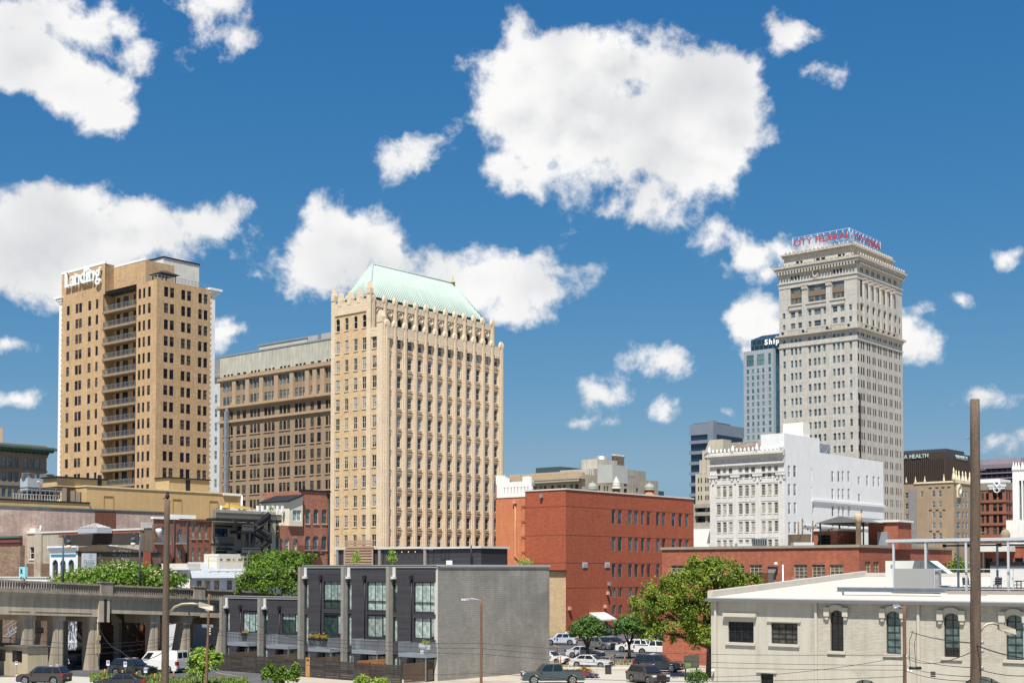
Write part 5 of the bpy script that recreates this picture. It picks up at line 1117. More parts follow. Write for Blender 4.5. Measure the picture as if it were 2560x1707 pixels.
# ---------------------------------------------------------------- orange brick hall with domes
def domed_hall():
    C0 = P(*z4(243, 600), 224); B = Bld('domed_hall', 'orange brick hall with white crenellated parapet and small grey domes', 'building', *z4(300, 600), 219.5); L = B.L; Rf = B.R
    OB = mat('orange_brick', (.52, .185, .085), .9, .10, .4, .12, (.40, .13, (.45, .18, .10), .10), patch=((.58, .24, .12), .5, .55, .7)); WH = mat('parapet_white', (.76, .75, .72), .7, .06); DM = mat('dome_copper_grey', (.27, .28, .245), .6, .15, 1.)
    b = L.s(*z4(52, 500)); zt = L.z(*z4(180, 372)); zc = L.z(*z4(240, 338))
    mb = B.mb(); wall(mb, L, 0, b, 0, zt); B.shell(mb, 26, b, zt); B.put(mb, 'wall', [OB, ROOFG])
    s0, s1 = L.s(*z4(100, 340)), L.s(*z4(243, 340)); m_ = B.mb()
    m_.fbox(L, s1-1, s0, zt, zt+.5, -.5, .1); zz = zt+2.6; m_.fbox(L, s1-1, s0, zt+1.7, zz, -.5, .1); n = 8
    for k in range(n+1): x = s1-1+(s0-s1+1)*k/n; m_.fbox(L, x-.28, x+.28, zt+.5, zt+1.7, -.5, .08)
    p0, p1 = s0, s0+1.6; m_.fbox(L, s0, p1, zt, zt+3.8, -.5, .1); m_.fbox(L, s0-1.0, s0, zz, zt+3.3, -.5, .1); m_.fbox(L, s1-1, s1+.5, zz, zt+3.4, -.5, .1); B.put(m_, 'crenellated_parapet', WH)
    m_ = B.mb(); m_.fbox(L, s0+1.4, b, zt, L.z(*z4(70, 292)), -2.4, .15); B.put(m_, 'corner_turret', mat('turret_brick', (.36, .12, .06), .9, .15, .5, .1))
    def dome(c, r, z, name='dome'):
        m = B.mb(); m.lathe((c.x, c.y, z), [(r*1.05, 0), (r*1.05, r*.25), (r*.97, r*.3)]+[(r*cos(t), r*.35+r*1.0*sin(t)) for t in (0, .3, .6, .9, 1.2, 1.4)]+[(r*.06, r*1.36), (r*.04, r*1.7)], 18); B.put(m, name, DM)
    dome(L.at(L.s(*z4(82, 280)), 0, -1.2), 1.0, L.z(*z4(82, 285))); f = L.shift(-2); dome(f.at(f.s(*z4(270, 300)), 0), .95, f.z(*z4(270, 300)))
    for x, y, r, d in ((682, 325, 1.0, 240), (1054, 330, 1.05, 252)): q = P(*z4(x, y), d); dome(q, r*1.0, q.z); m_ = B.mb(); m_.lathe((q.x, q.y, 0), [(r*.9, 0), (r*.9, q.z)], 10); B.put(m_, 'turret', OB)
    q = P(*z4(838, 345), 246); m_ = B.mb(); m_.lathe((q.x, q.y, 0), [(.7, 0), (.7, q.z+.7)], 10); B.put(m_, 'turret', mat('turret_brick', (.36, .12, .06), .9, .15, .5, .1))
    m_ = B.mb(); z = q.z+.7
    m_.lathe((q.x, q.y, z), [(r_*.5, z_*.5) for r_, z_ in [(1.9, 0), (1.9, .5), (1.55, .6), (1.7, 1.4), (1.75, 1.5), (1.35, 1.6), (1.5, 2.3), (1.5, 2.4), (1.15, 2.5), (1.2, 3.1), (.9, 3.2), (.7, 4.0), (.2, 4.5), (.05, 5.0)]], 12); B.put(m_, 'minaret', mat('minaret_grey', (.42, .43, .38), .6, .1))
    # rainwater pipe and vents on the wall
    m_ = B.mb(); s_ = L.s(*z4(180, 500)); m_.tube([L.at(s_, L.z(*z4(180, 395)), .15), L.at(s_, L.z(*z4(180, 755)), .15), L.at(L.s(*z4(215, 755)), L.z(*z4(215, 790)), .15)], .13, 6); m_.fbox(L, s_-.35, s_+.35, L.z(*z4(180, 415)), L.z(*z4(180, 395)), .0, .4); B.put(m_, 'downpipe', mat('pipe_orange', (.55, .28, .17), .7))
    m_ = B.mb(); s_ = L.s(*z4(236, 500)); m_.fbox(L, s_-.25, s_+.25, 6, L.z(*z4(236, 430)), .0, .2); B.put(m_, 'pier', OB)
    for k in range(4): m_ = B.mb(); z = L.z(*z4(236, 430+k*100)); m_.fbox(L, s_-.4, s_+.4, z-.2, z+.1, .0, .28); B.put(m_, 'pier_cap', mat('pier_cap_brown', (.28, .10, .05), .9))
    B.done()
domed_hall()
# small white parapet blocks on the red roof behind
# ---------------------------------------------------------------- long low red brick warehouse
def warehouse():
    B = Bld('brick_warehouse', 'long low red brick warehouse with broad metal-sash windows behind the white roof', 'building', *z6(1222, 950), 136); L, Rf = B.L, B.R
    RB = mat('warehouse_brick', (.36, .11, .06), .9, .14, .4, .16, (.42, .15, (.30, .15, .11), .16), fine=.1, patch=((.50, .38, .33), .35, .64, .72))
    b = L.s(*z6(-123, 950)); a = Rf.s(*z6(1860, 950)); zt = L.z(*z6(1222, 895))
    def ro(f, x0, x1, y0, y1): q = sorted((f.s(*z6(x0, 1050)), f.s(*z6(x1, 1050)))); return (q[0], q[1], f.z(*z6((x0+x1)/2, y1)), f.z(*z6((x0+x1)/2, y0)))
    W = [ro(L, 476, 562, 1014, 1110), ro(L, 779, 870, 1014, 1110), ro(L, 901, 991, 1014, 1108), ro(L, 1023, 1117, 1014, 1100), ro(L, 340, 440, 1016, 1110), ro(L, 180, 290, 1018, 1112), ro(L, -62, 50, 1018, 1115)]
    dr = ro(L, 598, 656, 1026, 1140)
    w2 = [ro(Rf, 1264, 1304, 992, 1080), ro(Rf, 1322, 1361, 992, 1080), ro(Rf, 1740, 1775, 1005, 1060), ro(Rf, 1788, 1822, 1005, 1060)]
    low = ro(L, -40, 10, 1580, 1662)
    mb = B.mb(); wall(mb, L, 0, b, 0, zt, W+[dr, ], .25); wall(mb, Rf, 0, a, 0, zt, w2, .25); B.shell(mb, a, b, zt); B.put(mb, 'wall', [RB, ROOFG])
    B.wins(L, W, style='g34', fm=mat('sash_tan', (.50, .40, .27), .7), gm=glass('wire_glass', (.10, .10, .09), (.26, .25, .22), .5, .15, .6), inset=.12, sill=CONC); B.wins(Rf, w2, style='g24', fm=mat('sash_tan', (.50, .40, .27), .7), gm=glass('dusty_glass', (.22, .16, .11), (.34, .27, .2), .5, .3, .4), inset=.08)
    m_ = B.mb(); m_.fbox(L, *dr, -.24, -.14); B.put(m_, 'door', mat('door_grey', (.28, .25, .22), .7, .05))
    m_ = B.mb(); gbox(m_, B.C-U*.15-V*.15, a+.3, b+.3, zt, zt+.28); B.put(m_, 'coping', mat('coping_stone', (.30, .26, .20), .9, .2))
    m_ = B.mb(); s0, s1 = L.s(*z6(690, 1100)), L.s(*z6(566, 1100)); z0 = L.z(*z6(630, 1140)); m_.fbox(L, s0, s1, z0-.2, z0, .0, 1.4); m_.fbox(L, s0, s1, z0+1.0, z0+1.07, 1.33, 1.4)
    n = 16
    for k in range(n+1): x = s0+(s1-s0)*k/n; m_.fbox(L, x-.025, x+.025, z0, z0+1.0, 1.34, 1.39)
    B.put(m_, 'door_landing', BLACKM)
    m_ = B.mb(); s_ = L.s(*z6(713, 1070)); m_.tube([L.at(s_, 0, .3), L.at(s_, L.z(*z6(713, 1013)), .3)], .13, 8); B.put(m_, 'vent_pipe', GALV)
    m_ = B.mb(); s_, z = L.hit(*z6(668, 1023)); m_.lathe(L.at(s_, z, .4), [(.1, 0), (.22, .1), (.22, .3), (.1, .42)], 8); m_.fbox(L, s_-.05, s_+.05, z, z+.1, 0, .4); B.put(m_, 'door_lamp', OFFW)
    # roof rooms
    def room(x0, x1, x2, ytop, ybase, d, nm, cap=True, m=RB, win=None):
        q = P(*z6(x1, ybase), d); C = Vector((q.x, q.y)); f1 = Face(C, V, -U); f2 = Face(C, U, -V); bb = f1.s(*z6(x0, ybase)); aa = f2.s(*z6(x2, ybase)); zz = f1.z(*z6(x1, ytop)); m_ = B.mb(); ops = []
        if win: ops = [tuple(sorted((f1.s(*z6(win[0], 840)), f1.s(*z6(win[1], 840)))))+(f1.z(*z6(win[1], win[3])), f1.z(*z6(win[1], win[2])))]
        wall(m_, f1, 0, bb, zt-.1, zz, ops, .2); wall(m_, f2, 0, aa, zt-.1, zz); q = [C, C+U*aa, C+U*aa+V*bb, C+V*bb]; m_.poly([(x.x, x.y, zz) for x in q]); m_.poly([(q[1].x, q[1].y, zt-.1), (q[2].x, q[2].y, zt-.1), (q[2].x, q[2].y, zz), (q[1].x, q[1].y, zz)]); m_.poly([(q[3].x, q[3].y, zt-.1), (q[3].x, q[3].y, zz), (q[2].x, q[2].y, zz), (q[2].x, q[2].y, zt-.1)]); B.put(m_, nm, m)
        if cap: m_ = B.mb(); gbox(m_, C-U*.2-V*.2, aa+.4, bb+.4, zz, zz+.22); B.put(m_, 'roof_edge', mat('white_roof_edge', (.72, .70, .66), .7, .06))
        B.wins(f1, ops, style='g33', fm=mat('sash_dark', (.05, .05, .05), .6), gm=G_DARK, inset=.1)
        return C, f1, f2, zz
    room(903, 1076, 1240, 782, 880, 143, 'roof_room', win=(942, 1030, 810, 880)); C, f1, f2, zz = room(1288, 1492, 1583, 722, 880, 142, 'roof_tower')
    m_ = B.mb(); s_, z = f1.hit(*z6(1397, 847)); m_.fbox(f1, s_-.6, s_+.6, z-.9, z+.9, .0, .5); B.put(m_, 'electric_cabinet', GREYM)
    # gabled tin canopy and chimney-like duct
    q = P(*z6(1200, 880), 141); c = Vector((q.x, q.y)); m_ = B.mb(); zc = f1.z(*z6(1290, 735)); rg = f1.z(*z6(1290, 690))
    o = c+V*1.5; w_ = 9.; d_ = 3.2
    A = [o-U*.5, o+U*w_, o+U*w_+V*d_*2, o-U*.5+V*d_*2]
    A = [c+V*4.2-U*1, c-V*1.6-U*1, c-V*1.6+U*9, c+V*4.2+U*9]; r0 = c+V*1.3-U*1; r1 = c+V*1.3+U*9
    P3 = lambda p, z: (p.x, p.y, z)
    m_.poly([P3(A[0], zc), P3(r0, rg), P3(r1, rg), P3(A[3], zc)][::-1]); m_.poly([P3(A[1], zc), P3(A[2], zc), P3(r1, rg), P3(r0, rg)]); m_.poly([P3(A[0], zc), P3(A[1], zc), P3(r0, rg)]); m_.poly([P3(A[0], zc-.1), P3(A[3], zc-.1), P3(A[2], zc-.1), P3(A[1], zc-.1)]); B.put(m_, 'tin_canopy', mat('tin_roof', (.16, .155, .15), .6, .15, 1.))
    m_ = B.mb()
    for p in (c+V*3.8-U*.6, c-V*1.2-U*.6, c+V*3.8+U*4): m_.tube([P3(p, zt), P3(p, zc)], .09, 6)
    B.put(m_, 'canopy_post', BLACKM)
    m_ = B.mb(); d = c-U*2.2-V*1.4; m_.lathe(P3(d, zt), [(.27, 0), (.27, f1.z(*z6(1290, 740))-zt), (.42, f1.z(*z6(1290, 728))-zt), (.42, f1.z(*z6(1290, 690))-zt), (.3, f1.z(*z6(1290, 682))-zt)], 12); B.put(m_, 'flue', mat('flue_tan', (.50, .37, .24), .8, .1))
    # roof terrace fence, air conditioner, string light poles
    m_ = B.mb(); f = Face(B.C+U*3, V, -U); s0, s1 = f.s(*z6(892, 850)), f.s(*z6(742, 850)); z1_ = f.z(*z6(742, 808))
    n = 22
    for k in range(n): x = s0+(s1-s0)*k/n; m_.fbox(f, x, x+.2, zt, z1_, -.1, 0)
    m_.fbox(f, s0, s1, z1_-.25, z1_-.1, -.2, -.1); m_.fbox(f, s0, s1, zt+.2, zt+.35, -.2, -.1); B.put(m_, 'terrace_fence', mat('weathered_wood', (.17, .125, .085), .9, .25))
    for x, y in ((825, 697), (896, 712), (798, 720)): s_ = f.s(*z6(x, 800)); m_ = B.mb(); m_.tube([f.at(s_, zt, -.4), f.at(s_, f.z(*z6(x, y)), -.4)], .08, 6); B.put(m_, 'light_pole', mat('weathered_wood', (.17, .125, .085), .9, .25))
    m_ = B.mb(); pts = []
    for k in range(17): t = k/16; x = 825+t*290; s_ = f.s(*z6(x, 740)); pts.append(f.at(s_, f.z(*z6(825, 705))-t*1.2-.9*math.sin(pi*((t*3) % 1)), -.4))
    m_.tube(pts, .02, 4); [m_.lathe(p-Vector((0, 0, .2)), [(.06, 0), (.09, .08), (.03, .18)], 6) for p in pts]; B.put(m_, 'string_lights', BLACKM)
    m_ = B.mb(); f = Face(B.C+U*1.2, V, -U); s_ = f.s(*z6(512, 870)); c = f.at(s_, zt+.28, -1); m_.box(c.x-.75, c.x+.75, c.y-.6, c.y+.6, c.z, c.z+.85); [m_.box(c.x-.7+k*.24, c.x-.6+k*.24, c.y-.64, c.y-.6, c.z+.1, c.z+.75, 1) for k in range(6)]; B.put(m_, 'air_conditioner', [mat('ac_dark', (.16, .17, .18), .6), BLACKM])
    for x in (420, 805): s_ = f.s(*z6(x, 880)); c = f.at(s_, zt+.28, -1); m_ = B.mb(); m_.box(c.x-1.1, c.x+1.1, c.y-.8, c.y+.8, c.z, c.z+.35); B.put(m_, 'skylight', mat('skylight_grey', (.5, .52, .52), .5))
    # white rooftop box at the far right and striped awning bits
    B.done()
warehouse()
def annex():
    B = Bld('brick_annex', 'low red brick annex with a flat white canopy behind the terrace at the right edge', 'building', *z10(2480, 400), 128); L = B.L; b = L.s(*z10(2036, 400)); zt = L.z(*z10(2330, 300)); RB = mat('annex_brick', (.30, .09, .055), .9, .15, .4, .15, (.42, .15, (.28, .14, .1), .15))
    op = [(L.s(*z10(x1, 420)), L.s(*z10(x0, 420)), L.z(*z10(2200, 470)), L.z(*z10(2200, 385))) for x0, x1 in ((2075, 2125), (2160, 2215), (2285, 2345))]
    mb = B.mb(); wall(mb, L, 0, b, 0, zt, op, .3); skew(B, mb, L, b, 9, zt); B.put(mb, 'wall', [RB, ROOFG]); B.wins(L, op, style='v2', fm=DKFR, inset=.15)
    m_ = B.mb(); z = L.z(*z10(2150, 340)); m_.fbox(L, L.s(*z10(2290, 340)), b+.4, z, z+.75, .002, 1.6); B.put(m_, 'flat_canopy', OFFW); m_ = B.mb(); m_.fbox(L, -.2, b+.2, zt, zt+.2, -.3, .1); B.put(m_, 'coping', CONC)
    for x in (2065, 2240): m_ = B.mb(); s_ = L.s(*z10(x, 400)); m_.tube([L.at(s_, 0, .15), L.at(s_, zt, .15)], .1, 6); B.put(m_, 'downpipe', TANFR)
    m_ = B.mb(); s_ = L.s(*z10(2207, 200)); c = L.at(s_, zt, -.4); m_.lathe(c, [(.25, 0), (.2, .5), (.45, .8), (.5, 1.2), (.3, 1.6), (.05, 1.7)], 10); B.put(m_, 'stone_ball', mat('ball_brown', (.28, .2, .13), .9)); B.done()
annex()
# ---------------------------------------------------------------- left side, behind the viaduct
def cornice_building():
    # seen side runs right-away; its near end lies outside the frame
    q = P(-60, 1150, 300); B = Bld('cornice_building', 'brown grey office building with a dark green bracketed cornice at the left edge', 'building', -60, 1150, 300); Rf = B.R
    ST = mat('brown_grey_stone', (.22, .185, .15), .85, .12, .4, .1); GC = mat('green_copper', (.045, .10, .09), .6, .2); a = Rf.s(*z12(436, 300)); zt = Rf.z(*z12(436, 205)); zc = Rf.z(*z12(436, 250))
    cs = cols(Rf, z12, 340, [(-90, -60), (-40, -8), (20, 58), (78, 115), (133, 172), (223, 262), (280, 318), (335, 374)]); rs = [(Rf.z(*z12(96, y1)), Rf.z(*z12(96, y0))) for y0, y1 in ((305, 395), (442, 535), (585, 675), (730, 820))]; op = grid(cs, rs)
    mb = B.mb(); wall(mb, Rf, 0, a, 0, zt, op, .3); wall(mb, B.L, 0, 20, 0, zt); B.shell(mb, a, 20, zt); B.put(mb, 'wall', [ST, ROOFG]); B.wins(Rf, op, fm=mat('teal_frame', (.06, .10, .12), .6), gm=G_TEAL, inset=.15)
    for z0, z1_, o, m in ((zc-.5, zc, 1.2, GC), (zc, zc+.45, 2.0, GC), (zc+.45, zc+.75, 1.4, ST), (zc-1.6, zc-.9, .25, ST)): m_ = B.mb(); m_.fbox(Rf, -1, a+o, z0, z1_, -.5, o); B.put(m_, 'cornice', m)
    for r in rs: m_ = B.mb(); m_.fbox(Rf, 0, a+.15, r[0]-.9, r[0]-.5, .002, .2); B.put(m_, 'string_course', ST)
    for k in range(22): m_ = B.mb(); s_ = a-k*1.1; m_.fbox(Rf, s_-.3, s_, zc-1.0, zc-.5, .0, 1.1); B.put(m_, 'bracket', GC)
    m_ = B.mb(); gbox(m_, B.C+U*1+V*6, Rf.s(*z12(34, 100))+2, 8, zt, Rf.z(*z12(34, 70))+1.6); B.put(m_, 'penthouse', mat('penthouse_peach', (.60, .42, .28), .85, .1)); B.done()
cornice_building()
YB = mat('yellow_brick', (.56, .385, .185), .9, .07, .3, .09, (.42, .15, (.50, .35, .18), .05), fine=.04)
def yellow_hall():
    B = Bld('yellow_brick_hall', 'windowless yellow brick hall with flat roof in front of the tan tower', 'building', *z12(806, 700), 205); L, Rf = B.L, B.R
    b = L.s(*z12(585, 620)); a = Rf.s(600, 1260); zt = L.z(*z12(806, 582))
    mb = B.mb(); wall(mb, L, 0, b, 0, zt); wall(mb, Rf, 0, a, 0, zt); B.shell(mb, a, b, zt); B.put(mb, 'wall', [YB, ROOFG])
    # lower wing to the left
    f = Face(B.C-U*1.0, U, -V); zl = Rf.z(*z12(700, 738)); m_ = B.mb(); m_.fbox(f, -45, 1.5, 0, zl, -14, .15); B.put(m_, 'low_wing', YB)
    m_ = B.mb(); m_.fbox(f, -45, 1.5, zl, zl+.25, -14, .25); B.put(m_, 'wing_cap', BLACKM)
    m_ = B.mb(); m_.fbox(Rf, -.1, a+.1, zt, zt+.22, -.5, .12); m_.fbox(L, -.1, b, zt, zt+.22, -.5, .12); B.put(m_, 'parapet_cap', mat('cap_pale_yellow', (.70, .55, .32), .7))
    for xa in (260, 432, 524):                                  # shallow bricked-up openings
        x0, y0 = z7(xa*3.22 if False else {260: 835, 432: 1390, 524: 1685}[xa], {260: 60, 432: 85, 524: 100}[xa]); s_, z = Rf.hit(x0, y0); m_ = B.mb(); w = .85
        for q in ((s_-.04, s_, z-2.8, z), (s_+w*2, s_+w*2+.04, z-2.8, z), (s_, s_+w*2, z-.04, z), (s_-.15, s_+w*2+.15, z-2.95, z-2.8)): m_.fbox(Rf, *q, .0, .1)
        B.put(m_, 'blind_opening', mat('yellow_brick_dark', (.36, .24, .11), .9))
    # rooftop sheds
    r = Face(B.C+V*3, U, -V); m_ = B.mb(); m_.fbox(r, r.s(*z12(665, 560))-2.5, r.s(*z12(980, 560)), zt, r.z(*z12(800, 515)), -4, 0); B.put(m_, 'roof_shed', YB); m_ = B.mb(); m_.fbox(r, r.s(*z12(665, 560))-2.8, r.s(*z12(980, 560))+.3, r.z(*z12(800, 515)), r.z(*z12(800, 515))+.25, -4.3, .3); B.put(m_, 'shed_roof', BLACKM)
    m_ = B.mb(); m_.fbox(r, r.s(*z12(910, 560)), r.s(*z12(948, 560)), zt, zt+2.2, .0, .04); B.put(m_, 'shed_door', DKFR)
    m_ = B.mb(); x0, x1 = r.s(*z1(1020, 1480)), r.s(*z1(1262, 1480)); z = r.z(*z1(1105, 1440)); m_.fbox(r, x0, x1, zt-.5, z, -4, 0); B.put(m_, 'roof_shed', YB)
    m_ = B.mb(); m_.fbox(r, x0-.2, x1+.2, z, z+.2, -4, .2); m_.fbox(r, r.s(*z1(1120, 1480)), r.s(*z1(1146, 1480)), zt, zt+2.3, 0, .04); B.put(m_, 'shed_trim', BLACKM)
    m_ = B.mb(); z = Rf.z(585, 1242); m_.fbox(Rf, Rf.s(556, 1245), a+.15, zt-.2, zt+.1, .0, .3); m_.tube([Rf.at(a+.2, zt-.1, .2), Rf.at(a+.2, 3, .2)], .15, 6); B.put(m_, 'gutter', WHITE)
    # small pipes, cabinets on the low roof
    m_ = B.mb(); c = f.at(f.s(*z12(645, 690)), zl+.2, -2)
    for dx in (0, 1.3, 2.1): m_.box(c.x+dx, c.x+dx+.7, c.y, c.y+.6, c.z, c.z+2.2-dx*.3)
    B.put(m_, 'roof_cabinet', mat('cabinet_brown', (.2, .16, .12), .8)); B.done()
    # cooling tower: a thing of its own, standing on the low roof
    T = Bld('cooling_tower', 'grey louvred cooling tower with two round fan stacks on the yellow brick roof', 'cooling tower', *z12(255, 690), 208); L, Rf = T.L, T.R; GP = mat('cooling_panel', (.40, .43, .46), .55, .06)
    a = Rf.s(*z12(585, 640)); b = L.s(*z12(187, 640)); z0 = L.z(*z12(255, 685)); z1_ = L.z(*z12(255, 612)); z2_ = L.z(*z12(255, 500))
    m_ = T.mb(); gbox(m_, T.C, a, b, z1_, z2_); T.put(m_, 'upper_casing', GP); m_ = T.mb(); gbox(m_, T.C+U*.3+V*.3, a-.6, b-.6, z0, z1_); T.put(m_, 'air_inlet', mat('inlet_dark', (.07, .08, .10), .6))
    m_ = T.mb()
    for k in range(9): x = a*k/8; m_.fbox(Rf, x-.06, x+.06, z0-.6, z1_, -.12, .05)
    for z in (z0+.5, z0+1.1, z0+1.7): m_.fbox(Rf, 0, a, z-.04, z+.04, .0, .08); m_.fbox(L, 0, b, z-.04, z+.04, .0, .08)
    T.put(m_, 'inlet_rails', GREYM)
    for x in (305, 475): c = Rf.at(Rf.s(*z12(x, 520)), z2_, -b*.5); m_ = T.mb(); m_.lathe(c, [(1.15, 0), (1.15, .75), (1.2, .8)], 20); T.put(m_, 'fan_stack', GALV)
    m_ = T.mb(); m_.fbox(Rf, -3, a+2, z0-.9, z0-.6, -b, 1.2); [m_.fbox(Rf, -2.8+k*4, -2.6+k*4, zl, z0-.9, .2, .4) for k in range(6)]; T.put(m_, 'steel_platform', mat('platform_blue_grey', (.14, .19, .23), .6))
    for x in (350, 498): s_ = Rf.s(*z12(x, 600)); m_ = T.mb(); m_.tube([Rf.at(s_, z0-.5, .8), Rf.at(s_, z1_+1.0, .8), Rf.at(s_-.15, z1_+1.25, .8), Rf.at(s_-.5, z1_+1.35, .8)], .14, 8); T.put(m_, 'standpipe', mat('pipe_peach', (.66, .48, .36), .7))
    m_ = T.mb()
    for k in range(24): x = -3+k*(a+5)/23; m_.fbox(Rf, x-.03, x+.03, z0-.6, z0+.5, 1.1, 1.16)
    m_.fbox(Rf, -3, a+2, z0+.45, z0+.52, 1.1, 1.16); T.put(m_, 'platform_rail', OFFW)
yellow_hall()
def pink_wall_building():
    B = Bld('old_brick_hall', 'long windowless hall with a faded pink plastered brick party wall', 'building', -120, 1300, 172); Rf = B.R; a = Rf.s(*z12(1545, 850)); zt = Rf.z(*z12(800, 795))
    PK = mat('faded_pink_plaster', (.55, .39, .32), .95, .2, .35, .22, (.42, .15, (.54, .42, .35), .12), patch=((.66, .56, .46), .45, .48, .66), fine=.1); RB = mat('bare_brick', (.20, .085, .055), .95, .2, .5, .2)
    mb = B.mb(); wall(mb, Rf, 0, a, 0, zt); wall(mb, B.L, 0, 14, 0, zt); B.shell(mb, a, 14, zt); B.put(mb, 'wall', [PK, ROOFG])
    m_ = B.mb(); m_.fbox(Rf, Rf.s(*z12(886, 880)), Rf.s(*z12(1082, 880)), 0, Rf.z(*z12(980, 815)), .003, .03); B.put(m_, 'bare_brick_patch', RB)
    m_ = B.mb(); m_.fbox(Rf, 0, a, zt, zt+.14, -.3, .12); B.put(m_, 'coping', mat('coping_green', (.16, .24, .19), .8))
    x0, z = Rf.hit(*z12(1315, 968)); x1 = Rf.s(*z12(1418, 940)); o = (x0, x1, z, Rf.z(*z12(1360, 920))); m_ = B.mb(); m_.fbox(Rf, *o, .01, .08); B.put(m_, 'window_surround', OFFW); B.win(Rf, ((o[0]+o[1])/2, o[1]-.1, o[2]+.1, o[3]-.1), 'g22', WFR, G_DARK, -.1); B.done()
    # glass skylight lantern standing on the roof in front of the wall
    S = Bld('roof_lantern', 'low hipped roof lantern with white glazing bars in front of the pink wall', 'skylight', *z12(905, 985), 165); m_ = S.mb(); L, Rf = S.L, S.R; z0 = L.z(*z12(900, 985)); z1_ = L.z(*z12(900, 968)); z2_ = L.z(*z12(880, 918)); b = L.s(*z12(728, 975)); a = Rf.s(*z12(1045, 975))
    gbox(m_, S.C, a, b, z1_-.6, z1_); S.put(m_, 'kerb', mat('lantern_steel', (.42, .45, .48), .5))
    p = lambda u, v, z: (S.C.x+U.x*u+V.x*v, S.C.y+U.y*u+V.y*v, z); mu = min(a, b)*.45
    e = [p(0, 0, z1_), p(a, 0, z1_), p(a, b, z1_), p(0, b, z1_)]; k = p(a*.5, b*.5, z2_); m_ = S.mb(); [m_.poly([e[i], e[(i+1) % 4], k]) for i in range(4)]; S.put(m_, 'glazing', mat('lantern_glass', (.16, .13, .10), .2, .1))
    for i in range(4):
        for j in range(1, 9): t = j/9; q0 = Vector(e[i]).lerp(Vector(e[(i+1) % 4]), t); tt = 1-abs(2*t-1); q1 = Vector(e[i] if t < .5 else e[(i+1) % 4]).lerp(Vector(k), tt); m_ = S.mb(); m_.tube([q0+Vector((0, 0, .05)), q1+Vector((0, 0, .05))], .03, 4); S.put(m_, 'glazing_bar', WHITE)
pink_wall_building()
BKB = mat('dark_brick', (.16, .105, .075), .95, .2, .5, .2, (.42, .15, (.20, .15, .11), .2), fine=.12)
def stucco_old_building():
    B = Bld('patched_brick_building', 'two storey patched grey stucco and dark brick building left of the viaduct lamps', 'building', *z12(1310, 1100), 163); L = B.L
    GS = mat('grey_stucco', (.42, .38, .31), .95, .12, .4, .2, patch=((.34, .28, .21), .3, .5, .62))
    b = L.s(*z12(190, 1150)); zt = L.z(*z12(1310, 985)); op = [(L.s(*z12(318, 1200)), L.s(*z12(277, 1200)), L.z(*z12(298, 1258)), L.z(*z12(298, 1145)))]
    mb = B.mb(); wall(mb, L, 0, b, 0, zt, op, .25); aR = B.R.s(*z12(1432, 1100)); wall(mb, B.R, 0, aR, 0, zt, m=1); B.shell(mb, aR, b, zt, rm=2); B.put(mb, 'wall', [GS, mat('sooty_brick', (.20, .15, .105), .95, .25, .5, .3), ROOFG]); B.win(L, op[0], 'dh', WFR, G_DARK, .12, sill=WFR)
    def zz(x, y): return L.z(*z12(x, y))
    sx = lambda x: L.s(*z12(x, 1050))
    m_ = B.mb(); m_.fbox(L, 0, sx(550), zz(900, 1030)-.1, zt-.05, .004, .05); B.put(m_, 'red_brick_band', mat('band_red_brick', (.33, .10, .05), .95, .2, .5, .2))
    m_ = B.mb(); s0, s1 = sx(1300), sx(580); za, zb = zz(1300, 1115), zz(1300, 1010); m_.poly([L.at(s0, za, .056), L.at(s1-.8, za, .056), L.at(s1, zb, .056), L.at(s0, zb, .056)]); m_.poly([L.at(s0, za, .056), L.at(s1-.8, za, .056), L.at(s1-.8, za, .0), L.at(s0, za, .0)]); B.put(m_, 'dark_painted_band', mat('dark_paint_brick', (.055, .045, .04), .9, .15, .5, .1))
    m_ = B.mb(); m_.fbox(L, -.1, b-.6, zt, zt+.22, -.4, .12); B.put(m_, 'parapet_cap', mat('cap_white_old', (.62, .60, .56), .8))
    m_ = B.mb(); m_.fbox(L, sx(400), sx(340), 3, zt-.1, .06, .3); B.put(m_, 'chimney_breast', GS); m_ = B.mb(); m_.fbox(L, sx(470), b, 0, zz(300, 1300), .004, .12); B.put(m_, 'brick_plinth', BKB)
    m_ = B.mb(); m_.fbox(L, b-.7, b, 0, zt, .004, .2); B.put(m_, 'corner_pier', mat('pier_grey_dark', (.10, .09, .08), .9))
    m_ = B.mb(); m_.fbox(L, sx(305), sx(245), zt+.2, zt+.75, -1.2, -.3); m_.tube([L.at(sx(345), zt, -.5), L.at(sx(345), zt+1.1, -.5)], .12, 6); B.put(m_, 'roof_unit', OFFW)
    for k, x in enumerate((985, 1020, 1055, 1090, 1140)): m_ = B.mb(); m_.fbox(L, sx(x+28), sx(x), zz(1040, 1165)-.0, zz(1040, 1130), 1.0, 1.9); B.put(m_, 'air_conditioner', (WHITE, GREYM)[k % 2])
    B.done()
    # left-most brick building with striped parapet
    E = Bld('brown_brick_building', 'brown brick building with a dark red panelled parapet at the left edge', 'building', *z12(188, 1250), 158); E.b = E.L.s(-60, 1400); E.a = .6; L = E.L; E.zt = L.z(*z12(180, 1130)); E.wm = mat('mottled_brown_brick', (.24, .16, .105), .95, .2, .5, .1, (.42, .15, (.28, .22, .16), .3), fine=.2); E.rm = ROOFG; close(E)
    zt = L.z(*z12(180, 1040))
    for k, (f0, f1, c, o) in enumerate(((0, .3, (.10, .03, .025), .05), (.3, .6, (.16, .05, .04), .12), (.6, .8, (.09, .03, .025), .05), (.8, 1, (.05, .13, .10), .15))): m_ = E.mb(); h = zt-E.zt; m_.fbox(L, 0, E.b, E.zt+h*f0, E.zt+h*f1, -.3, o); E.put(m_, 'parapet_band', mat('parapet_band_%d' % k, c, .8, .1))
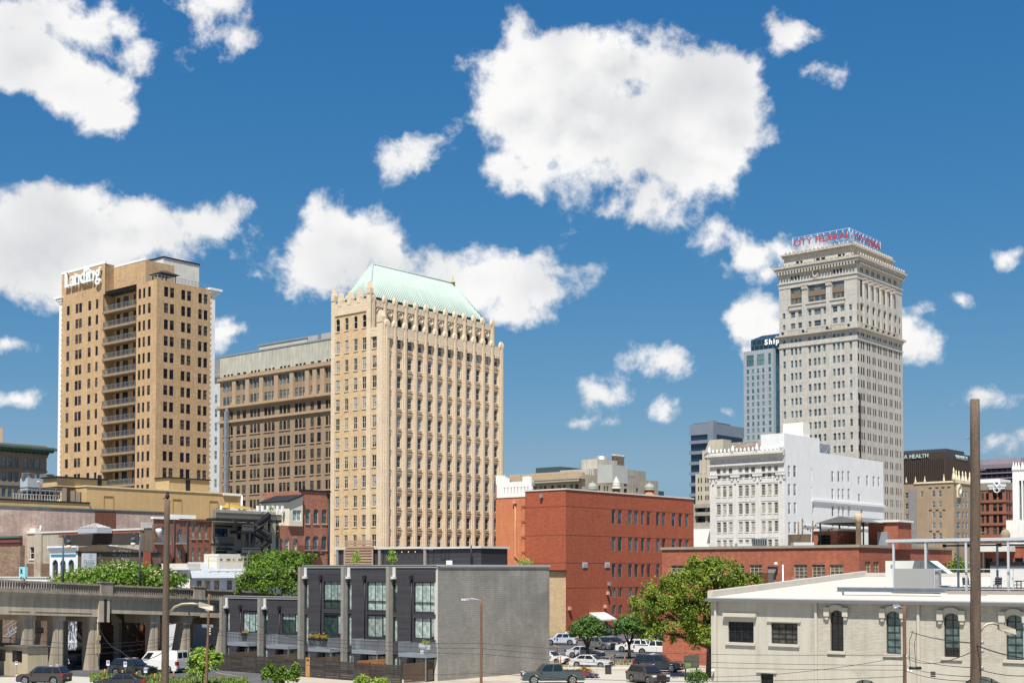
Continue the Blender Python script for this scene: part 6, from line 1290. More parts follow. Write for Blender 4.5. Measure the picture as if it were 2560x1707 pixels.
    # white street wall, lower part coloured dark for the shade under the viaduct
    W = Bld('white_street_wall', 'low white wall along the street below the brown brick building', 'wall', *z12(440, 1450), 150); m_ = W.mb(); zw = W.L.z(*z12(300, 1430)); m_.fbox(W.L, 0, W.L.s(-60, 1450), zw-1.3, zw, -.3, .0); W.put(m_, 'wall', WHITE); m_ = W.mb(); m_.fbox(W.L, 0, W.L.s(-60, 1450), 0, zw-1.3, -.3, .0); W.put(m_, 'shade_toned_base', BKB); m_ = W.mb(); m_.fbox(W.L, -.05, W.L.s(-60, 1450), W.L.z(*z12(300, 1430)), W.L.z(*z12(300, 1430))+.1, -.4, .1); W.put(m_, 'coping', OFFW)
stucco_old_building()
def arched_white_house():
    B = Bld('arched_storefront', 'white storefront with three tall arched windows and a faded brick side wall', 'building', *z12(726, 1250), 150); L, Rf = B.L, B.R
    WH = mat('storefront_white', (.70, .72, .76), .7, .06, .5, .1); b = L.s(*z12(464, 1250)); zt = L.z(*z12(726, 1132)); a = Rf.s(*z12(1500, 1250)); zb = 2.5
    op = [tuple(sorted((L.s(*z12(x1, 1300)), L.s(*z12(x0, 1300)))))+(L.z(*z12(660, 1450)), L.z(*z12(660, 1262))) for x0, x1 in ((487, 542), (560, 614), (636, 692))]; op = [o+((o[1]-o[0])/2,) for o in op]
    mb = B.mb(); wall(mb, L, 0, b, 0, zt, op, .3); SB = mat('side_brick_faded', (.15, .10, .075), .95, .25, .4, .25, (.42, .15, (.2, .16, .12), .2), patch=((.24, .20, .17), .4, .55, .7))
    zr = Rf.z(*z12(1500, 1200)); p = [Rf.at(0, 0), Rf.at(a, 0), Rf.at(a, zr), Rf.at(a*.25, zr+.9), Rf.at(0, zt-.2)]; mb.poly(p, 1); B.shell(mb, a, b, zr-.2, 1, rm=2); B.put(mb, 'wall', [WH, SB, ROOFG])
    B.wins(L, op, style='dh2', fm=DKFR, gm=glass('storefront_glass', (.05, .06, .05), (.12, .14, .12), .5, .03, .9), inset=.15)
    for z0, z1_, o in ((zt-.56, zt-.44, .1), (zt-.44, zt-.32, .18), (zt-.32, zt-.2, .13), (zt-.2, zt, .3)): m_ = B.mb(); m_.fbox(L, -.1, b+.1, z0, z1_, .002, o); B.put(m_, 'cornice', WH)
    m_ = B.mb(); m_.fbox(L, .4, b-.3, zt-1.18, zt-.95, .002, .06); B.put(m_, 'blue_name_band', mat('teal_band', (.04, .18, .26), .6))
    # painted ghost lettering and the banner on the side wall
    GH = mat('ghost_paint', (.33, .29, .25), .9, .25, 2.); h = (zt-zr)*.18
    for txt, x0, x1, y, hh in (('& SON', 1050, 1215, 1228, .75), ('A', 920, 945, 1240, .7), ('& BUTTE', 1040, 1215, 1298, .6)): letters(B.root, B.o, Rf, txt, Rf.s(*z12(x0, y)), Rf.s(*z12(x1, y)), Rf.z(*z12((x0+x1)/2, y)), hh, GH, .01, .02, .012)
    m_ = B.mb()
    for q in ((1015, 1250, 1192, 1194), (1015, 1250, 1262, 1264), (1015, 1250, 1326, 1328)): m_.fbox(Rf, Rf.s(*z12(q[0], 1250)), Rf.s(*z12(q[1], 1250)), Rf.z(*z12(1130, q[3])), Rf.z(*z12(1130, q[2])), .004, .012)
    m_.fbox(Rf, Rf.s(*z12(1250, 1250)), Rf.s(*z12(1252, 1250)), Rf.z(*z12(1250, 1326)), Rf.z(*z12(1250, 1192)), .004, .012); B.put(m_, 'ghost_sign_frame', GH)
    m_ = B.mb(); m_.fbox(Rf, Rf.s(*z12(1333, 1250)), Rf.s(*z12(1393, 1250)), 0, zr+.1, .004, .3); B.put(m_, 'brick_pier', mat('pier_red', (.33, .09, .05), .9, .1))
    m_ = B.mb(); m_.fbox(Rf, -.1, a, zr-.15, zr+.05, -.3, .1); B.put(m_, 'coping', BLACKM)
    for x0, x1, y0, y1 in ((1000, 1040, 1315, 1365), (1290, 1328, 1310, 1345), (1470, 1500, 1310, 1345)): s0, z = Rf.hit(*z12(x0, y1)); B.win(Rf, (s0, Rf.s(*z12(x1, y1)), z, Rf.z(*z12(x0, y0))), 'x', DKFR, G_DARK, -.06)
    B.done()
    K = empty('wall_banner', B.o, 'white printed banner hung on the faded brick side wall of the storefront', 'banner'); m_ = B.mb(); s0, s1 = Rf.s(*z12(758, 1280)), Rf.s(*z12(895, 1280)); z0, z1_ = Rf.z(*z12(826, 1378)), Rf.z(*z12(826, 1197)); m_.fbox(Rf, s0, s1, z0, z1_, .06, .10); m_.build('banner_cloth', mat('banner_lilac_white', (.66, .66, .72), .8, .03), K, (0, 0, 0)); TX = mat('banner_grey_print', (.52, .52, .57), .8, 0); h = z1_-z0
    letters(K, B.o, Rf, 'FOUNDERS', s0+.25, s1-.25, z0+h*.44, .5, TX, .01, .01, .115); letters(K, B.o, Rf, 'STATION', s0+.45, s1-.45, z0+h*.33, .5, TX, .01, .01, .115); letters(K, B.o, Rf, 'ff', s0+1.15, s1-1.15, z0+h*.74, .5, TX, .01, .03, .115)
arched_white_house()
def balcony_terrace():
    B = Bld('balcony_terrace', 'three storey red and brown brick terrace with small iron balconies', 'building', *z7(1232, 400), 166); Rf = B.R
    BR = mat('terrace_brick', (.235, .095, .065), .95, .2, .5, .2, (.42, .15, (.26, .16, .12), .2), patch=((.36, .26, .20), .45, .55, .72)); a = Rf.s(*z7(1705, 400)); zt = Rf.z(*z7(1230, 245))
    def ro(x0, x1, y0, y1, r=0): s0, s1 = Rf.s(*z7(x0, 400)), Rf.s(*z7(x1, 400)); q = (s0, s1, Rf.z(*z7((x0+x1)/2, y1)), Rf.z(*z7((x0+x1)/2, y0))); return q+((r,) if r else ())
    op = [ro(x0, x1, 292, 405, .3) for x0, x1 in ((1542, 1565), (1594, 1618), (1645, 1668))]+[ro(x0, x1, 478, 590, .3) for x0, x1 in ((1540, 1563), (1592, 1616), (1644, 1667))]
    op2 = [ro(1254, 1276, 312, 392), ro(1303, 1327, 312, 392), ro(1428, 1465, 330, 430), ro(1254, 1276, 480, 540), ro(1428, 1465, 500, 560), ro(1345, 1367, 312, 392)]
    mb = B.mb(); wall(mb, Rf, 0, a, 0, zt, op+op2, .25); skew(B, mb, Rf, a, 8, zt); B.put(mb, 'wall', [BR, ROOFG]); B.wins(Rf, op, fm=mat('terrace_frame', (.16, .17, .18), .6), gm=G_GREEN, inset=.1, sill=CONC); B.wins(Rf, op2, style='v2', fm=mat('terrace_frame', (.16, .17, .18), .6), gm=G_GREEN, inset=.1)
    for x0, x1, y in ((1238, 1340, 440), (1410, 1467, 440)): 
        s0, s1, z = Rf.s(*z7(x0, y)), Rf.s(*z7(x1, y)), Rf.z(*z7(x0, y)); m_ = B.mb(); m_.fbox(Rf, s0, s1, z-.15, z, .0, 1.0); pr = B.put(m_, 'balcony', GREYM); m_ = B.mb(); m_.fbox(Rf, s0, s1, z+.95, z+1.02, .93, 1.); n = int((s1-s0)/.14)
        for k in range(n+1): x = s0+(s1-s0)*k/n; m_.fbox(Rf, x-.02, x+.02, z, z+.95, .95, .98)
        m_.build('railing', GALV, pr, (0, 0, 0))
    for x in (1395, 1500): m_ = B.mb(); s_ = Rf.s(*z7(x, 400)); m_.tube([Rf.at(s_, 0, .12), Rf.at(s_, zt, .12)], .1, 6); B.put(m_, 'downpipe', BLACKM)
    m_ = B.mb(); m_.fbox(Rf, -.1, a*.42, zt, zt+.25, -.4, .15); B.put(m_, 'parapet_cap', WHITE); m_ = B.mb(); m_.fbox(Rf, a*.42, a, zt-.1, zt+.15, -.4, .2); B.put(m_, 'parapet_cap', BKB)
    m_ = B.mb(); s0, s1 = Rf.s(*z7(1465, 230)), Rf.s(*z7(1690, 230)); m_.fbox(Rf, s0, s1, zt+.15, zt+.8, -3.5, -3); B.put(m_, 'white_planters', WHITE); m_ = B.mb(); c = Rf.at(Rf.s(*z7(1255, 350)), Rf.z(*z7(1255, 395)), .6); m_.lathe(c, [(.15, 0), (.12, .3), (.35, .6), (.4, 1.0), (.25, 1.1)], 10); B.put(m_, 'urn', WHITE); B.done()
balcony_terrace()
def stair_house():
    B = Bld('beige_stair_house', 'beige stucco house wrapped by black steel decks and an outside stair', 'building', *z11(-55, 600), 169); Rf = B.R
    BG = mat('beige_stucco', (.40, .36, .28), .9, .1, .5, .15); BK = mat('black_steel', (.022, .022, .026), .5, .1); SC_ = mat('grey_screen', (.105, .10, .095), .8, .15); a = Rf.s(*z11(900, 600)); zt = Rf.z(*z11(300, 470))
    def ro(x0, x1, y0, y1): s0, s1 = Rf.s(*z11(x0, 600)), Rf.s(*z11(x1, 600)); return (s0, s1, Rf.z(*z11((x0+x1)/2, y1)), Rf.z(*z11((x0+x1)/2, y0)))
    op = [ro(-20, 180, 600, 730), ro(322, 382, 605, 770), ro(0, 180, 940, 1050), ro(315, 385, 945, 1050), ro(520, 590, 650, 830)]
    mb = B.mb(); wall(mb, Rf, 0, a, 0, zt+1.2, op, .25); skew(B, mb, Rf, a, 9, zt+1.2); B.put(mb, 'wall', [BG, ROOFG]); B.wins(Rf, op, style='v3', fm=BK, gm=G_BLUE, inset=.1)
    for x0, x1, y in ((-20, 225, 590), (315, 385, 603), (0, 225, 932)): m_ = B.mb(); s0, s1 = Rf.s(*z11(x0, y)), Rf.s(*z11(x1, y)); z = Rf.z(*z11((x0+x1)/2, y)); m_.fbox(Rf, s0, s1, z, z+.25, .0, .35); B.put(m_, 'window_hood', BK)
    f = Rf.shift(2.2)
    def deck(x0, x1, yt, yb, fc, dep, nm='deck'):
        s0, s1, z0, z1_ = fc.s(*z11(x0, yb)), fc.s(*z11(x1, yb)), fc.z(*z11((x0+x1)/2, yb)), fc.z(*z11((x0+x1)/2, yt)); m_ = B.mb(); m_.fbox(fc, s0, s1, z0-.3, z0, -dep, 0); pr = B.put(m_, nm, BK); m_ = B.mb(); m_.fbox(fc, s0, s1, z1_-.12, z1_, -.08, .02); h = z1_-z0
        n = max(4, int((s1-s0)/.16))
        for k in range(n+1): x = s0+(s1-s0)*k/n; m_.fbox(fc, x-.035, x+.035, z0, z1_-.12, -.05, -.02)
        for k in range(6): z = z0+h*(k+.5)/6.6; m_.fbox(fc, s0, s1, z-.035, z+.035, -.07, -.045)
        m_.build('screen_panel', SC_, pr, (0, 0, 0)); return s0, s1, z0
    deck(5, 990, 380, 465, f, 2.1); deck(400, 570, 553, 640, f.shift(.5), 2.5, 'landing'); deck(400, 670, 895, 975, f.shift(.5), 2.5, 'landing')
    s0, s1, zb_ = deck(0, 275, 735, 830, Rf.shift(1.1), 1.05, 'balcony')
    g = f.shift(.4)
    def stair(x0, y0, x1, y1):
        p0, p1 = g.hit(*z11(x0, y0)), g.hit(*z11(x1, y1)); n = 14; m_ = B.mb()
        for k in range(n): t = (k+.5)/n; s_ = p0[0]+(p1[0]-p0[0])*t; z = p0[1]+(p1[1]-p0[1])*t; m_.fbox(g, s_-.16, s_+.16, z-.04, z, -1.1, 0)
        for o in (0., -1.1): m_.tube([g.at(p0[0], p0[1]-.1, o), g.at(p1[0], p1[1]-.1, o)], .13, 4); m_.tube([g.at(p0[0], p0[1]+1., o), g.at(p1[0], p1[1]+1., o)], .05, 4)
        for k in range(n*2): t = (k+.5)/n/2; s_ = p0[0]+(p1[0]-p0[0])*t; z = p0[1]+(p1[1]-p0[1])*t; m_.tube([g.at(s_, z, .0), g.at(s_, z+1., .0)], .035, 4)
        B.put(m_, 'stair_flight', BK)
    stair(570, 640, 800, 470); stair(600, 650, 840, 800); stair(840, 800, 680, 960)
    for x, y0 in ((485, 640), (572, 640), (820, 380), (490, 480), (800, 830), (715, 500)): m_ = B.mb(); s_ = g.s(*z11(x, 700)); m_.fbox(g, s_-.13, s_+.13, 0, g.z(*z11(x, y0)), -.35, -.1); B.put(m_, 'steel_post', BK)
    for x0, y0, x1, y1 in ((240, 485, 395, 555), (905, 485, 830, 545), (400, 650, 480, 700), (600, 660, 570, 700)): m_ = B.mb(); m_.tube([g.at(*g.hit(*z11(x0, y0))), g.at(*g.hit(*z11(x1, y1)))], .09, 4); B.put(m_, 'steel_brace', BK)
    # terrace furniture: shade sails, white planters, lamps
    zt2 = Rf.z(*z11(300, 380)); t = Rf.shift(-3)
    m_ = B.mb(); s0, s1 = t.s(*z11(150, 350)), t.s(*z11(600, 350)); m_.fbox(t, s0, s1, zt, t.z(*z11(300, 312)), -.6, 0); B.put(m_, 'white_planter', WHITE)
    for x in (95, 640, 710, 793, 870, 940, 1012): m_ = B.mb(); s_, z = t.hit(*z11(x, 345)); m_.fbox(t, s_-.14, s_+.14, z-.1, z+.75, -.3, 0); m_.tube([t.at(s_, zt+.5, -.1), t.at(s_, z, -.1)], .04, 4); B.put(m_, 'terrace_lamp', WHITE)
    Y = empty('shade_sail', B.o, 'yellow shade sails stretched over the rooftop terrace', 'shade sail'); SY = mat('sail_yellow', (.70, .46, .12), .8, .05); P_ = lambda x, y, o: t.at(*t.hit(*z11(x, y)), o)
    for q in ((P_(20, 292, 1), P_(205, 218, -.5), P_(490, 300, 1), P_(300, 290, -3)), (P_(300, 262, -1), P_(350, 245, -2), P_(540, 300, 0), P_(420, 290, -3))):
        m_ = B.mb(); c = sum(q, Vector())/4-Vector((0, 0, .25)); 
        for i in range(4): m_.poly([q[i], q[(i+1) % 4], c]); m_.poly([q[(i+1) % 4]-Vector((0, 0, .03)), q[i]-Vector((0, 0, .03)), c-Vector((0, 0, .03))])
        m_.build('sail', SY, Y, (0, 0, 0))
    m_ = B.mb()
    for x, y in ((15, 290), (200, 215), (350, 245), (540, 300)): s_, z = t.hit(*z11(x, y)); m_.tube([t.at(s_, zt, 0), t.at(s_, z, 0)], .05, 5)
    m_.build('sail_mast', BLACKM, Y, (0, 0, 0)); B.done()
stair_house()
def red_arch_house():
    B = Bld('red_arched_house', 'red brick house with arched windows and a cream corner dormer beside the deco tower', 'building', *z11(870, 800), 180); Rf = B.R
    RB = mat('red_house_brick', (.34, .125, .075), .92, .16, .5, .15, (.42, .15, (.42, .26, .20), .2), fine=.15); CRM = mat('cream_stucco', (.66, .60, .48), .85, .06); a = Rf.s(*z11(1718, 600)); s1 = Rf.s(*z11(1280, 600)); zt = Rf.z(*z11(1500, 55)); zl = Rf.z(*z11(1000, 560))
    def ro(x0, x1, y0, y1, r=0): s0, s1_ = Rf.s(*z11(x0, 600)), Rf.s(*z11(x1, 600)); q = (s0, s1_, Rf.z(*z11((x0+x1)/2, y1)), Rf.z(*z11((x0+x1)/2, y0))); return q+((r,) if r else ())
    up = [ro(x0, x1, 312, 535, .35) for x0, x1 in ((1350, 1422), (1470, 1546), (1592, 1668))]+[ro(x0, x1, 715, 930, .35) for x0, x1 in ((1345, 1420), (1460, 1542), (1592, 1668))]
    lo = [ro(x0, x1, 755, 965) for x0, x1 in ((930, 984), (1040, 1105), (1165, 1220))]
    mb = B.mb(); wall(mb, Rf, s1, a, 0, zt, [o for o in up], .25); wall(mb, Rf, 0, s1, 0, zl, lo, .25); mb.poly([Rf.at(s1, zl), Rf.at(s1, zl, -8), Rf.at(s1, zt, -8), Rf.at(s1, zt)][::-1]); 
    W_ = Vector((B.C.x, B.C.y)).normalized()*8
    mb.poly([(B.C.x, B.C.y, 0), (B.C.x, B.C.y, zl), (B.C.x+W_.x, B.C.y+W_.y, zl), (B.C.x+W_.x, B.C.y+W_.y, 0)])
    q = lambda u, v, z: (B.C.x+U.x*u+V.x*v, B.C.y+U.y*u+V.y*v, z); mb.poly([q(s1, 0, zt), q(a, 0, zt), q(a, 8, zt), q(s1, 8, zt)], 1); mb.poly([q(0, 0, zl), q(s1, 0, zl), q(s1, 8, zl), (B.C.x+W_.x, B.C.y+W_.y, zl)], 1); mb.poly([q(a, 0, 0), q(a, 8, 0), q(a, 8, zt), q(a, 0, zt)]); mb.poly([q(s1, 8, 0), q(s1, 8, zt), q(a, 8, zt), q(a, 8, 0)]); mb.poly([(B.C.x+W_.x, B.C.y+W_.y, 0), (B.C.x+W_.x, B.C.y+W_.y, zl), q(s1, 8, zl), q(s1, 8, 0)])
    B.put(mb, 'wall', [RB, ROOFG]); B.wins(Rf, up, style='x', fm=mat('arch_frame', (.45, .42, .38), .6), gm=glass('grey_blind', (.07, .10, .11), (.14, .18, .18), .5, .06, .6), inset=.12, sill=mat('brick_sill', (.55, .36, .28), .9)); B.wins(Rf, lo, style='dh', fm=WFR, gm=G_GREEN, inset=.12)
    # cream dormer with a mono-pitch roof
    x0, x1 = Rf.s(*z11(1080, 400)), s1; z0 = Rf.z(*z11(1180, 570)); za, zb = Rf.z(*z11(1090, 195)), Rf.z(*z11(1275, 115)); m_ = B.mb()
    w = ro(1132, 1258, 330, 492); wall(m_, Rf.shift(.35), x0, x1, z0, za, [w], .2); f = Rf.shift(.35); m_.poly([f.at(x0, za), f.at(x1, za), f.at(x1, zb)]); m_.poly([f.at(x0, z0), f.at(x0, za), f.at(x0, za, -6), f.at(x0, z0, -6)]); m_.poly([f.at(x0, z0), f.at(x1, z0), f.at(x1, z0, -1), f.at(x0, z0, -1)][::-1]); B.put(m_, 'dormer', CRM); B.win(f, w, 'v2', WFR, G_GREEN, .1)
    m_ = B.mb(); p = [f.at(x0-.4, za-.15, .3), f.at(x1, zb+.02, .3), f.at(x1, zb+.02, -6), f.at(x0-.4, za-.15, -6)]; m_.hexa(p+[x+Vector((0, 0, .2)) for x in p]); B.put(m_, 'dormer_roof', BLACKM)
    m_ = B.mb(); m_.fbox(Rf, s1-.1, a+.1, zt, zt+.25, -.4, .12); B.put(m_, 'parapet_cap', BLACKM); m_ = B.mb(); s_ = Rf.s(*z11(1685, 400)); m_.tube([Rf.at(s_, 0, .15), Rf.at(s_, Rf.z(*z11(1685, 110)), .15)], .1, 6); m_.fbox(Rf, s_-.18, s_+.18, Rf.z(*z11(1685, 130)), Rf.z(*z11(1685, 85)), .0, .35); B.put(m_, 'downpipe', BLACKM)
    m_ = B.mb(); s_ = Rf.s(*z11(890, 700)); m_.fbox(Rf, 0, .7, 0, zl+.4, .0, .2); B.put(m_, 'pier', mat('pier_dark_brick', (.12, .06, .045), .9, .2))
    for x in (958, 1185): m_ = B.mb(); o = ro(x-30, x+30, 742, 752); m_.fbox(Rf, *o, .0, .15); B.put(m_, 'lintel', CONC)
    m_ = B.mb(); s0, s2 = Rf.s(*z11(1160, 950)), Rf.s(*z11(1560, 950)); z = Rf.z(*z11(1360, 985)); m_.fbox(Rf, s0, s2, z-.2, z, .0, 1.2); m_.fbox(Rf, s0, s2, z+1., z+1.06, 1.14, 1.2); [m_.fbox(Rf, s0+(s2-s0)*k/24-.02, s0+(s2-s0)*k/24+.02, z, z+1., 1.15, 1.19) for k in range(25)]; B.put(m_, 'balcony', BLACKM); B.done()
    # low white parapet of a neighbour between house and tower
red_arch_house()
def blue_grey_house():
    B = Bld('blue_walled_house', 'pale blue walled low building under a grey metal hipped roof', 'building', *z7(1540, 720), 161); Rf = B.R; BL = mat('pale_blue_wall', (.42, .50, .64), .8, .06); MR = mat('grey_metal_roof', (.36, .38, .41), .5, .06, .5, .05, (.45, 30, (.30, .32, .35), .02, .02)); a = Rf.s(820, 1460); ze = Rf.z(*z7(1540, 725)); zr = Rf.z(*z7(1640, 612))+.3
    xs = [(1582, 1622), (1648, 1692), (1722, 1765), (1826, 1868), (1898, 1942), (1975, 2015), (2050, 2090)]; op = [(Rf.s(*z7(x0, 770)), Rf.s(*z7(x1, 770)), Rf.z(*z7(x0, 815)), Rf.z(*z7(x0, 740))) for x0, x1 in xs]
    mb = B.mb(); wall(mb, Rf, 0, a, 0, ze, op, .15); skew(B, mb, Rf, a, 12, ze-.15); B.put(mb, 'wall', [BL, ROOFG]); B.wins(Rf, op, style='v2', fm=mat('frame_grey_green', (.17, .17, .15), .6), gm=glass('tan_blind', (.25, .20, .16), (.40, .33, .28), .5, .1, .5), inset=.06)
    q = lambda u, v, z: (B.C.x+U.x*u+V.x*v, B.C.y+U.y*u+V.y*v, z); m_ = B.mb(); e = .5; k = 4.5
    m_.poly([q(-e, -e, ze), q(a, -e, ze), q(a, k, zr), q(k*.6, k, zr)]); W_ = Vector((B.C.x, B.C.y)).normalized()*11; qb = (B.C.x+W_.x, B.C.y+W_.y, ze); m_.poly([qb, q(-e, -e, ze), q(k*.6, k, zr)]); m_.poly([q(k*.6, k, zr), q(a, k, zr), q(a, 12, ze), qb]); m_.poly([q(-e, -e, ze-.1), (qb[0], qb[1], ze-.1), q(a, 12, ze-.1), q(a, -e, ze-.1)]); B.put(m_, 'roof', MR); m_ = B.mb(); m_.fbox(Rf, -e, a, ze-.12, ze+.06, e, e+.12); B.put(m_, 'gutter', mat('gutter_dark', (.13, .14, .17), .6))
    B.done()
    # rooftop machinery screen with yellow guard rail
    M_ = Bld('machinery_screen', 'long white louvred machinery screen with a yellow guard rail on the grey roof', 'machinery', *z7(1758, 600), 167); Rf = M_.R; a = Rf.s(*z11(1060, 1040)); z0, z1_ = Rf.z(*z7(1760, 608)), Rf.z(*z7(1760, 527)); m_ = M_.mb(); m_.fbox(Rf, 0, a, z0-1.5, z1_, -3, 0); M_.put(m_, 'casing', mat('casing_cream', (.66, .65, .58), .7, .06))
    for x0, x1 in ((60, 95), (145, 215), (255, 290), (335, 380), (385, 445), (550, 640), (660, 740), (750, 785), (810, 870), (890, 930)): m_ = M_.mb(); s0, s1 = Rf.s(*z11(x0, 1080)), Rf.s(*z11(x1, 1080)); m_.fbox(Rf, s0, s1, z0+.4, z1_-.6, .0, .03); pr = M_.put(m_, 'louvre', mat('louvre_dark', (.12, .115, .105), .7)); m_ = M_.mb(); [m_.fbox(Rf, s0, s1, z0+.5+k*.3, z0+.57+k*.3, .03, .08) for k in range(int((z1_-z0-1.2)/.3))]; m_.build('louvre_blade', OFFW, pr, (0, 0, 0))
    m_ = M_.mb(); f = Rf.shift(1.2); YR = mat('rail_pale_yellow', (.72, .55, .28), .6)
    for z in (z0+.35, z0+.85): m_.fbox(f, -2.5, a*.75, z, z+.07, 0, .07)
    for k in range(9): x = -2.5+k*(a*.75+2.5)/8; m_.fbox(f, x, x+.08, z0-.6, z0+.9, 0, .08)
    M_.put(m_, 'guard_rail', YR)
    # small white classical facade left of it
    W = Bld('white_cornice_house', 'small white stucco house front with a deep cornice beside the flowering tree', 'building', *z7(1530, 700), 157.5); L = W.L; b = L.s(*z7(1080, 700)); zt = L.z(*z7(1530, 655)); op = [(L.s(*z7(x1, 720)), L.s(*z7(x0, 720)), L.z(*z7(1460, 715)), L.z(*z7(1460, 685))) for x0, x1 in ((1405, 1440), (1465, 1505))]; WW = mat('house_white', (.70, .72, .74), .7, .06); mb = W.mb(); wall(mb, L, 0, b, 0, zt, op, .2); skew(W, mb, L, b, 8, zt); W.put(mb, 'wall', [WW, ROOFG]); W.wins(L, op, style='x', fm=WW, gm=glass('pale_panel', (.35, .40, .45), (.45, .48, .5), .5, .4, .3), inset=.05)
    m_ = W.mb(); m_.fbox(L, -.3, b+.3, zt, zt+.35, -.5, .5); m_.fbox(L, -.1, b+.1, zt-.35, zt, .002, .25); W.put(m_, 'cornice', WW); m_ = W.mb(); g = L.shift(-3); m_.fbox(g, g.s(*z7(1505, 630)), g.s(*z7(1292, 630)), zt, g.z(*z7(1400, 605)), -2, 0); W.put(m_, 'roof_box', mat('roof_box_cream', (.66, .60, .48), .8, .1)); W.done()
blue_grey_house()
def kiosk_sign():
    K = Bld('cube_sign', 'pale blue folded cube sign with a dark letter k on the street', 'sign', *z12(232, 1400), 147.5); L, Rf = K.L, K.R; LB = mat('sign_sky_blue', (.30, .62, .70), .6, .03); LB2 = mat('sign_sky_blue_dark', (.20, .46, .55), .6, .03); b = L.s(*z12(178, 1390)); a = Rf.s(*z12(258, 1390)); z0, z1_ = L.z(*z12(205, 1445)), L.z(*z12(205, 1330)); h = z1_-z0
    m_ = K.mb(); m_.poly([L.at(0, z0+h*.25), L.at(0, z1_), L.at(b, z1_), L.at(b, z0), L.at(b*.5, z0+h*.25), L.at(0, z0)]); m_.poly([Rf.at(0, z0), Rf.at(a*.5, z0+h*.2), Rf.at(a, z0), Rf.at(a, z1_), Rf.at(0, z1_)]); m_.poly([L.at(0, z1_), Rf.at(a, z1_), Rf.at(a, z1_, -b), L.at(b, z1_)]); m_.poly([L.at(b, z0), L.at(b, z1_), Rf.at(a, z1_, -b), Rf.at(a, z0, -b)]); m_.poly([Rf.at(a, z0), Rf.at(a, z0, -b), Rf.at(a, z1_, -b), Rf.at(a, z1_)]); K.put(m_, 'cube', LB)
    letters(K.root, K.o, L, 'k', b*.72, b*.25, z0+h*.52, h*.36, mat('sign_ink', (.01, .05, .06), .6), .02, .05, .03); m_ = K.mb(); c = L.at(b*.5, 0, -a*.4); m_.lathe((c.x, c.y, z0-1.0), [(.9, .3), (.5, .6), (.12, 1.1)], 4); m_.tube([(c.x, c.y, 0), (c.x, c.y, z0+.5)], .15, 6); K.put(m_, 'base', mat('base_grey', (.18, .17, .16), .8))
kiosk_sign()
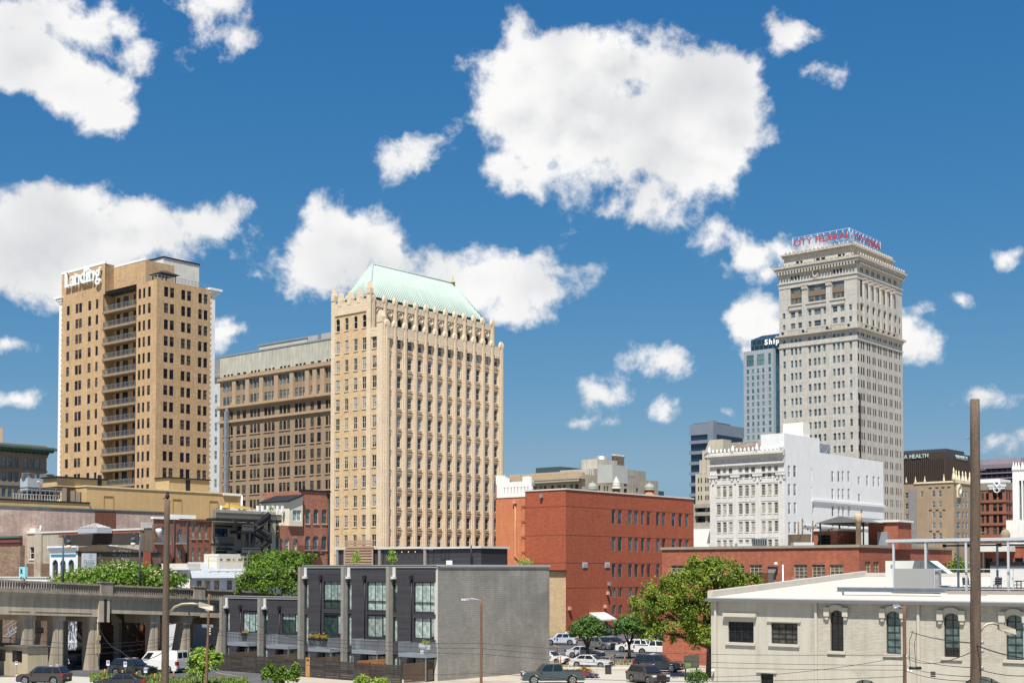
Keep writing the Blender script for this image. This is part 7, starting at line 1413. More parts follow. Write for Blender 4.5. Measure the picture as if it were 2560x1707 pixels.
# ---------------------------------------------------------------- concrete viaduct ramp
def viaduct():
    B = Bld('viaduct', 'weathered concrete road viaduct with balustrade sloping down behind the parked cars', 'bridge', 240, 1470, 141); Rf = B.R
    CN = mat('viaduct_concrete', (.47, .395, .30), .95, .18, .3, .32, fine=.1, patch=((.20, .17, .14), .35, .62, .8)); CD = mat('viaduct_rail_concrete', (.30, .255, .205), .95, .25, .6, .4, fine=.15)
    s0, s1 = Rf.s(-140, 1470), Rf.s(700, 1470)
    za, zb = Rf.z(0, 1476), Rf.z(600, 1500)                     # underside line of the balustrade at both ends
    sa, sb = Rf.s(0, 1476), Rf.s(600, 1500)
    Z = lambda s: za+(zb-za)*(s-sa)/(sb-sa)
    def pr(name, x0, x1, z0, z1_, o0, o1, m=CN, parent=None):    # beam that follows the slope; heights relative to Z
        m_ = B.mb(); p = [Rf.at(x0, Z(x0)+z0, o1), Rf.at(x1, Z(x1)+z0, o1), Rf.at(x1, Z(x1)+z0, o0), Rf.at(x0, Z(x0)+z0, o0)]; q = [Rf.at(x0, Z(x0)+z1_, o1), Rf.at(x1, Z(x1)+z1_, o1), Rf.at(x1, Z(x1)+z1_, o0), Rf.at(x0, Z(x0)+z1_, o0)]; m_.hexa(p+q); return B.put(m_, name, m, parent)
    WD = 8.
    pr('deck', s0, s1, -.45, -.1, -WD, .35); pr('kerb', s0, s1, -.1, .05, -.6, .45, CD)
    sp = Rf.s(258, 1540); se = Rf.s(500, 1545)
    for x0, x1, h in ((s0, sp-.6, 2.35), (sp+.5, se, 1.95), (se, s1, 2.1)): pr('edge_beam', x0, x1, -h, -.45, -.9, .05); pr('edge_beam', x0, x1, -h, -.45, -WD, -WD+.9)
    for k in range(3): pr('deck_beam', s0, s1, -1.7, -.45, -2.4-k*1.9, -2.0-k*1.9)
    for x0, x1 in ((Rf.s(20, 1510), Rf.s(73, 1510)), (Rf.s(88, 1510), Rf.s(228, 1510))):
        for q in ((x0, x1, -2.0, -1.92), (x0, x1, -.85, -.77)): pr('panel_moulding', *q, .05, .09)
    pr('end_pier', sp-.7, sp+.6, -2.9, -.3, -1.2, .3); pr('pier_stain', sp-.1, sp+.25, -2.9, -.45, .3, .31, mat('black_stain', (.03, .027, .024), .95))
    # balustrade
    pr('rail', s0, s1, .95, 1.15, -.22, .22, CD); pr('rail_base', s0, s1, .05, .22, -.2, .2, CD)
    posts = [Rf.s(263, 1460), Rf.s(495, 1480), Rf.s(-60, 1450)]
    for x in posts: pr('rail_post', x-.75, x+.75, .05, 1.3, -.35, .35, CD); pr('rail_post_cap', x-.85, x+.85, 1.3, 1.42, -.42, .42, CD)
    bm = MB(); bm.box(-.08, .08, -.09, .09, 0, .74); bme = bm.mesh('baluster', CD); x = s0; n = 0; rz = math.atan2(U.y, U.x)
    while x < s1:
        if all(abs(x-p) > .85 for p in posts): link('baluster', bme, B.root, Rf.at(x, Z(x)+.22, 0)-B.o, rz)
        x += .29
    # columns and cross beams
    sh = 0
    for (x, w, ft) in ((Rf.s(151, 1600), 1.15, 0), (Rf.s(241, 1600), 1.3, 1), (Rf.s(391, 1600), 1.0, 0), (Rf.s(472, 1600), 1.0, 0), (Rf.s(75, 1600), 1.2, 0), (Rf.s(560, 1600), 1.0, 0), (Rf.s(-20, 1600), 1.2, 0)):
        for k, o in enumerate((-.4, -6.6)):
            m_ = B.mb(); m_.fbox(Rf, x-w/2, x+w/2, 0, Z(x)-2.2, o-w, o); m_.fbox(Rf, x-w/2+.12, x-.06, .0, Z(x)-2.3, o, o+.06); m_.fbox(Rf, x+.06, x+w/2-.12, .0, Z(x)-2.3, o, o+.06); B.put(m_, 'column', CN)
        m_ = B.mb(); m_.fbox(Rf, x-w*.6, x+w*.6, Z(x)-2.9, Z(x)-1.7, -WD, -.2); B.put(m_, 'cross_beam', CN)
    # pipes, meter box
    x = Rf.s(243, 1600); m_ = B.mb(); m_.tube([Rf.at(x, 1.5, .05), Rf.at(x, Z(x)-2.6, .05)], .06, 6); m_.fbox(Rf, x-.25, x+.25, 1.8, 2.8, .0, .25); m_.fbox(Rf, x-.1, x+.3, 3.2, 3.7, .0, .2); B.put(m_, 'meter_box', mat('meter_tan', (.42, .33, .2), .7))
    B.done()
    # roadway lamps on the balustrade
    def lamp(px, ytop, px2, label, D=None):
        s_ = Rf.s(px, 1470); f = Rf.shift(-1.0); s_ = f.s(px, 1450); zt = f.z(px, ytop); o_ = f.at(s_, Z(s_)-.05); T = empty('viaduct_lamp', o_, label, 'street lamp', 'lamps on the viaduct'); m_ = MB(o_); DG = mat('lamp_dark_blue_grey', (.055, .07, .085), .5); m_.tube([o_, o_+Vector((0, 0, zt-o_.z))], .13, 8, r2=.09); m_.lathe(o_, [(.25, 0), (.22, .6), (.14, .7)], 8); m_.build('post', DG, T, (0, 0, 0))
        e = f.at(f.s(px2, ytop), zt); d = (e-f.at(s_, zt)); top = Vector((o_.x, o_.y, zt)); m_ = MB(o_); m_.tube([top-Vector((0, 0, .7)), top+d*.25+Vector((0, 0, .25)), top+d*.6+Vector((0, 0, .45)), top+d*.95+Vector((0, 0, .25)), top+d+Vector((0, 0, -.1))], .06, 6); m_.build('arm', DG, T, (0, 0, 0)); h = top+d
        m_ = MB(o_); m_.lathe(h+Vector((0, 0, -.75)), [(.12, 0), (.3, .25), (.32, .45), (.1, .65)], 10); m_.build('lantern_hood', DG, T, (0, 0, 0)); m_ = MB(o_); m_.lathe(h+Vector((0, 0, -1.15)), [(.06, 0), (.2, .12), (.26, .28), (.24, .42)], 10); m_.build('globe', mat('lamp_globe', (.75, .68, .5), .3), T, (0, 0, 0))
    lamp(157, 1345, 172, 'dark curved street lamp on the viaduct nearest the white storefront'); lamp(349, 1340, 333, 'dark curved street lamp on the viaduct in front of the flowering tree'); lamp(618, 1385, 632, 'dark street lamp on the viaduct before the blue walled house')
viaduct()
# ---------------------------------------------------------------- terrace of charcoal townhouses
SIDING = mat('charcoal_siding', (.052, .049, .055), .65, .10, 1.5, .06, rnd=.16); SID_BACK = mat('charcoal_back', (.03, .028, .032), .8, 0)
BLK = mat('concrete_block', (.31, .295, .26), .92, .22, .35, .12, fine=.12, rnd=.07, patch=((.24, .23, .205), .22, .42, .62)); BLKB = mat('block_mortar', (.50, .47, .42), .95, .1)
def townhouses():
    Cp = P(*z8(1515, 500), 127); C = Vector((Cp.x, Cp.y)); L = Face(C, V, -U); Rf = Face(C, U, -V)
    sx = lambda x, y=500: L.s(*z8(x, y)); zt_hi = L.z(*z8(1515, 197)); zt_lo = L.z(*z8(330, 412)); DEP = Rf.s(*z8(2280, 500))
    posts = [0, sx(1198), sx(889), sx(594), sx(318), sx(58)]     # party wall centres along the facade
    looks = ['at the right end, with the bare block side wall', 'second from the block side wall, with a dark grill on its balcony', 'with flower boxes on the balcony rail', 'lower two storey unit beside the taller ones', 'at the far left end']
    FRB = mat('townhouse_frame', (.025, .028, .028), .4, 0); GL = G_GREEN; DECKM = mat('balcony_grey_steel', (.30, .33, .36), .5, .1, metal=.3)
    # facade features in unit-relative pixel columns
    feats = [  # (narrow slit x0,x1), (big window x0,x1), downpipe x, rows of (y0,y1) big upper, lower window+door, ground
        dict(slit=(1216, 1240), big=(1354, 1511), pipe=1342, top=(318, 520), mid=(560, 700), gnd=(835, 960), slo=(555, 720)),
        dict(slit=(905, 927), big=(1033, 1180), pipe=1022, top=(313, 508), mid=(548, 690), gnd=(812, 930), slo=(540, 750)),
        dict(slit=(612, 633), big=(736, 870), pipe=722, top=(310, 498), mid=(538, 680), gnd=(800, 900), slo=(535, 735)),
        dict(slit=(334, 356), big=(452, 578), pipe=440, top=None, mid=(530, 665), gnd=(775, 860), slo=(522, 660)),
        dict(slit=(76, 95), big=(185, 302), pipe=174, top=None, mid=(518, 655), gnd=(765, 850), slo=(512, 650))]
    for i in range(5):
        s0, s1 = posts[i], posts[i+1]; zt = zt_hi if i < 3 else zt_lo; ft = feats[i]; o = L.at(s0, 0)
        T = empty('townhouse', o, 'charcoal clad townhouse '+looks[i], 'house', 'row of charcoal townhouses')
        mbs = lambda: MB(o)
        put = lambda m_, n, m, par=None: m_.build(n, m, par or T, (0, 0, 0))
        def zz(y, x): return L.z(*z8(x, y))
        bx = (ft['big'][0]+ft['big'][1])/2; wx0, wx1 = sx(ft['big'][1]), sx(ft['big'][0]); ops = []; W = []
        if ft['top']: W.append((wx0, wx1, zz(ft['top'][1], bx), zz(ft['top'][0], bx), 'top'))
        W.append((wx0, wx1, zz(ft['mid'][1], bx), zz(ft['mid'][0], bx), 'mid')); W.append((wx0, wx1, .1, zz(ft['gnd'][0], bx), 'gnd'))
        sl0, sl1 = sx(ft['slit'][1]), sx(ft['slit'][0]); ym = ft['slit'][0]
        if ft['top']: W.append((sl0, sl1, W[0][2], W[0][3], 'slit'))
        W.append((sl0, sl1, zz(ft['slo'][1], ym), zz(ft['slo'][0], ym), 'slit')); W.append((sl0, sl1, .2, zz(ft['gnd'][0], ym)+.2, 'slit'))
        ops = [w[:4] for w in W]
        m_ = mbs(); wall(m_, L.shift(-.03), s0+.2, s1-.2, 0, zt-.25, ops, .2); 
        for q in (s0, s1):
            p = [L.at(q, 0, -.03), L.at(q, 0, -DEP), L.at(q, zt-.3, -DEP), L.at(q, zt-.3, -.03)]; m_.poly(p if q == s1 else p[::-1])
        m_.poly([L.at(s0, zt-.3, -.03), L.at(s1, zt-.3, -.03), L.at(s1, zt-.3, -DEP), L.at(s0, zt-.3, -DEP)], 1); m_.poly([L.at(s0, 0, -DEP), L.at(s1, 0, -DEP), L.at(s1, zt-.3, -DEP), L.at(s0, zt-.3, -DEP)])
        put(m_, 'wall', [SID_BACK, mat('membrane_grey', (.34, .33, .31), .9, .1)])
        # siding boards, each a mesh of its own, broken by the openings
        z = .05; bh = .205; cache = {}
        while z < zt-.3:
            zc = z+bh/2; x = s0+.24
            for a, b in sorted((w[0], w[1]) for w in W if w[2]-.02 < zc+.08 and w[3]+.02 > zc-.08)+[(s1-.24, s1)]:
                if a-x > .12:
                    q = mbs(); q.fbox(L, x, a-.015, z+.012, min(z+bh, zt-.27), -.03, .028); put(q, 'siding_board', SIDING)
                x = max(x, b+.015)
            z += bh
        # windows
        for w in W:
            a, b, c, d, kind = w; k, rz = L.frame(a, b); st = {'top': 'v3', 'mid': 'v3', 'gnd': 'v2', 'slit': 'x'}[kind]
            fm_, pm_ = win_meshes(b-a, d-c, st, FRB, GL); wo = link('window', fm_, T, L.at(k, c, -.10)-o, rz); link('pane', pm_, wo)
            if kind == 'top':
                q = mbs(); h = c+(d-c)*.33; q.fbox(L, a, b, h-.04, h+.04, -.12, -.05); put(q, 'transom', FRB)
            if kind == 'mid': q = mbs(); q.fbox(L, a+.02, a+.85, c, c+2.15, -.13, -.04); dd = put(q, 'balcony_door', FRB); q = mbs(); q.fbox(L, a+.14, a+.73, c+.25, c+2.0, -.05, -.03); q.build('door_glass', GL, dd, (0, 0, 0))
        # block party wall post with scupper and downpipe
        q = mbs(); q.fbox(L, s1-.2, s1+.2, 0, zt-.1, -.6, .55); put(q, 'party_wall', mat('party_block', (.265, .25, .22), .92, .16, .8, .15, (.4, .2, (.22, .20, .18), .06, .012)))
        q = mbs(); q.fbox(L, s1-.75, s1-.25, zt-1.35, zt-1.1, .05, .35); q.fbox(L, s1-.68, s1-.32, zt-1.1, zt-.2, .05, .16); put(q, 'scupper', mat('scupper_white', (.58, .57, .54), .6))
        q = mbs(); px = sx(ft['pipe']); ph = zt-1.35; q.tube([L.at(px, 3.1 if i < 3 else .2, .12), L.at(px, ph, .12)], .06, 6); q.fbox(L, px-.17, px+.17, ph-.1, ph+.35, .03, .3); put(q, 'downpipe', BLACKM)
        q = mbs(); q.fbox(L, s0-.0, s1, zt-.25, zt, -.35, .1); q.fbox(L, s0, s1, zt-.02, zt+.05, -.4, .16); put(q, 'roof_coping', mat('coping_grey_metal', (.30, .30, .30), .5, .05))
        # balcony: steel floor, bars, posts
        OUT = 1.7; bo = L.shift(OUT); ba = ((1247, 1430, 832), (928, 1097, 808), (628, 780, 793), (343, 490, 772), (78, 215, 752))[i]
        b0, b1, zf = bo.s(*z8(ba[1], 750)), bo.s(*z8(ba[0], 750)), bo.z(*z8(ba[1], ba[2]))+.34; q = mbs()
        q.fbox(L, b0, b1, zf-.34, zf, .06, OUT); bal = put(q, 'balcony', DECKM)
        q = mbs(); q.fbox(L, b0, b1, zf+1.03, zf+1.09, OUT-.06, OUT); n = int((b1-b0)/.11)
        for k in range(n+1): x = b0+(b1-b0)*k/n; q.fbox(L, x-.016, x+.016, zf, zf+1.03, OUT-.04, OUT-.012)
        for x in (b0, b1-.05): q.fbox(L, x, x+.05, zf+1.03, zf+1.09, .06, OUT-.06); [q.fbox(L, x, x+.032, zf, zf+1.03, .1+k*.115, .132+k*.115) for k in range(14)]
        q.build('railing', DECKM, bal, (0, 0, 0))
        for x in (b0+.02, b1-.12): q = mbs(); q.fbox(L, x, x+.1, 0, zf-.34, OUT-.2, OUT-.1); put(q, 'balcony_post', GALV)
        if i in (0, 2, 4):
            for pk in range(3 if i == 2 else 1):
                q = mbs(); px_ = b1-.3-pk*.95 if i == 2 else b0+.8; zz_ = zf+1.0 if i != 0 else zf+.85; q.fbox(L, px_-.8, px_, zz_-.2, zz_+.08, OUT-.02, OUT+.25) if i != 0 else q.fbox(L, px_-.8, px_, zz_-.4, zz_, OUT-.7, OUT-.3); pl = q.build('planter', BLACKM if i != 0 else WHITE, bal, (0, 0, 0)); q = mbs()
                for k in range(170): c_ = L.at(px_-.8+random.random()*.8, zz_+.08+abs(random.gauss(0, .18)), OUT-.2+random.random()*.35 if i else OUT-.7+random.random()*.4); e_ = [Vector((random.gauss(0, .06), random.gauss(0, .06), random.gauss(0, .06))) for _ in range(3)]; q.poly([c_+v for v in e_], 0 if random.random() < .65 else 1)
                q.build('flowers', [mat('planter_leaf', (.10, .19, .03) if i else (.25, .32, .03), .6, .2), mat('flower_red', (.55, .05, .05), .6) if i else mat('flower_lime', (.42, .46, .04), .6)], pl, (0, 0, 0))
        if i in (0, 1): q = mbs(); gx = b0+1.2; q.fbox(L, gx-.35, gx+.35, zf+.55, zf+.95, .5, .95); q.fbox(L, gx-.3, gx+.3, zf, zf+.5, .6, .85); put(q, 'grill' if i else 'bistro_table', BLACKM if i else WHITE)
        # patio screens between the yards
        q = mbs(); WD_ = mat('patio_wood', (.12, .085, .06), .9, .25, 1.) if i not in (1,) else mat('patio_cedar', (.42, .17, .06), .8, .2, 1.)
        for k in range(9): q.fbox(L, s0+.3, s0+.35, .1+k*.2, .28+k*.2, .3, 4.2)
        put(q, 'yard_screen', WD_)
        if i == 0:                                               # block side wall: courses of separate blocks
            zr = zt
            q = mbs(); q.fbox(Rf, .0, DEP, 0, zr-.1, -.4, .0); put(q, 'side_wall', BLKB)
            bw, bh2 = .41, .205; me = MB(); me.box(.008, bw-.008, -.005, 0, .008, bh2-.008); bme = me.mesh('block', BLK); k = 0; cnt = 0; st = mbs(); z = 0.
            rows_ = int((zr-.15)/bh2); nb = int(DEP/bw); rzb = math.atan2(U.y, U.x)
            while k < rows_:
                off = (bw/2 if k % 2 else 0.); x = -off+.02
                while x < DEP-.02:
                    a, b = max(.02, x), min(DEP-.02, x+bw)
                    if b-a > .1:
                        if x < bw*7.6 and k > rows_*.18 and cnt < 300 and b-a > bw-.03: link('block', bme, T, Rf.at(x, k*bh2, .0)-o, rzb); cnt += 1
                        else: st.fbox(Rf, a+.008, b-.008, k*bh2+.008, (k+1)*bh2-.008, .0, .005, random.randrange(4))
                    x += bw
                k += 1
            so = put(st, 'block_courses', [mat('concrete_block_%d' % j, [c*f_ for c in (.31, .295, .26)], .92, .22, .35, .12, fine=.12, patch=((.24, .23, .205), .22, .42, .62)) for j, f_ in enumerate((.94, .98, 1.02, 1.06))]); tag(so, kind='stuff')
            q = mbs(); q.fbox(Rf, -.1, DEP+.1, zr-.1, zr+.06, -.5, .12); put(q, 'side_coping', mat('coping_pale_metal', (.42, .44, .45), .5, .05))
    # rooftop rooms of the three tall units
    f = L.shift(-Rf.s(*z8(1822, 150))); W3 = [((830, 1107), 80, 'rooftop room with a slatted timber screen'), ((1118, 1420), 76, 'rooftop room with hanging bulbs and a potted conifer'), ((1428, 1815), 74, 'rooftop room with an outdoor kitchen')]
    for (x0, x1), yt, lab in W3:
        s1, s0 = f.s(*z8(x0, 150)), f.s(*z8(x1, 150)); zt = f.z(*z8(x0, yt)); zb = zt_hi-.3; o = f.at(s0, zb); T = empty('rooftop_room', o, 'charcoal clad '+lab, 'roof room', 'roof rooms on the townhouses'); m_ = MB(o); m_.fbox(f, s0, s1, zb, zt-.2, -4, 0); m_.build('room', SID_BACK, T, (0, 0, 0))
        z = zb+.05
        while z < zt-.35: q = MB(o); q.fbox(f, s0+.02, s1-.3, z, z+.19, .0, .03); q.build('siding_board', SIDING, T, (0, 0, 0)); z += .205
        q = MB(o); q.fbox(f, s0-.15, s1+.25, zt-.2, zt, -4.2, .25); q.build('roof', mat('roof_edge_pale', (.55, .54, .50), .7), T, (0, 0, 0)); q = MB(o); q.fbox(f, s1-.3, s1+.02, zb, zt-.2, -.2, .2); q.build('corner_post', mat('party_block', (.32, .30, .265)), T, (0, 0, 0))
        dx = {830: (848, 882), 1118: (1143, 1177), 1428: (1448, 1492)}[x0]; a, b = f.s(*z8(dx[1], 150)), f.s(*z8(dx[0], 150)); k, rz = f.frame(a, b); fm_, pm_ = win_meshes(b-a, 2.1, 'thick', FRB, G_GREEN); wo = link('door', fm_, T, f.at(k, zb+.05, .06)-o, rz); link('pane', pm_, wo)
        if x0 == 830:
            a, b = f.s(*z8(1098, 150)), f.s(*z8(906, 150)); q = MB(o)
            for j in range(10): q = MB(o); q.fbox(f, a, b, zb+.15+j*.3, zb+.36+j*.3, .5, .55); q.build('screen_slat', mat('cedar_slat', (.36, .235, .16), .85, .12, rnd=.15), T, (0, 0, 0))
            q = MB(o); [q.fbox(f, a+(b-a)*j/2-.06, a+(b-a)*j/2+.06, zb, zt-.25, .55, .65) for j in range(3)]; q.build('screen_post', mat('cedar_post', (.40, .30, .22), .85), T, (0, 0, 0))
        if x0 == 1118:
            q = MB(o); [q.lathe(f.at(f.s(*z8(x, 100)), zt-.62, .3), [(.03, 0), (.07, .06), (.03, .16)], 6) for x in (1238, 1285, 1330, 1376)]; q.build('bulb', mat('bulb_warm', (.85, .55, .25), .4), T, (0, 0, 0))
        if x0 == 1428:
            a, b = f.s(*z8(1595, 150)), f.s(*z8(1540, 150)); k, rz = f.frame(a, b); fm_, pm_ = win_meshes(b-a, 1.3, 'v2', FRB, G_DARK); wo = link('window', fm_, T, f.at(k, zb+.9, .06)-o, rz); link('pane', pm_, wo); q = MB(o); c = f.at(f.s(*z8(1632, 180)), zb, .8); q.box(c.x-.3, c.x+.3, c.y-.25, c.y+.25, c.z, c.z+.8); q.build('counter', WHITE, T, (0, 0, 0)); q = MB(o); q.tube([f.at(f.s(*z8(1772, 150)), zb, .6), f.at(f.s(*z8(1772, 150)), zt+.1, .6)], .07, 6); q.build('post', BLACKM, T, (0, 0, 0))
    return C, L, Rf, DEP, zt_hi
TH_C, TH_L, TH_R, TH_DEP, TH_Z = townhouses()
# ---------------------------------------------------------------- pale brick building with white roof (near right)
def cream_building():
    C = P(*z10(2600, 900), 86.5); B = Bld('cream_brick_building', 'long pale cream painted brick building with a white membrane roof, near right', 'building', *z10(2640, 900), 86); L = B.L
    CB = mat('cream_painted_brick', (.46, .425, .35), .85, .07, .5, .12, (.34, .105, (.34, .31, .25), .09, .012), bump=.25); CS = mat('cream_stucco_wall', (.48, .445, .37), .9, .08, .4, .12, bump=.1, patch=((.40, .365, .295), .5, .56, .74)); TR = mat('cream_trim', (.485, .45, .375), .8, .06); WR = mat('white_membrane', (.50, .465, .41), .7, .06, .2, .08); GU = mat('gutter_grey', (.14, .145, .16), .5, .05)
    b = L.s(*z10(108, 900)); zt = L.z(*z10(850, 690)); 
    def ro(x0, x1, y0, y1, r=0): q = (L.s(*z10(x1, 900)), L.s(*z10(x0, 900)), L.z(*z10((x0+x1)/2, y1)), L.z(*z10((x0+x1)/2, y0))); return q+((r,) if r else ())
    sq = [ro(230, 413, 842, 990), ro(538, 728, 852, 1000)]; tall = [ro(962, 1057, 760, 1052, .25), ro(1362, 1468, 768, 1072, .28), ro(1776, 1890, 782, 1095, .3), ro(2222, 2345, 793, 1115, .32)]
    gd = [ro(460, 552, 1212, 1420)]; garch = [ro(1117, 1308, 1255, 1500, .5), ro(1895, 2215, 1232, 1500, .8)]
    sm = L.s(*z10(818, 900)); zm = L.z(*z10(1200, 1100))
    mb = B.mb(); wall(mb, L, sm, b, 0, zt, sq+gd, .22, m=1); wall(mb, L, 0, sm, zm, zt, tall, .28, m=0); wall(mb, L.shift(.03), 0, sm, 0, zm, garch, .28, m=1); mb.poly([L.at(0, zm), L.at(sm, zm), L.at(sm, zm, .03), L.at(0, zm, .03)]); mb.poly([L.at(sm, 0), L.at(sm, zm), L.at(sm, zm, .03), L.at(sm, 0, .03)])
    A = 27.; zb = zt+1.55
    q = lambda s_, d, z: L.at(s_, z, -d)
    mb.poly([q(b, 0, 0), q(b, A, 0), q(b, A, zb), q(b, 0, zt)], 1); mb.poly([q(b, A, 0), q(0, A, 0), q(0, A, zb), q(b, A, zb)], 1); mb.poly([q(0, 0, 0), q(0, 0, zt), q(0, A, zb), q(0, A, 0)], 1); B.put(mb, 'wall', [CB, CS])
    m_ = B.mb(); m_.poly([q(-.1, -.35, zt+.14), q(b+.1, -.35, zt+.14), q(b+.1, A, zb+.14), q(-.1, A, zb+.14)]); m_.poly([q(-.1, -.35, zt-.02), q(b+.1, -.35, zt-.02), q(b+.1, -.35, zt+.14), q(-.1, -.35, zt+.14)]); m_.poly([q(-.1, -.35, zt-.02), q(-.1, A, zb-.02), q(b+.1, A, zb-.02), q(b+.1, -.35, zt-.02)]); m_.poly([q(b+.1, -.35, zt-.02), q(b+.1, A, zb-.02), q(b+.1, A, zb+.14), q(b+.1, -.35, zt+.14)]); B.put(m_, 'roof', WR)
    m_ = B.mb(); m_.fbox(L, -.2, b+.25, zt-.16, zt+.06, .36, .52); B.put(m_, 'gutter', GU)
    m_ = B.mb(); p0, p1 = q(b-.35, -.3, zt+.14), q(b-.35, A, zb+.14); p2, p3 = q(b+.12, A, zb+.14), q(b+.12, -.3, zt+.14); m_.hexa([p0, p3, p2, p1]+[v+Vector((0, 0, .5)) for v in (p0, p3, p2, p1)]); B.put(m_, 'roof_upstand', WR)
    m_ = B.mb(); p0, p1 = q(b, A-.4, zb+.14), q(0, A-.4, zb+.14); m_.hexa([p1, p0, q(b, A, zb+.14), q(0, A, zb+.14)]+[v+Vector((0, 0, .35)) for v in (p1, p0, q(b, A, zb+.14), q(0, A, zb+.14))]); B.put(m_, 'roof_upstand', WR)
    FRB = mat('black_window_frame', (.022, .022, .024), .4, 0)
    for o in sq: mid = (o[0]+o[1])/2; B.win(L, (o[0], mid, o[2], o[3]), 'g24', FRB, G_DARK, .14); B.win(L, (mid, o[1], o[2], o[3]), 'g24', FRB, G_DARK, .14)
    B.wins(L, tall, style='g26', fm=FRB, gm=glass('near_glass', (.010, .012, .014), (.10, .16, .16), .3, .03, .6), inset=.17); B.wins(L, gd, style='g24', fm=FRB, inset=.14); B.wins(L, garch, style='v3', fm=FRB, gm=G_GREEN, inset=.2)
    for o in sq+tall+gd: m_ = B.mb(); m_.fbox(L, o[0]-.18, o[1]+.18, o[2]-.2, o[2]-.002, -.05, .14); B.put(m_, 'sill', TR)
    for o, k in ((sq[0], .35), (sq[1], .05), (gd[0], .02)): m_ = B.mb(); m_.fbox(L, o[0]-.3, o[1]+.3, o[3]+k+.04, o[3]+k+(.32 if k > .3 else .16), -.02, .32 if k > .3 else .12); B.put(m_, 'lintel', TR)
    for o in tall:                                              # segmental hood with shoulder blocks
        a, bb, c, d, r = o; m_ = B.mb(); n = 8; w0 = .22
        arc = [arcpt(a-w0, bb+w0, d+.42, r+.16, k/n) for k in range(n+1)]; inn = [arcpt(a-.04, bb+.04, d+.06, r, k/n) for k in range(n+1)]
        for k in range(n):
            for oo, pl in ((.16, (inn[k], inn[k+1], arc[k+1], arc[k])),):
                P4 = [L.at(x, z, oo) for x, z in pl]; m_.poly(P4[::-1]); Q4 = [L.at(x, z, 0) for x, z in pl]; m_.poly([P4[2], P4[3], Q4[3], Q4[2]]); m_.poly([P4[0], P4[1], Q4[1], Q4[0]])
        B.put(m_, 'hood_mould', TR)
        for s_ in (a-w0-.2, bb+w0-.22): m_ = B.mb(); m_.fbox(L, s_, s_+.42, d-r-.18, d+.22, .0, .22); m_.fbox(L, s_+.08, s_+.34, d-r-.42, d-r-.18, .0, .16); B.put(m_, 'hood_stop', TR)
    for x in (146, 866, 1600): m_ = B.mb(); s_ = L.s(*z10(x, 900)); m_.fbox(L, s_-.09, s_+.09, 0, zt-.1, .03, .19); B.put(m_, 'downpipe', TR)
    for k in range(3): m_ = B.mb(); o = ro(1680, 1715, 1198+k*14, 1205+k*14); m_.fbox(L, *o, .03, .05); B.put(m_, 'vent_slot', BLACKM)
    m_ = B.mb(); s_, z = L.hit(*z10(132, 1200)); m_.lathe(L.at(s_, z, .25), [(.06, 0), (.12, .06), (.12, .16), (.05, .22)], 8); m_.fbox(L, s_-.05, s_+.05, z+.1, z+.2, 0, .25); B.put(m_, 'camera_dome', WHITE)
    B.done()
    zr = lambda d: zt+.14+1.55*d/A
    # roof terrace: steel pergola, glass rail, furniture
    d0 = 6.0; f = L.shift(-d0); z0 = zr(d0)+.35; PG = mat('pergola_grey_white', (.44, .46, .48), .5, .04); T = empty('roof_pergola', f.at(0, z0), 'pale grey steel pergola and railed deck on the white roof', 'pergola'); o = f.at(0, z0)
    sL, sR = f.s(*z10(1372, 400)), -12.; zP = f.z(*z10(1400, 258)); mk = lambda: MB(o)
    m_ = mk(); m_.fbox(f, sR, sL+.1, zP-.15, zP, -.1, .06); m_.fbox(f, sR, sL+.1, zP-.15, zP, -6.3, -6.2); m_.build('beam', PG, T, (0, 0, 0))
    for k in range(9): x = sL-.2-k*2.6; m_ = mk(); m_.fbox(f, x-.06, x+.06, zP-.18, zP-.02, -6.1, -.1); m_.build('rafter', PG, T, (0, 0, 0))
    m_ = mk(); m_.fbox(f, sR, sL+.05, zP+.002, zP+.07, -6.25, .05); m_.build('canopy', mat('canopy_white', (.46, .47, .48), .6), T, (0, 0, 0))
    for x in (1415, 1645, 1935, 2238): 
        for dd in (0, -6.2):
            s_ = f.s(*z10(x, 450)); m_ = mk(); m_.fbox(f, s_-.07, s_+.07, z0-.1, zP-.15, dd-.14, dd); m_.build('post', PG, T, (0, 0, 0))
    m_ = mk(); m_.fbox(f, sR, f.s(*z10(1790, 600)), z0-.45, z0-.1, -6.5, .3); m_.build('deck', mat('deck_brown_grey', (.33, .27, .24), .8, .1), T, (0, 0, 0))
    s_a, s_b = f.s(*z10(1715, 500)), sR; zt_r = f.z(*z10(1820, 462))
    m_ = mk(); m_.fbox(f, s_b, s_a, zt_r-.06, zt_r, .1, .18); m_.fbox(f, s_b, s_a, z0+.02, z0+.08, .1, .18); n = 8
    for k in range(n+1): x = s_b+(s_a-s_b)*k/n; m_.fbox(f, x-.03, x+.03, z0, zt_r, .1, .16)
    for k in range(7): z = z0+.15+k*.13; m_.fbox(f, s_b, s_a, z, z+.012, .13, .142)
    m_.build('railing', PG, T, (0, 0, 0))
    m_ = mk(); a, bb = f.s(*z10(1740, 520)), f.s(*z10(1425, 520)); m_.fbox(f, a, bb, z0-.15, zt_r+.02, -.5, .02); m_.build('solid_screen', mat('screen_grey', (.30, .30, .29), .7, .04), T, (0, 0, 0))
    m_ = mk(); zc = f.z(*z10(1900, 290)); m_.tube([f.at(sR, zc, -3), f.at(f.s(*z10(1660, 290)), zc, -3)], .07, 6); [m_.lathe(f.at(f.s(*z10(x, 290)), zc-.12, -3), [(.14, 0), (.14, .24)], 8) for x in (1665, 1835, 2070)]; m_.build('heater_pipe', BLACKM, T, (0, 0, 0))
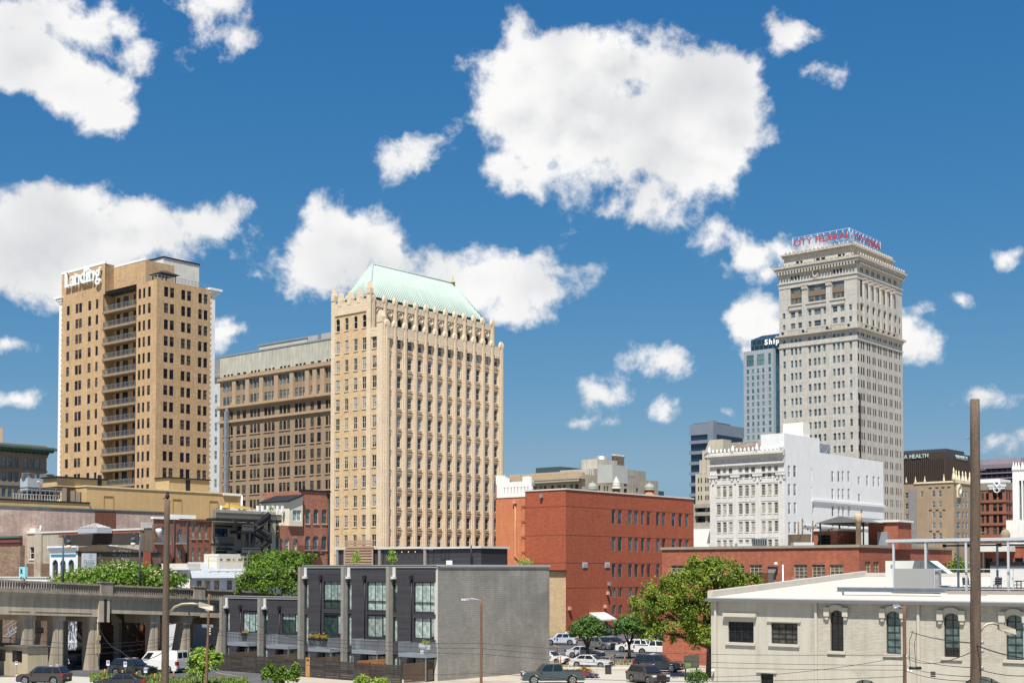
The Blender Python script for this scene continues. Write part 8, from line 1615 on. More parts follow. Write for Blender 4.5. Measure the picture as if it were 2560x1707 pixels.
    m_ = mk(); a, bb = L.shift(-3.5).s(*z10(1790, 600)), L.shift(-3.5).s(*z10(1012, 595)); g = L.shift(-3.5); zg = zr(3.5)+.28; m_.fbox(g, a, bb, zg, zg+.34, -.12, .0); m_.fbox(g, a, bb, zg, zg+.05, -.25, .12); m_.fbox(g, a, bb, zg+.3, zg+.35, -.25, .12); m_.build('steel_beam', GALV, T, (0, 0, 0))
    for x in (1035, 1775): s_ = g.s(*z10(x, 620)); m_ = mk(); m_.fbox(g, s_-.15, s_+.15, zr(3.5)-.02, zg, -.3, .1); m_.build('beam_foot', WHITE, T, (0, 0, 0))
    # loose things on the terrace
    U_ = empty('roof_air_unit', f.at(f.s(*z10(1500, 450)), zr(9), -4), 'large white rooftop air unit behind the pergola screen', 'air unit'); uo = U_.location.copy(); m_ = MB(uo); h = L.shift(-12); a, bb = h.s(*z10(1640, 450)), h.s(*z10(1358, 450)); zz1 = h.z(*z10(1450, 405)); m_.fbox(h, a, bb, zr(12), zz1, -2.5, 0); p = [h.at(a, zz1-.9, 0), h.at(a-1.2, zz1-.9, 0), h.at(a-1.2, zz1-.9, -2.5), h.at(a, zz1-.9, -2.5)]; m_.poly([h.at(a, zz1, 0), h.at(a-1.3, zz1-1.0, 0), h.at(a, zz1-1.0, 0)]); m_.poly([h.at(a, zz1, 0), h.at(a, zz1, -2.5), h.at(a-1.3, zz1-1., -2.5), h.at(a-1.3, zz1-1., 0)]); m_.build('casing', mat('unit_ivory', (.62, .62, .57), .6, .05), U_, (0, 0, 0)); m_ = MB(uo); m_.fbox(h, bb-.7, bb-.45, zz1-.55, zz1-.3, 0, .03); m_.fbox(h, a+.3, a+.33, zr(12)+.1, zz1-.1, 0, .02); m_.build('access_panel', GREYM, U_, (0, 0, 0))
    V_ = empty('parapet_store', uo, 'white low store wall at the back of the roof terrace', 'wall'); m_ = MB(uo); h2 = L.shift(-14); m_.fbox(h2, -14, h2.s(*z10(2110, 470)), zr(14), h2.z(*z10(2200, 440)), -.4, 0); m_.build('wall', WHITE, V_, (0, 0, 0)); m_ = MB(uo); m_.fbox(h2, -14, h2.s(*z10(2115, 430)), h2.z(*z10(2200, 440)), h2.z(*z10(2200, 412)), -.6, .1); m_.build('fascia', BLACKM, V_, (0, 0, 0))
    def chair(s_, dep, rz, lab):
        c = f.at(s_, z0-.1, -dep); T2 = empty('patio_chair', c, lab, 'chair', 'chairs on the roof terrace', rz); CM = mat('chair_dark', (.035, .034, .034), .5)
        m = MB(); m.box(-.25, .25, -.25, .25, .42, .47); m.build('seat', CM, T2, (0, 0, 0)); m = MB(); m.hexa([(-.25, .22, .47), (.25, .22, .47), (.25, .27, .47), (-.25, .27, .47), (-.25, .32, .98), (.25, .32, .98), (.25, .36, .98), (-.25, .36, .98)]); m.build('backrest', CM, T2, (0, 0, 0))
        for x in (-.23, .23):
            for y in (-.23, .23): m = MB(); m.box(x-.02, x+.02, y-.02, y+.02, 0, .42); m.build('leg', CM, T2, (0, 0, 0))
            m = MB(); m.box(x-.025, x+.025, -.25, .28, .66, .69); m.build('armrest', CM, T2, (0, 0, 0))
    chair(f.s(*z10(1885, 530)), 1.6, 2.4, 'dark patio chair left of the big pole'); chair(f.s(*z10(2095, 530)), 1.8, -.6, 'dark patio chair right of the big pole'); chair(f.s(*z10(2225, 530)), 2.2, 1.2, 'dark patio chair beside the pergola post'); chair(f.s(*z10(2335, 530)), 1.6, 2.6, 'dark patio chair at the dining table on the terrace')
    c = f.at(f.s(*z10(2310, 530)), z0-.1, -2.4); T3 = empty('patio_table', c, 'dark slatted patio table near the right edge', 'table'); m = MB(); m.box(-.9, .9, -.5, .5, .7, .75); m.build('top', mat('chair_dark', (.035, .034, .034), .5), T3, (0, 0, 0))
    for x in (-.8, .8):
        for y in (-.4, .4): m = MB(); m.box(x-.03, x+.03, y-.03, y+.03, 0, .7); m.build('leg', mat('chair_dark', (.035, .034, .034), .5), T3, (0, 0, 0))
cream_building()
# ---------------------------------------------------------------- vegetation
def leafmat(name, c, c2, tr=.25):
    m = bpy.data.materials.new(name); m.use_nodes = True; t = NT(m.node_tree); b = m.node_tree.nodes['Principled BSDF']; b.inputs['Roughness'].default_value = .55; b.inputs['Specular IOR Level'].default_value = .25
    at = t.add('ShaderNodeAttribute'); at.attribute_name = 'leaf'; col = t.mix(at.outputs['Fac'], c4(c), c4(c2)); t.l.new(col, b.inputs['Base Color'])
    tl = t.add('ShaderNodeBsdfTranslucent'); t.l.new(col, tl.inputs['Color']); mx = t.add('ShaderNodeMixShader'); mx.inputs[0].default_value = tr; t.l.new(b.outputs[0], mx.inputs[1]); t.l.new(tl.outputs[0], mx.inputs[2]); t.l.new(mx.outputs[0], m.node_tree.nodes['Material Output'].inputs[0]); return m
def crown(name, blobs, n, size, m, parent, spread=.16, clump=26, droop=0., flat=.5):
    """thousands of leaf faces gathered in clumps around the blobs' shells"""
    vol = np.array([b[3]*b[4]*b[5] for b in blobs])**.72; vol /= vol.sum(); nc = max(1, n//clump)
    bi = NR.choice(len(blobs), nc, p=vol); B = np.array(blobs)[bi]
    d = NR.normal(size=(nc, 3)); d /= np.linalg.norm(d, axis=1)[:, None]; d[:, 2] = np.where(d[:, 2] < -.5, -d[:, 2]*.6, d[:, 2])
    r = NR.uniform(.5, 1.06, nc)**.6; cc = B[:, :3]+d*B[:, 3:]*r[:, None]
    ci = np.repeat(np.arange(nc), clump); rr = B[ci, 3:].mean(1); cs = NR.uniform(.6, 1.4, nc)[ci]
    p = cc[ci]+NR.normal(size=(nc*clump, 3))*(spread*rr*cs)[:, None]*np.array([1, 1, .75])
    N = len(p); nrm = d[ci]*.5+NR.normal(size=(N, 3))*.6+np.array([0, 0, flat]); nrm /= np.linalg.norm(nrm, axis=1)[:, None]
    a = np.cross(nrm, NR.normal(size=(N, 3))); a /= np.linalg.norm(a, axis=1)[:, None]; b = np.cross(nrm, a); s = size*NR.uniform(.6, 1.4, N)[:, None]
    v = np.stack([p-a*s, p-b*s*.45-nrm*s*.15, p+a*s-np.array([0, 0, droop])*s, p+b*s*.45-nrm*s*.15], 1).reshape(-1, 3)
    me = bpy.data.meshes.new(name); me.vertices.add(N*4); me.vertices.foreach_set('co', v.astype('f').ravel()); me.loops.add(N*4); me.loops.foreach_set('vertex_index', np.arange(N*4, dtype='i')); me.polygons.add(N); me.polygons.foreach_set('loop_start', np.arange(0, N*4, 4, dtype='i')); me.polygons.foreach_set('loop_total', np.full(N, 4, 'i')); me.update(); me.validate()
    at = me.attributes.new('leaf', 'FLOAT', 'FACE'); cl = NR.uniform(0, 1, nc)[ci]*.7+NR.uniform(0, .3, N); at.data.foreach_set('value', cl.astype('f')); me.materials.append(m)
    return link(name, me, parent)
BARK = mat('bark', (.085, .065, .048), .95, .25, 2., .2)
def limbs(T, h, r, tips, name='trunk', lean=(0, 0)):
    m_ = MB(); fork = Vector((lean[0], lean[1], h)); m_.tube([(0, 0, -.1), (lean[0]*.3, lean[1]*.3, h*.5), fork], [r*1.15, r*.9, r*.75], 8); tr = m_.build(name, BARK, T, (0, 0, 0))
    for t in tips:
        t = Vector(t); m_ = MB(); mid = fork.lerp(t, .5)+Vector((random.gauss(0, .2), random.gauss(0, .2), .25)); m_.tube([fork-Vector((0, 0, .2)), mid, t], [r*.6, r*.38, r*.12], 6); m_.build('limb', BARK, T, (0, 0, 0))
def blobs_px(specs, D, o):
    out = []
    for x, y, rx, ry, *dd in specs:
        d = D+(dd[0] if dd else 0.); p = P(x, y, d)-o; k = d/F; out.append((p.x, p.y, p.z, rx*k, rx*k*.85, ry*k))
    return out
def px_tree(name, label, cat, base, D, specs, n, size, m, th, tr, group=None, **kw):
    b = P(base[0], 1600, D); o = Vector((b.x, b.y, base[1] if len(base) > 1 else 0)); T = empty(name, o, label, cat, group); B = blobs_px(specs, D, o); limbs(T, th, tr, [(q[0]*.9, q[1]*.9, q[2]) for q in B]); crown('crown', B, n, size, m, T, **kw); return T
LG = leafmat('leaf_bright_green', (.07, .145, .016), (.20, .30, .04)); LD = leafmat('leaf_deep_green', (.06, .13, .028), (.14, .24, .06)); LO = leafmat('leaf_olive_tips', (.075, .155, .016), (.27, .32, .04)); LM_ = leafmat('leaf_magnolia', (.075, .15, .018), (.19, .30, .04)); LY = leafmat('leaf_lime', (.16, .28, .03), (.36, .48, .08))
px_tree('shade_tree', 'large bright green tree with yellowish tips between parking lot and cream building', 'tree', (1775,), 131, [(1725, 1470, 75, 60), (1790, 1440, 70, 45), (1830, 1490, 60, 55), (1660, 1490, 60, 45), (1620, 1520, 50, 40), (1690, 1545, 75, 60), (1770, 1550, 80, 70), (1840, 1560, 60, 55), (1630, 1580, 40, 38), (1700, 1600, 55, 35), (1760, 1415, 45, 30), (1860, 1460, 40, 35), (1780, 1600, 50, 35, -2), (1610, 1490, 24, 20)], 30000, .15, LO, 3.2, .42, spread=.13, clump=60)
px_tree('lot_tree', 'round dark green tree in the parking lot in front of the white door canopy', 'tree', (1469,), 158, [(1469, 1572, 40, 26), (1445, 1580, 22, 20), (1492, 1578, 24, 20), (1470, 1556, 26, 16)], 7000, .17, LD, 1.6, .22)
px_tree('lot_tree', 'rounded green tree in the parking lot beside the large shade tree', 'tree', (1573,), 160, [(1573, 1566, 36, 26), (1552, 1574, 20, 18), (1597, 1572, 24, 22), (1580, 1552, 24, 14)], 6000, .17, LD, 1.7, .2)
px_tree('street_tree', 'leafy bright green tree rising behind the left townhouses', 'tree', (690,), 152, [(690, 1425, 75, 45), (640, 1450, 50, 36), (740, 1420, 45, 40), (700, 1465, 70, 40), (620, 1470, 36, 24), (660, 1400, 40, 22), (725, 1395, 34, 18), (755, 1450, 40, 35), (770, 1398, 24, 18)], 17000, .16, LG, 3.5, .25, spread=.14, clump=50)
T = px_tree('flowering_tree', 'broad flowering tree dotted with cream blossoms behind the viaduct rail', 'tree', (310,), 150, [(310, 1440, 90, 26), (220, 1448, 70, 22), (400, 1446, 60, 22), (165, 1456, 40, 14), (310, 1425, 50, 16), (440, 1456, 28, 14), (270, 1460, 120, 22), (380, 1462, 70, 18)], 15000, .20, LM_, 5.2, .3, spread=.18)
fl = MB()
for k in range(170):
    c = random.choice(blobs_px([(310, 1440, 90, 26), (220, 1448, 70, 22), (400, 1446, 60, 22), (165, 1456, 40, 14), (310, 1425, 50, 16), (380, 1462, 70, 18)], 150, T.location)); a = random.uniform(3.4, 6.0); e = random.uniform(.1, 1.2); p = Vector((c[0]+c[3]*cos(a)*cos(e)*1.05, c[1]+c[4]*sin(a)*cos(e)*1.05, c[2]+c[5]*sin(e)*1.1)); r = .13
    for j in range(4): w = j*1.57+random.random(); fl.poly([p, p+Vector((r*cos(w), r*sin(w), .06)), p+Vector((r*cos(w+.9), r*sin(w+.9), .1)), p+Vector((0, 0, .12))])
fl.build('blossoms', mat('blossom_cream', (.72, .64, .46), .7), T, (0, 0, 0))
px_tree('young_tree', 'small lime green young tree beside the thin wooden pole', 'tree', (508,), 122, [(508, 1650, 30, 30), (485, 1660, 20, 22), (530, 1662, 22, 26), (505, 1632, 18, 16), (500, 1680, 28, 14), (545, 1650, 16, 20)], 3800, .14, LY, 1.0, .07, spread=.2)
for k, (x, y, w) in enumerate(((672, 1680, 14), (702, 1688, 15), (735, 1684, 14))): px_tree('sapling', ('leftmost', 'middle', 'rightmost')[k]+' of the three leafy saplings in front of the fence', 'tree', (x,), 117.5, [(x, y, w, 14), (x+3, y-16, w*.7, 12), (x-4, y+12, w, 12)], 1500, .12, LG, .5, .04, 'saplings along the fence', spread=.22)
def shrub(label, x, y, w, h, D, m, n=900, name='shrub', z=0., size=.1): b = P(x, y, D); o = Vector((b.x, b.y, z)); T = empty(name, o, label, 'shrub', None); k = D/F; crown('foliage', [(0, 0, h*k*.5, w*k, w*k*.7, h*k*.6), (w*k*.5, 0, h*k*.35, w*k*.6, w*k*.5, h*k*.4), (-w*k*.5, .2, h*k*.4, w*k*.6, w*k*.5, h*k*.4)], n, size, m, T, spread=.25); q = MB(); q.tube([(0, 0, -.05), (0, 0, h*k*.4)], .04, 5); q.build('stem', BARK, T, (0, 0, 0))
shrub('bright green shrub at the foot of the cedar yard screen', 905, 1700, 18, 34, 119, LY); shrub('second bright green shrub right of the cedar screen', 950, 1704, 22, 26, 119, LY); shrub('low dark shrubs at the left end of the fence', 590, 1705, 40, 22, 117, LM_, 1500); shrub('dark clipped hedge below the notice board', 1745, 1690, 24, 30, 124, LD, 2200); shrub('orange flowering canna clump by the pickup', 1462, 1672, 12, 24, 132, leafmat('leaf_canna', (.12, .18, .03), (.45, .14, .04))); shrub('low purple flowering clump beside the litter bin', 1478, 1680, 16, 12, 131, leafmat('leaf_purple', (.10, .13, .05), (.20, .10, .26)))
shrub('grassy planting on the roof edge beside the block wall', 1312, 1408, 18, 22, 140.5, LY, 500, 'roof_plants', TH_Z-.2, .08)
for k, (x, D) in enumerate(((890, 138), (981, 135))):
    b = P(x, 1400, D); o = Vector((b.x, b.y, TH_Z-.3)); T = empty('potted_conifer', o, ('small pointed conifer before the slatted roof screen', 'small pointed conifer by the middle roof room door')[k], 'plant', 'potted conifers on the roof'); crown('foliage', [(0, 0, .9, .42, .42, .5), (0, 0, 1.4, .28, .28, .45), (0, 0, 1.85, .14, .14, .35)], 900, .07, LY, T, spread=.3); q = MB(); q.lathe((0, 0, 0), [(.25, 0), (.32, .45)], 8); q.build('pot', BLACKM, T, (0, 0, 0))
shrub('red leaved shrub in a white tub on the roof', 1178, 1395, 12, 26, 136, leafmat('leaf_red', (.20, .05, .02), (.34, .09, .04)), 500, 'potted_shrub', TH_Z-.3, .09)
# climbing plant on the stair house corner
b = P(682, 1340, 178); o = Vector((b.x, b.y, 0)); T = empty('climbing_vine', o, 'green vine climbing the corner beside the black stair', 'vine'); crown('foliage', [(0, -.4, 12+k*1.6, .45, .3, 1.0) for k in range(5)], 1300, .12, LY, T, spread=.3)
b = P(2395, 1380, 150); o = Vector((b.x, b.y, 0)); T = empty('alley_tree', o, 'green tree seen through the pergola left of the big pole', 'tree'); limbs(T, 7, .2, [(0, 0, 9)]); crown('crown', [(0, 0, 9.8, 1.1, 1.0, 2.3), (.3, 0, 8.3, 1.2, 1.0, 1.6)], 3500, .17, LG, T, spread=.2)
# ---------------------------------------------------------------- vehicles
TYRE = mat('tyre', (.018, .018, .018), .85, 0); RIM = mat('alloy', (.42, .42, .43), .35, 0, metal=.7); CARGL = mat('car_glass', (.012, .016, .018), .05, 0, spec=.8); TRIM = mat('black_trim', (.02, .02, .02), .6, 0); HL = mat('headlamp', (.62, .63, .62), .15, 0, spec=.8); TL = mat('tail_lamp', (.35, .012, .012), .25, 0); PLATE = mat('number_plate', (.6, .6, .58), .5, 0)
PROF = {  # lower body side profile (x forward, z) without arches; cabin base and roof; wheel x; wheel radius
    'sedan': dict(L=4.7, W=1.8, top=[(-2.33, .55), (-2.32, .88), (-2.1, 1.0), (-1.5, 1.03), (0, .98), (.95, .95), (1.7, .86), (2.15, .74), (2.33, .58), (2.33, .35)], cab=((-1.85, 1.0), (1.05, .94), (.28, 1.43), (-1.05, 1.42)), wx=(-1.38, 1.42), r=.33),
    'suv': dict(L=4.7, W=1.9, top=[(-2.33, .55), (-2.34, 1.02), (-2.2, 1.1), (-1.0, 1.1), (.6, 1.07), (1.0, 1.05), (1.9, .98), (2.25, .85), (2.34, .65), (2.34, .38)], cab=((-2.22, 1.08), (1.15, 1.04), (.45, 1.68), (-1.75, 1.69)), wx=(-1.4, 1.42), r=.38),
    'bigsuv': dict(L=5.1, W=1.98, top=[(-2.53, .6), (-2.55, 1.08), (-2.45, 1.2), (-1.0, 1.18), (.8, 1.15), (1.15, 1.13), (2.1, 1.08), (2.48, .95), (2.55, .7), (2.55, .42)], cab=((-2.48, 1.16), (1.2, 1.12), (.5, 1.8), (-2.15, 1.82)), wx=(-1.5, 1.6), r=.41),
    'van': dict(L=5.6, W=2.05, top=[(-2.78, .5), (-2.8, 1.2), (-2.8, 1.45), (0, 1.45), (1.4, 1.4), (1.9, 1.25), (2.55, 1.05), (2.75, .8), (2.8, .4)], cab=((-2.79, 1.43), (2.0, 1.2), (1.0, 2.2), (-2.7, 2.3)), wx=(-1.75, 1.75), r=.37),
    'pickup': dict(L=5.9, W=2.03, top=[(-2.93, .6), (-2.95, 1.12), (-2.9, 1.2), (-1.0, 1.2), (1.1, 1.18), (1.5, 1.2), (2.5, 1.15), (2.85, 1.08), (2.95, .85), (2.95, .48)], cab=((-.95, 1.18), (1.55, 1.18), (.85, 1.9), (-.75, 1.92)), wx=(-1.75, 1.85), r=.42)}
def carpaint(name, c): return mat('car_paint_'+name, c, .32, 0, coat=.8, spec=.5)
def car(kind, label, cname, col, px, py, ang, group='cars in the parking lot', cat='car'):
    d = PROF[kind]; g = G(px, py); T = empty({'pickup': 'pickup_truck', 'van': 'panel_van', 'suv': 'parked_suv', 'bigsuv': 'parked_suv', 'sedan': 'parked_car'}[kind], g, label, cat, group, R(ang)); W2 = d['W']/2; PT = carpaint(cname, col); r = d['r']; key = (kind, cname)
    bot = .24 if kind != 'pickup' else .36
    def prof(sc=1., dz=0.):
        pts = list(d['top']); x1 = pts[-1][0]; x0 = pts[0][0]; pts.append((x1-.08, bot)); 
        for wx in (d['wx'][1], d['wx'][0]):
            ra = r*1.2
            for k in range(9): t = pi*k/8; pts.append((wx+ra*cos(t), max(bot, r+ra*sin(t)) if k not in (0, 8) else bot))
        pts.append((x0+.08, bot)); cz = .7
        return [(x*sc, cz+(z-cz)*sc+dz) for x, z in pts]
    A, Bp = prof(.985), prof(1.); n = len(A); m_ = MB(); rings = [(-W2, A), (-W2+.09, Bp), (W2-.09, Bp), (W2, A)]; i0 = 0
    for y, pr in rings: m_.v += [(x, y, z) for x, z in pr]
    for k in range(3):
        for j in range(n): q = (j+1) % n; m_.f.append([k*n+j, k*n+q, (k+1)*n+q, (k+1)*n+j]); m_.m.append(0); m_.smooth.append(False)
    m_.f.append(list(range(n))[::-1]); m_.m.append(0); m_.smooth.append(False); m_.f.append([3*n+j for j in range(n)]); m_.m.append(0); m_.smooth.append(False)
    m_.build('body', PT, T, (0, 0, 0))
    # cabin shell and glazing
    (bx0, bz0), (bx1, bz1), (tx1, tz1), (tx0, tz0) = d['cab']; yb, yt = W2-.05, W2-.05-(bz0*.0+.2 if kind != 'van' else .1)
    base = [(bx0, -yb, bz0), (bx1, -yb, bz1), (bx1, yb, bz1), (bx0, yb, bz0)]; top = [(tx0, -yt, tz0), (tx1, -yt, tz1), (tx1, yt, tz1), (tx0, yt, tz0)]
    m_ = MB(); m_.hexa([(x, y, z-.1) for x, y, z in base]+top); m_.build('cabin', PT, T, (0, 0, 0))
    bv, tv = [Vector(p) for p in base], [Vector(p) for p in top]
    def pane(name, a, b, c, e, u0, u1, v0, v1, out):            # quad a b (bottom) c e (top); inset by u, v
        f = lambda u, v: (a.lerp(b, u)).lerp(e.lerp(c, u), v); q = [f(u0, v0), f(u1, v0), f(u1, v1), f(u0, v1)]; nn = (q[1]-q[0]).cross(q[3]-q[0]).normalized()
        if nn.dot(Vector(out)) < 0: q = q[::-1]; nn = -nn
        m = MB(); m.poly([p+nn*.012 for p in q]); m.build(name, CARGL, T, (0, 0, 0))
    pane('windscreen', bv[1], bv[2], tv[2], tv[1], .05, .95, .06, .93, (1, 0, .3))
    if not (kind == 'van'): pane('rear_window', bv[0], bv[3], tv[3], tv[0], .1, .9, .12 if kind != 'suv' else .1, .9, (-1, 0, .3))
    else: pane('rear_window', bv[0], bv[3], tv[3], tv[0], .08, .47, .15, .8, (-1, 0, 0)); pane('rear_window', bv[0], bv[3], tv[3], tv[0], .53, .92, .15, .8, (-1, 0, 0))
    cuts = {'sedan': [(.12, .47), (.50, .86)], 'suv': [(.04, .26), (.30, .58), (.61, .88)], 'bigsuv': [(.04, .28), (.31, .60), (.63, .90)], 'van': [(.76, .95)], 'pickup': [(.06, .42), (.47, .9)]}[kind]
    for s_ in (-1, 1):
        a, b, c, e = (bv[0], bv[1], tv[1], tv[0]) if s_ < 0 else (bv[3], bv[2], tv[2], tv[3])
        for u0, u1 in cuts: pane('side_window', a, b, c, e, u0, u1, .12, .86, (0, s_, .2))
        m = MB(); mx = bx1-.35; m.box(mx-.1, mx+.08, s_*W2 if s_ > 0 else -W2-.16, s_*W2+.16 if s_ > 0 else -W2, bz1+.02, bz1+.18); m.build('mirror', PT if kind != 'van' else TRIM, T, (0, 0, 0))
        m = MB(); fx = d['top'][-2][0]; m.box(fx-.38, fx-.02, s_*(W2-.2)-.19, s_*(W2-.2)+.19, (.60 if kind == 'sedan' else .78 if kind != 'pickup' else .95)-.02, .72 if kind == 'sedan' else .93 if kind != 'pickup' else 1.12); m.build('headlight', HL, T, (0, 0, 0))
        m = MB(); rx = d['top'][1][0]; hz = .72 if kind == 'sedan' else .85; m.box(rx-.02, rx+.22, s_*(W2-.17)-.17, s_*(W2-.17)+.19, hz, hz+(.2 if kind in ('sedan', 'suv') else .38)); m.build('tail_light', TL, T, (0, 0, 0))
        m = MB(); m.box(d['wx'][0]+r*1.3, d['wx'][1]-r*1.3, s_*W2-.02, s_*W2+.015, bot+.02, bot+.12); m.build('sill', TRIM, T, (0, 0, 0))
        for dx in ((-.35, .55) if kind != 'van' else (1.2,)): m = MB(); m.box(dx-.09, dx+.09, s_*W2-.02, s_*W2+.025, bz0-.17, bz0-.13); m.build('door_handle', PT, T, (0, 0, 0))
        for dx in ((-1.0, -.02, .98) if kind not in ('van', 'pickup') else (.25, 1.35) if kind == 'pickup' else (.9, 1.75)): m = MB(); m.box(dx-.008, dx+.008, s_*W2-.02, s_*W2+.003, bot+.14, bz0-.06); m.build('door_seam', TRIM, T, (0, 0, 0))
        for wx in d['wx']:
            k2 = ('wheel', r)
            if k2 not in _WM:
                m = MB(); m.tube([(0, -.12, 0), (0, -.10, 0), (0, .10, 0), (0, .12, 0)], [r*.93, r, r, r*.93], 20); a_ = m.mesh('wheel', TYRE); m = MB(); m.tube([(0, -.128, 0), (0, .128, 0)], r*.66, 16); b_ = m.mesh('rim', RIM); m = MB()
                for k in range(5): t = 2*pi*(k+.5)/5; m.tube([(r*.2*cos(t), -.131, r*.2*sin(t)), (r*.55*cos(t), -.131, r*.55*sin(t))], r*.10, 5); m.tube([(r*.2*cos(t), .131, r*.2*sin(t)), (r*.55*cos(t), .131, r*.55*sin(t))], r*.10, 5)
                _WM[k2] = (a_, b_, m.mesh('rim_gap', TRIM))
            a_, b_, c_ = _WM[k2]; w = link('wheel', a_, T, (wx, s_*(W2-.13), r)); link('rim', b_, w); link('rim_gap', c_, w)
    m = MB(); fx = d['L']/2; m.box(fx-.06, fx+.015, -W2*.55, W2*.55, .5 if kind != 'pickup' else .75, .72 if kind == 'sedan' else .9 if kind != 'pickup' else 1.08); m.build('grille', TRIM, T, (0, 0, 0)); m = MB(); m.box(fx-.1, fx+.03, -W2*.8, W2*.8, bot+.02, .42); m.build('front_bumper', TRIM if kind != 'pickup' else RIM, T, (0, 0, 0)); m = MB(); m.box(-fx-.03, -fx+.1, -W2*.8, W2*.8, bot+.04, .5); m.build('rear_bumper', TRIM if kind not in ('pickup',) else RIM, T, (0, 0, 0)); m = MB(); m.box(-fx-.045, -fx-.03, -.16, .16, .52, .66); m.build('number_plate', PLATE, T, (0, 0, 0))
    if kind == 'pickup': m = MB(); m.box(-2.85, -1.0, -W2+.12, W2-.12, 1.19, 1.215); m.build('bed_cover', TRIM, T, (0, 0, 0))
    if kind in ('suv', 'bigsuv'):
        for s_ in (-1, 1): m = MB(); m.tube([(tx0+.2, s_*(yt-.06), tz0+.06), (tx1-.25, s_*(yt-.06), tz1+.06)], .025, 5); m.build('roof_rail', RIM, T, (0, 0, 0))
    return T
car('pickup', 'dark green grey pickup truck driving past the block wall', 'slate_green', (.035, .055, .06), 1382, 1708, 185, 'vehicles on the street', 'truck')
car('sedan', 'silver saloon nearest the street, in front of the litter bin', 'silver', (.52, .53, .54), 1478, 1668, -24)
car('sedan', 'light silver saloon in the middle row of the parking lot', 'silver', (.52, .53, .54), 1463, 1643, -22)
car('bigsuv', 'navy black large suv parked by the notice board', 'navy', (.014, .018, .035), 1646, 1678, -18)
car('suv', 'dark grey suv facing the camera at the bottom of the street', 'graphite', (.045, .04, .04), 1619, 1707, -62, 'vehicles on the street')
car('suv', 'white suv with black lower trim seen from behind', 'white', (.74, .73, .70), 1586, 1629, 152)
car('suv', 'grey green suv facing out beside the round tree', 'grey_green', (.12, .13, .115), 1501, 1622, -46)
car('sedan', 'black saloon beside the grey green suv', 'black', (.014, .014, .02), 1532, 1617, -46)
car('suv', 'silver suv half hidden behind the block wall', 'silver_blue', (.45, .48, .54), 1402, 1611, 172)
car('suv', 'white tall suv at the back near the door canopy', 'white', (.74, .73, .70), 1518, 1586, -28)
car('sedan', 'pale gold saloon behind the round tree', 'gold', (.34, .33, .27), 1438, 1600, -25)
car('pickup', 'white pickup under the large shade tree', 'white', (.74, .73, .70), 1645, 1637, -30, cat='truck')
car('sedan', 'white car nose beside the block wall', 'white', (.74, .73, .70), 1374, 1658, -32)
car('suv', 'dark maroon suv under the shade tree branches', 'maroon', (.05, .02, .02), 1612, 1594, 150)
car('suv', 'dark brown suv in the lower left lot', 'brown', (.045, .035, .034), 110, 1709, 172, 'cars by the viaduct'); car('sedan', 'black saloon at the bottom edge of the left lot', 'black', (.014, .014, .02), 300, 1722, 184, 'cars by the viaduct'); car('suv', 'black crossover beside the accessible parking signs', 'black', (.014, .014, .02), 332, 1688, -20, 'cars by the viaduct'); car('van', 'white panel van seen from its rear corner', 'white', (.74, .73, .70), 402, 1679, 157, 'cars by the viaduct', 'van'); car('bigsuv', 'dark blue suv parked beyond the white van', 'dark_blue', (.02, .03, .05), 472, 1671, 150, 'cars by the viaduct')
car('sedan', 'dark saloon in the shade below the viaduct near the townhouses', 'black', (.014, .014, .02), 525, 1640, 160, 'cars by the viaduct'); car('suv', 'shaded blue suv under the viaduct behind the columns', 'dark_blue', (.02, .03, .05), 195, 1660, 20, 'cars by the viaduct'); car('sedan', 'silver saloon in the shade under the viaduct', 'silver', (.52, .53, .54), 275, 1650, 20, 'cars by the viaduct')
# ---------------------------------------------------------------- poles, lamps, wires
WOOD = mat('pole_wood', (.125, .09, .066), .95, .3, 1.2, .5, fine=.25, bump=.6); WIRE = mat('wire_black', (.02, .02, .022), .7, 0)
def pole(label, xb, xt, yt, D, r0, r1, name='utility_pole', m=None):
    b = P(xb, 1690, D); t = P(xt, yt, D); o = Vector((b.x, b.y, 0)); T = empty(name, o, label, 'pole'); q = MB(o); n = 14
    pts = [o.lerp(t, k/n)+Vector((random.gauss(0, r0*.05), random.gauss(0, r0*.05), 0)) for k in range(n+1)]; pts[0] = o-Vector((0, 0, .2)); pts[-1] = t; q.tube(pts, [r0+(r1-r0)*k/n for k in range(n+1)], 12); q.build('shaft', m or WOOD, T, (0, 0, 0)); return T, o, t
def bits(T, o, spots, m, size=.06):
    for p in spots: q = MB(o); q.lathe(p-Vector((0, 0, size)), [(size*.6, 0), (size, size*.4), (size, size*1.4), (size*.5, size*2)], 7); q.build('insulator', m, T, (0, 0, 0))
T1, o1, t1 = pole('tall thick wooden utility pole in the right foreground', 2433, 2437, 998, 40, .185, .14); 
for k in range(9): q = MB(o1); z = t1.z-1.2-k*.95; sg = 1 if k % 2 else -1; q.tube([Vector((t1.x, t1.y, z)), Vector((t1.x+sg*.27, t1.y-.05, z)), Vector((t1.x+sg*.27, t1.y-.05, z+.05))], .012, 5); q.build('climbing_step', GREYM, T1, (0, 0, 0))
T2, o2, t2 = pole('weathered wooden pole in the left foreground with a bird on top', 411, 418.5, 1248, 47, .18, .10)
T3, o3, t3 = pole('thin reddish wooden pole beside the young tree', 515, 523, 1484, 112, .14, .10, m=mat('pole_red_wood', (.17, .095, .06), .95, .25, 1.2, .3)); T4, o4, t4 = pole('thin wooden lamp pole in front of the block wall', 1203, 1203, 1497, 116, .13, .10, m=mat('pole_red_wood', (.17, .095, .06), .95, .25, 1.2, .3)); T5, o5, t5 = pole('thin brown wooden pole before the cream building windows', 2261, 2261, 1513, 78, .12, .10, m=mat('pole_red_wood', (.17, .095, .06), .95, .25, 1.2, .3))
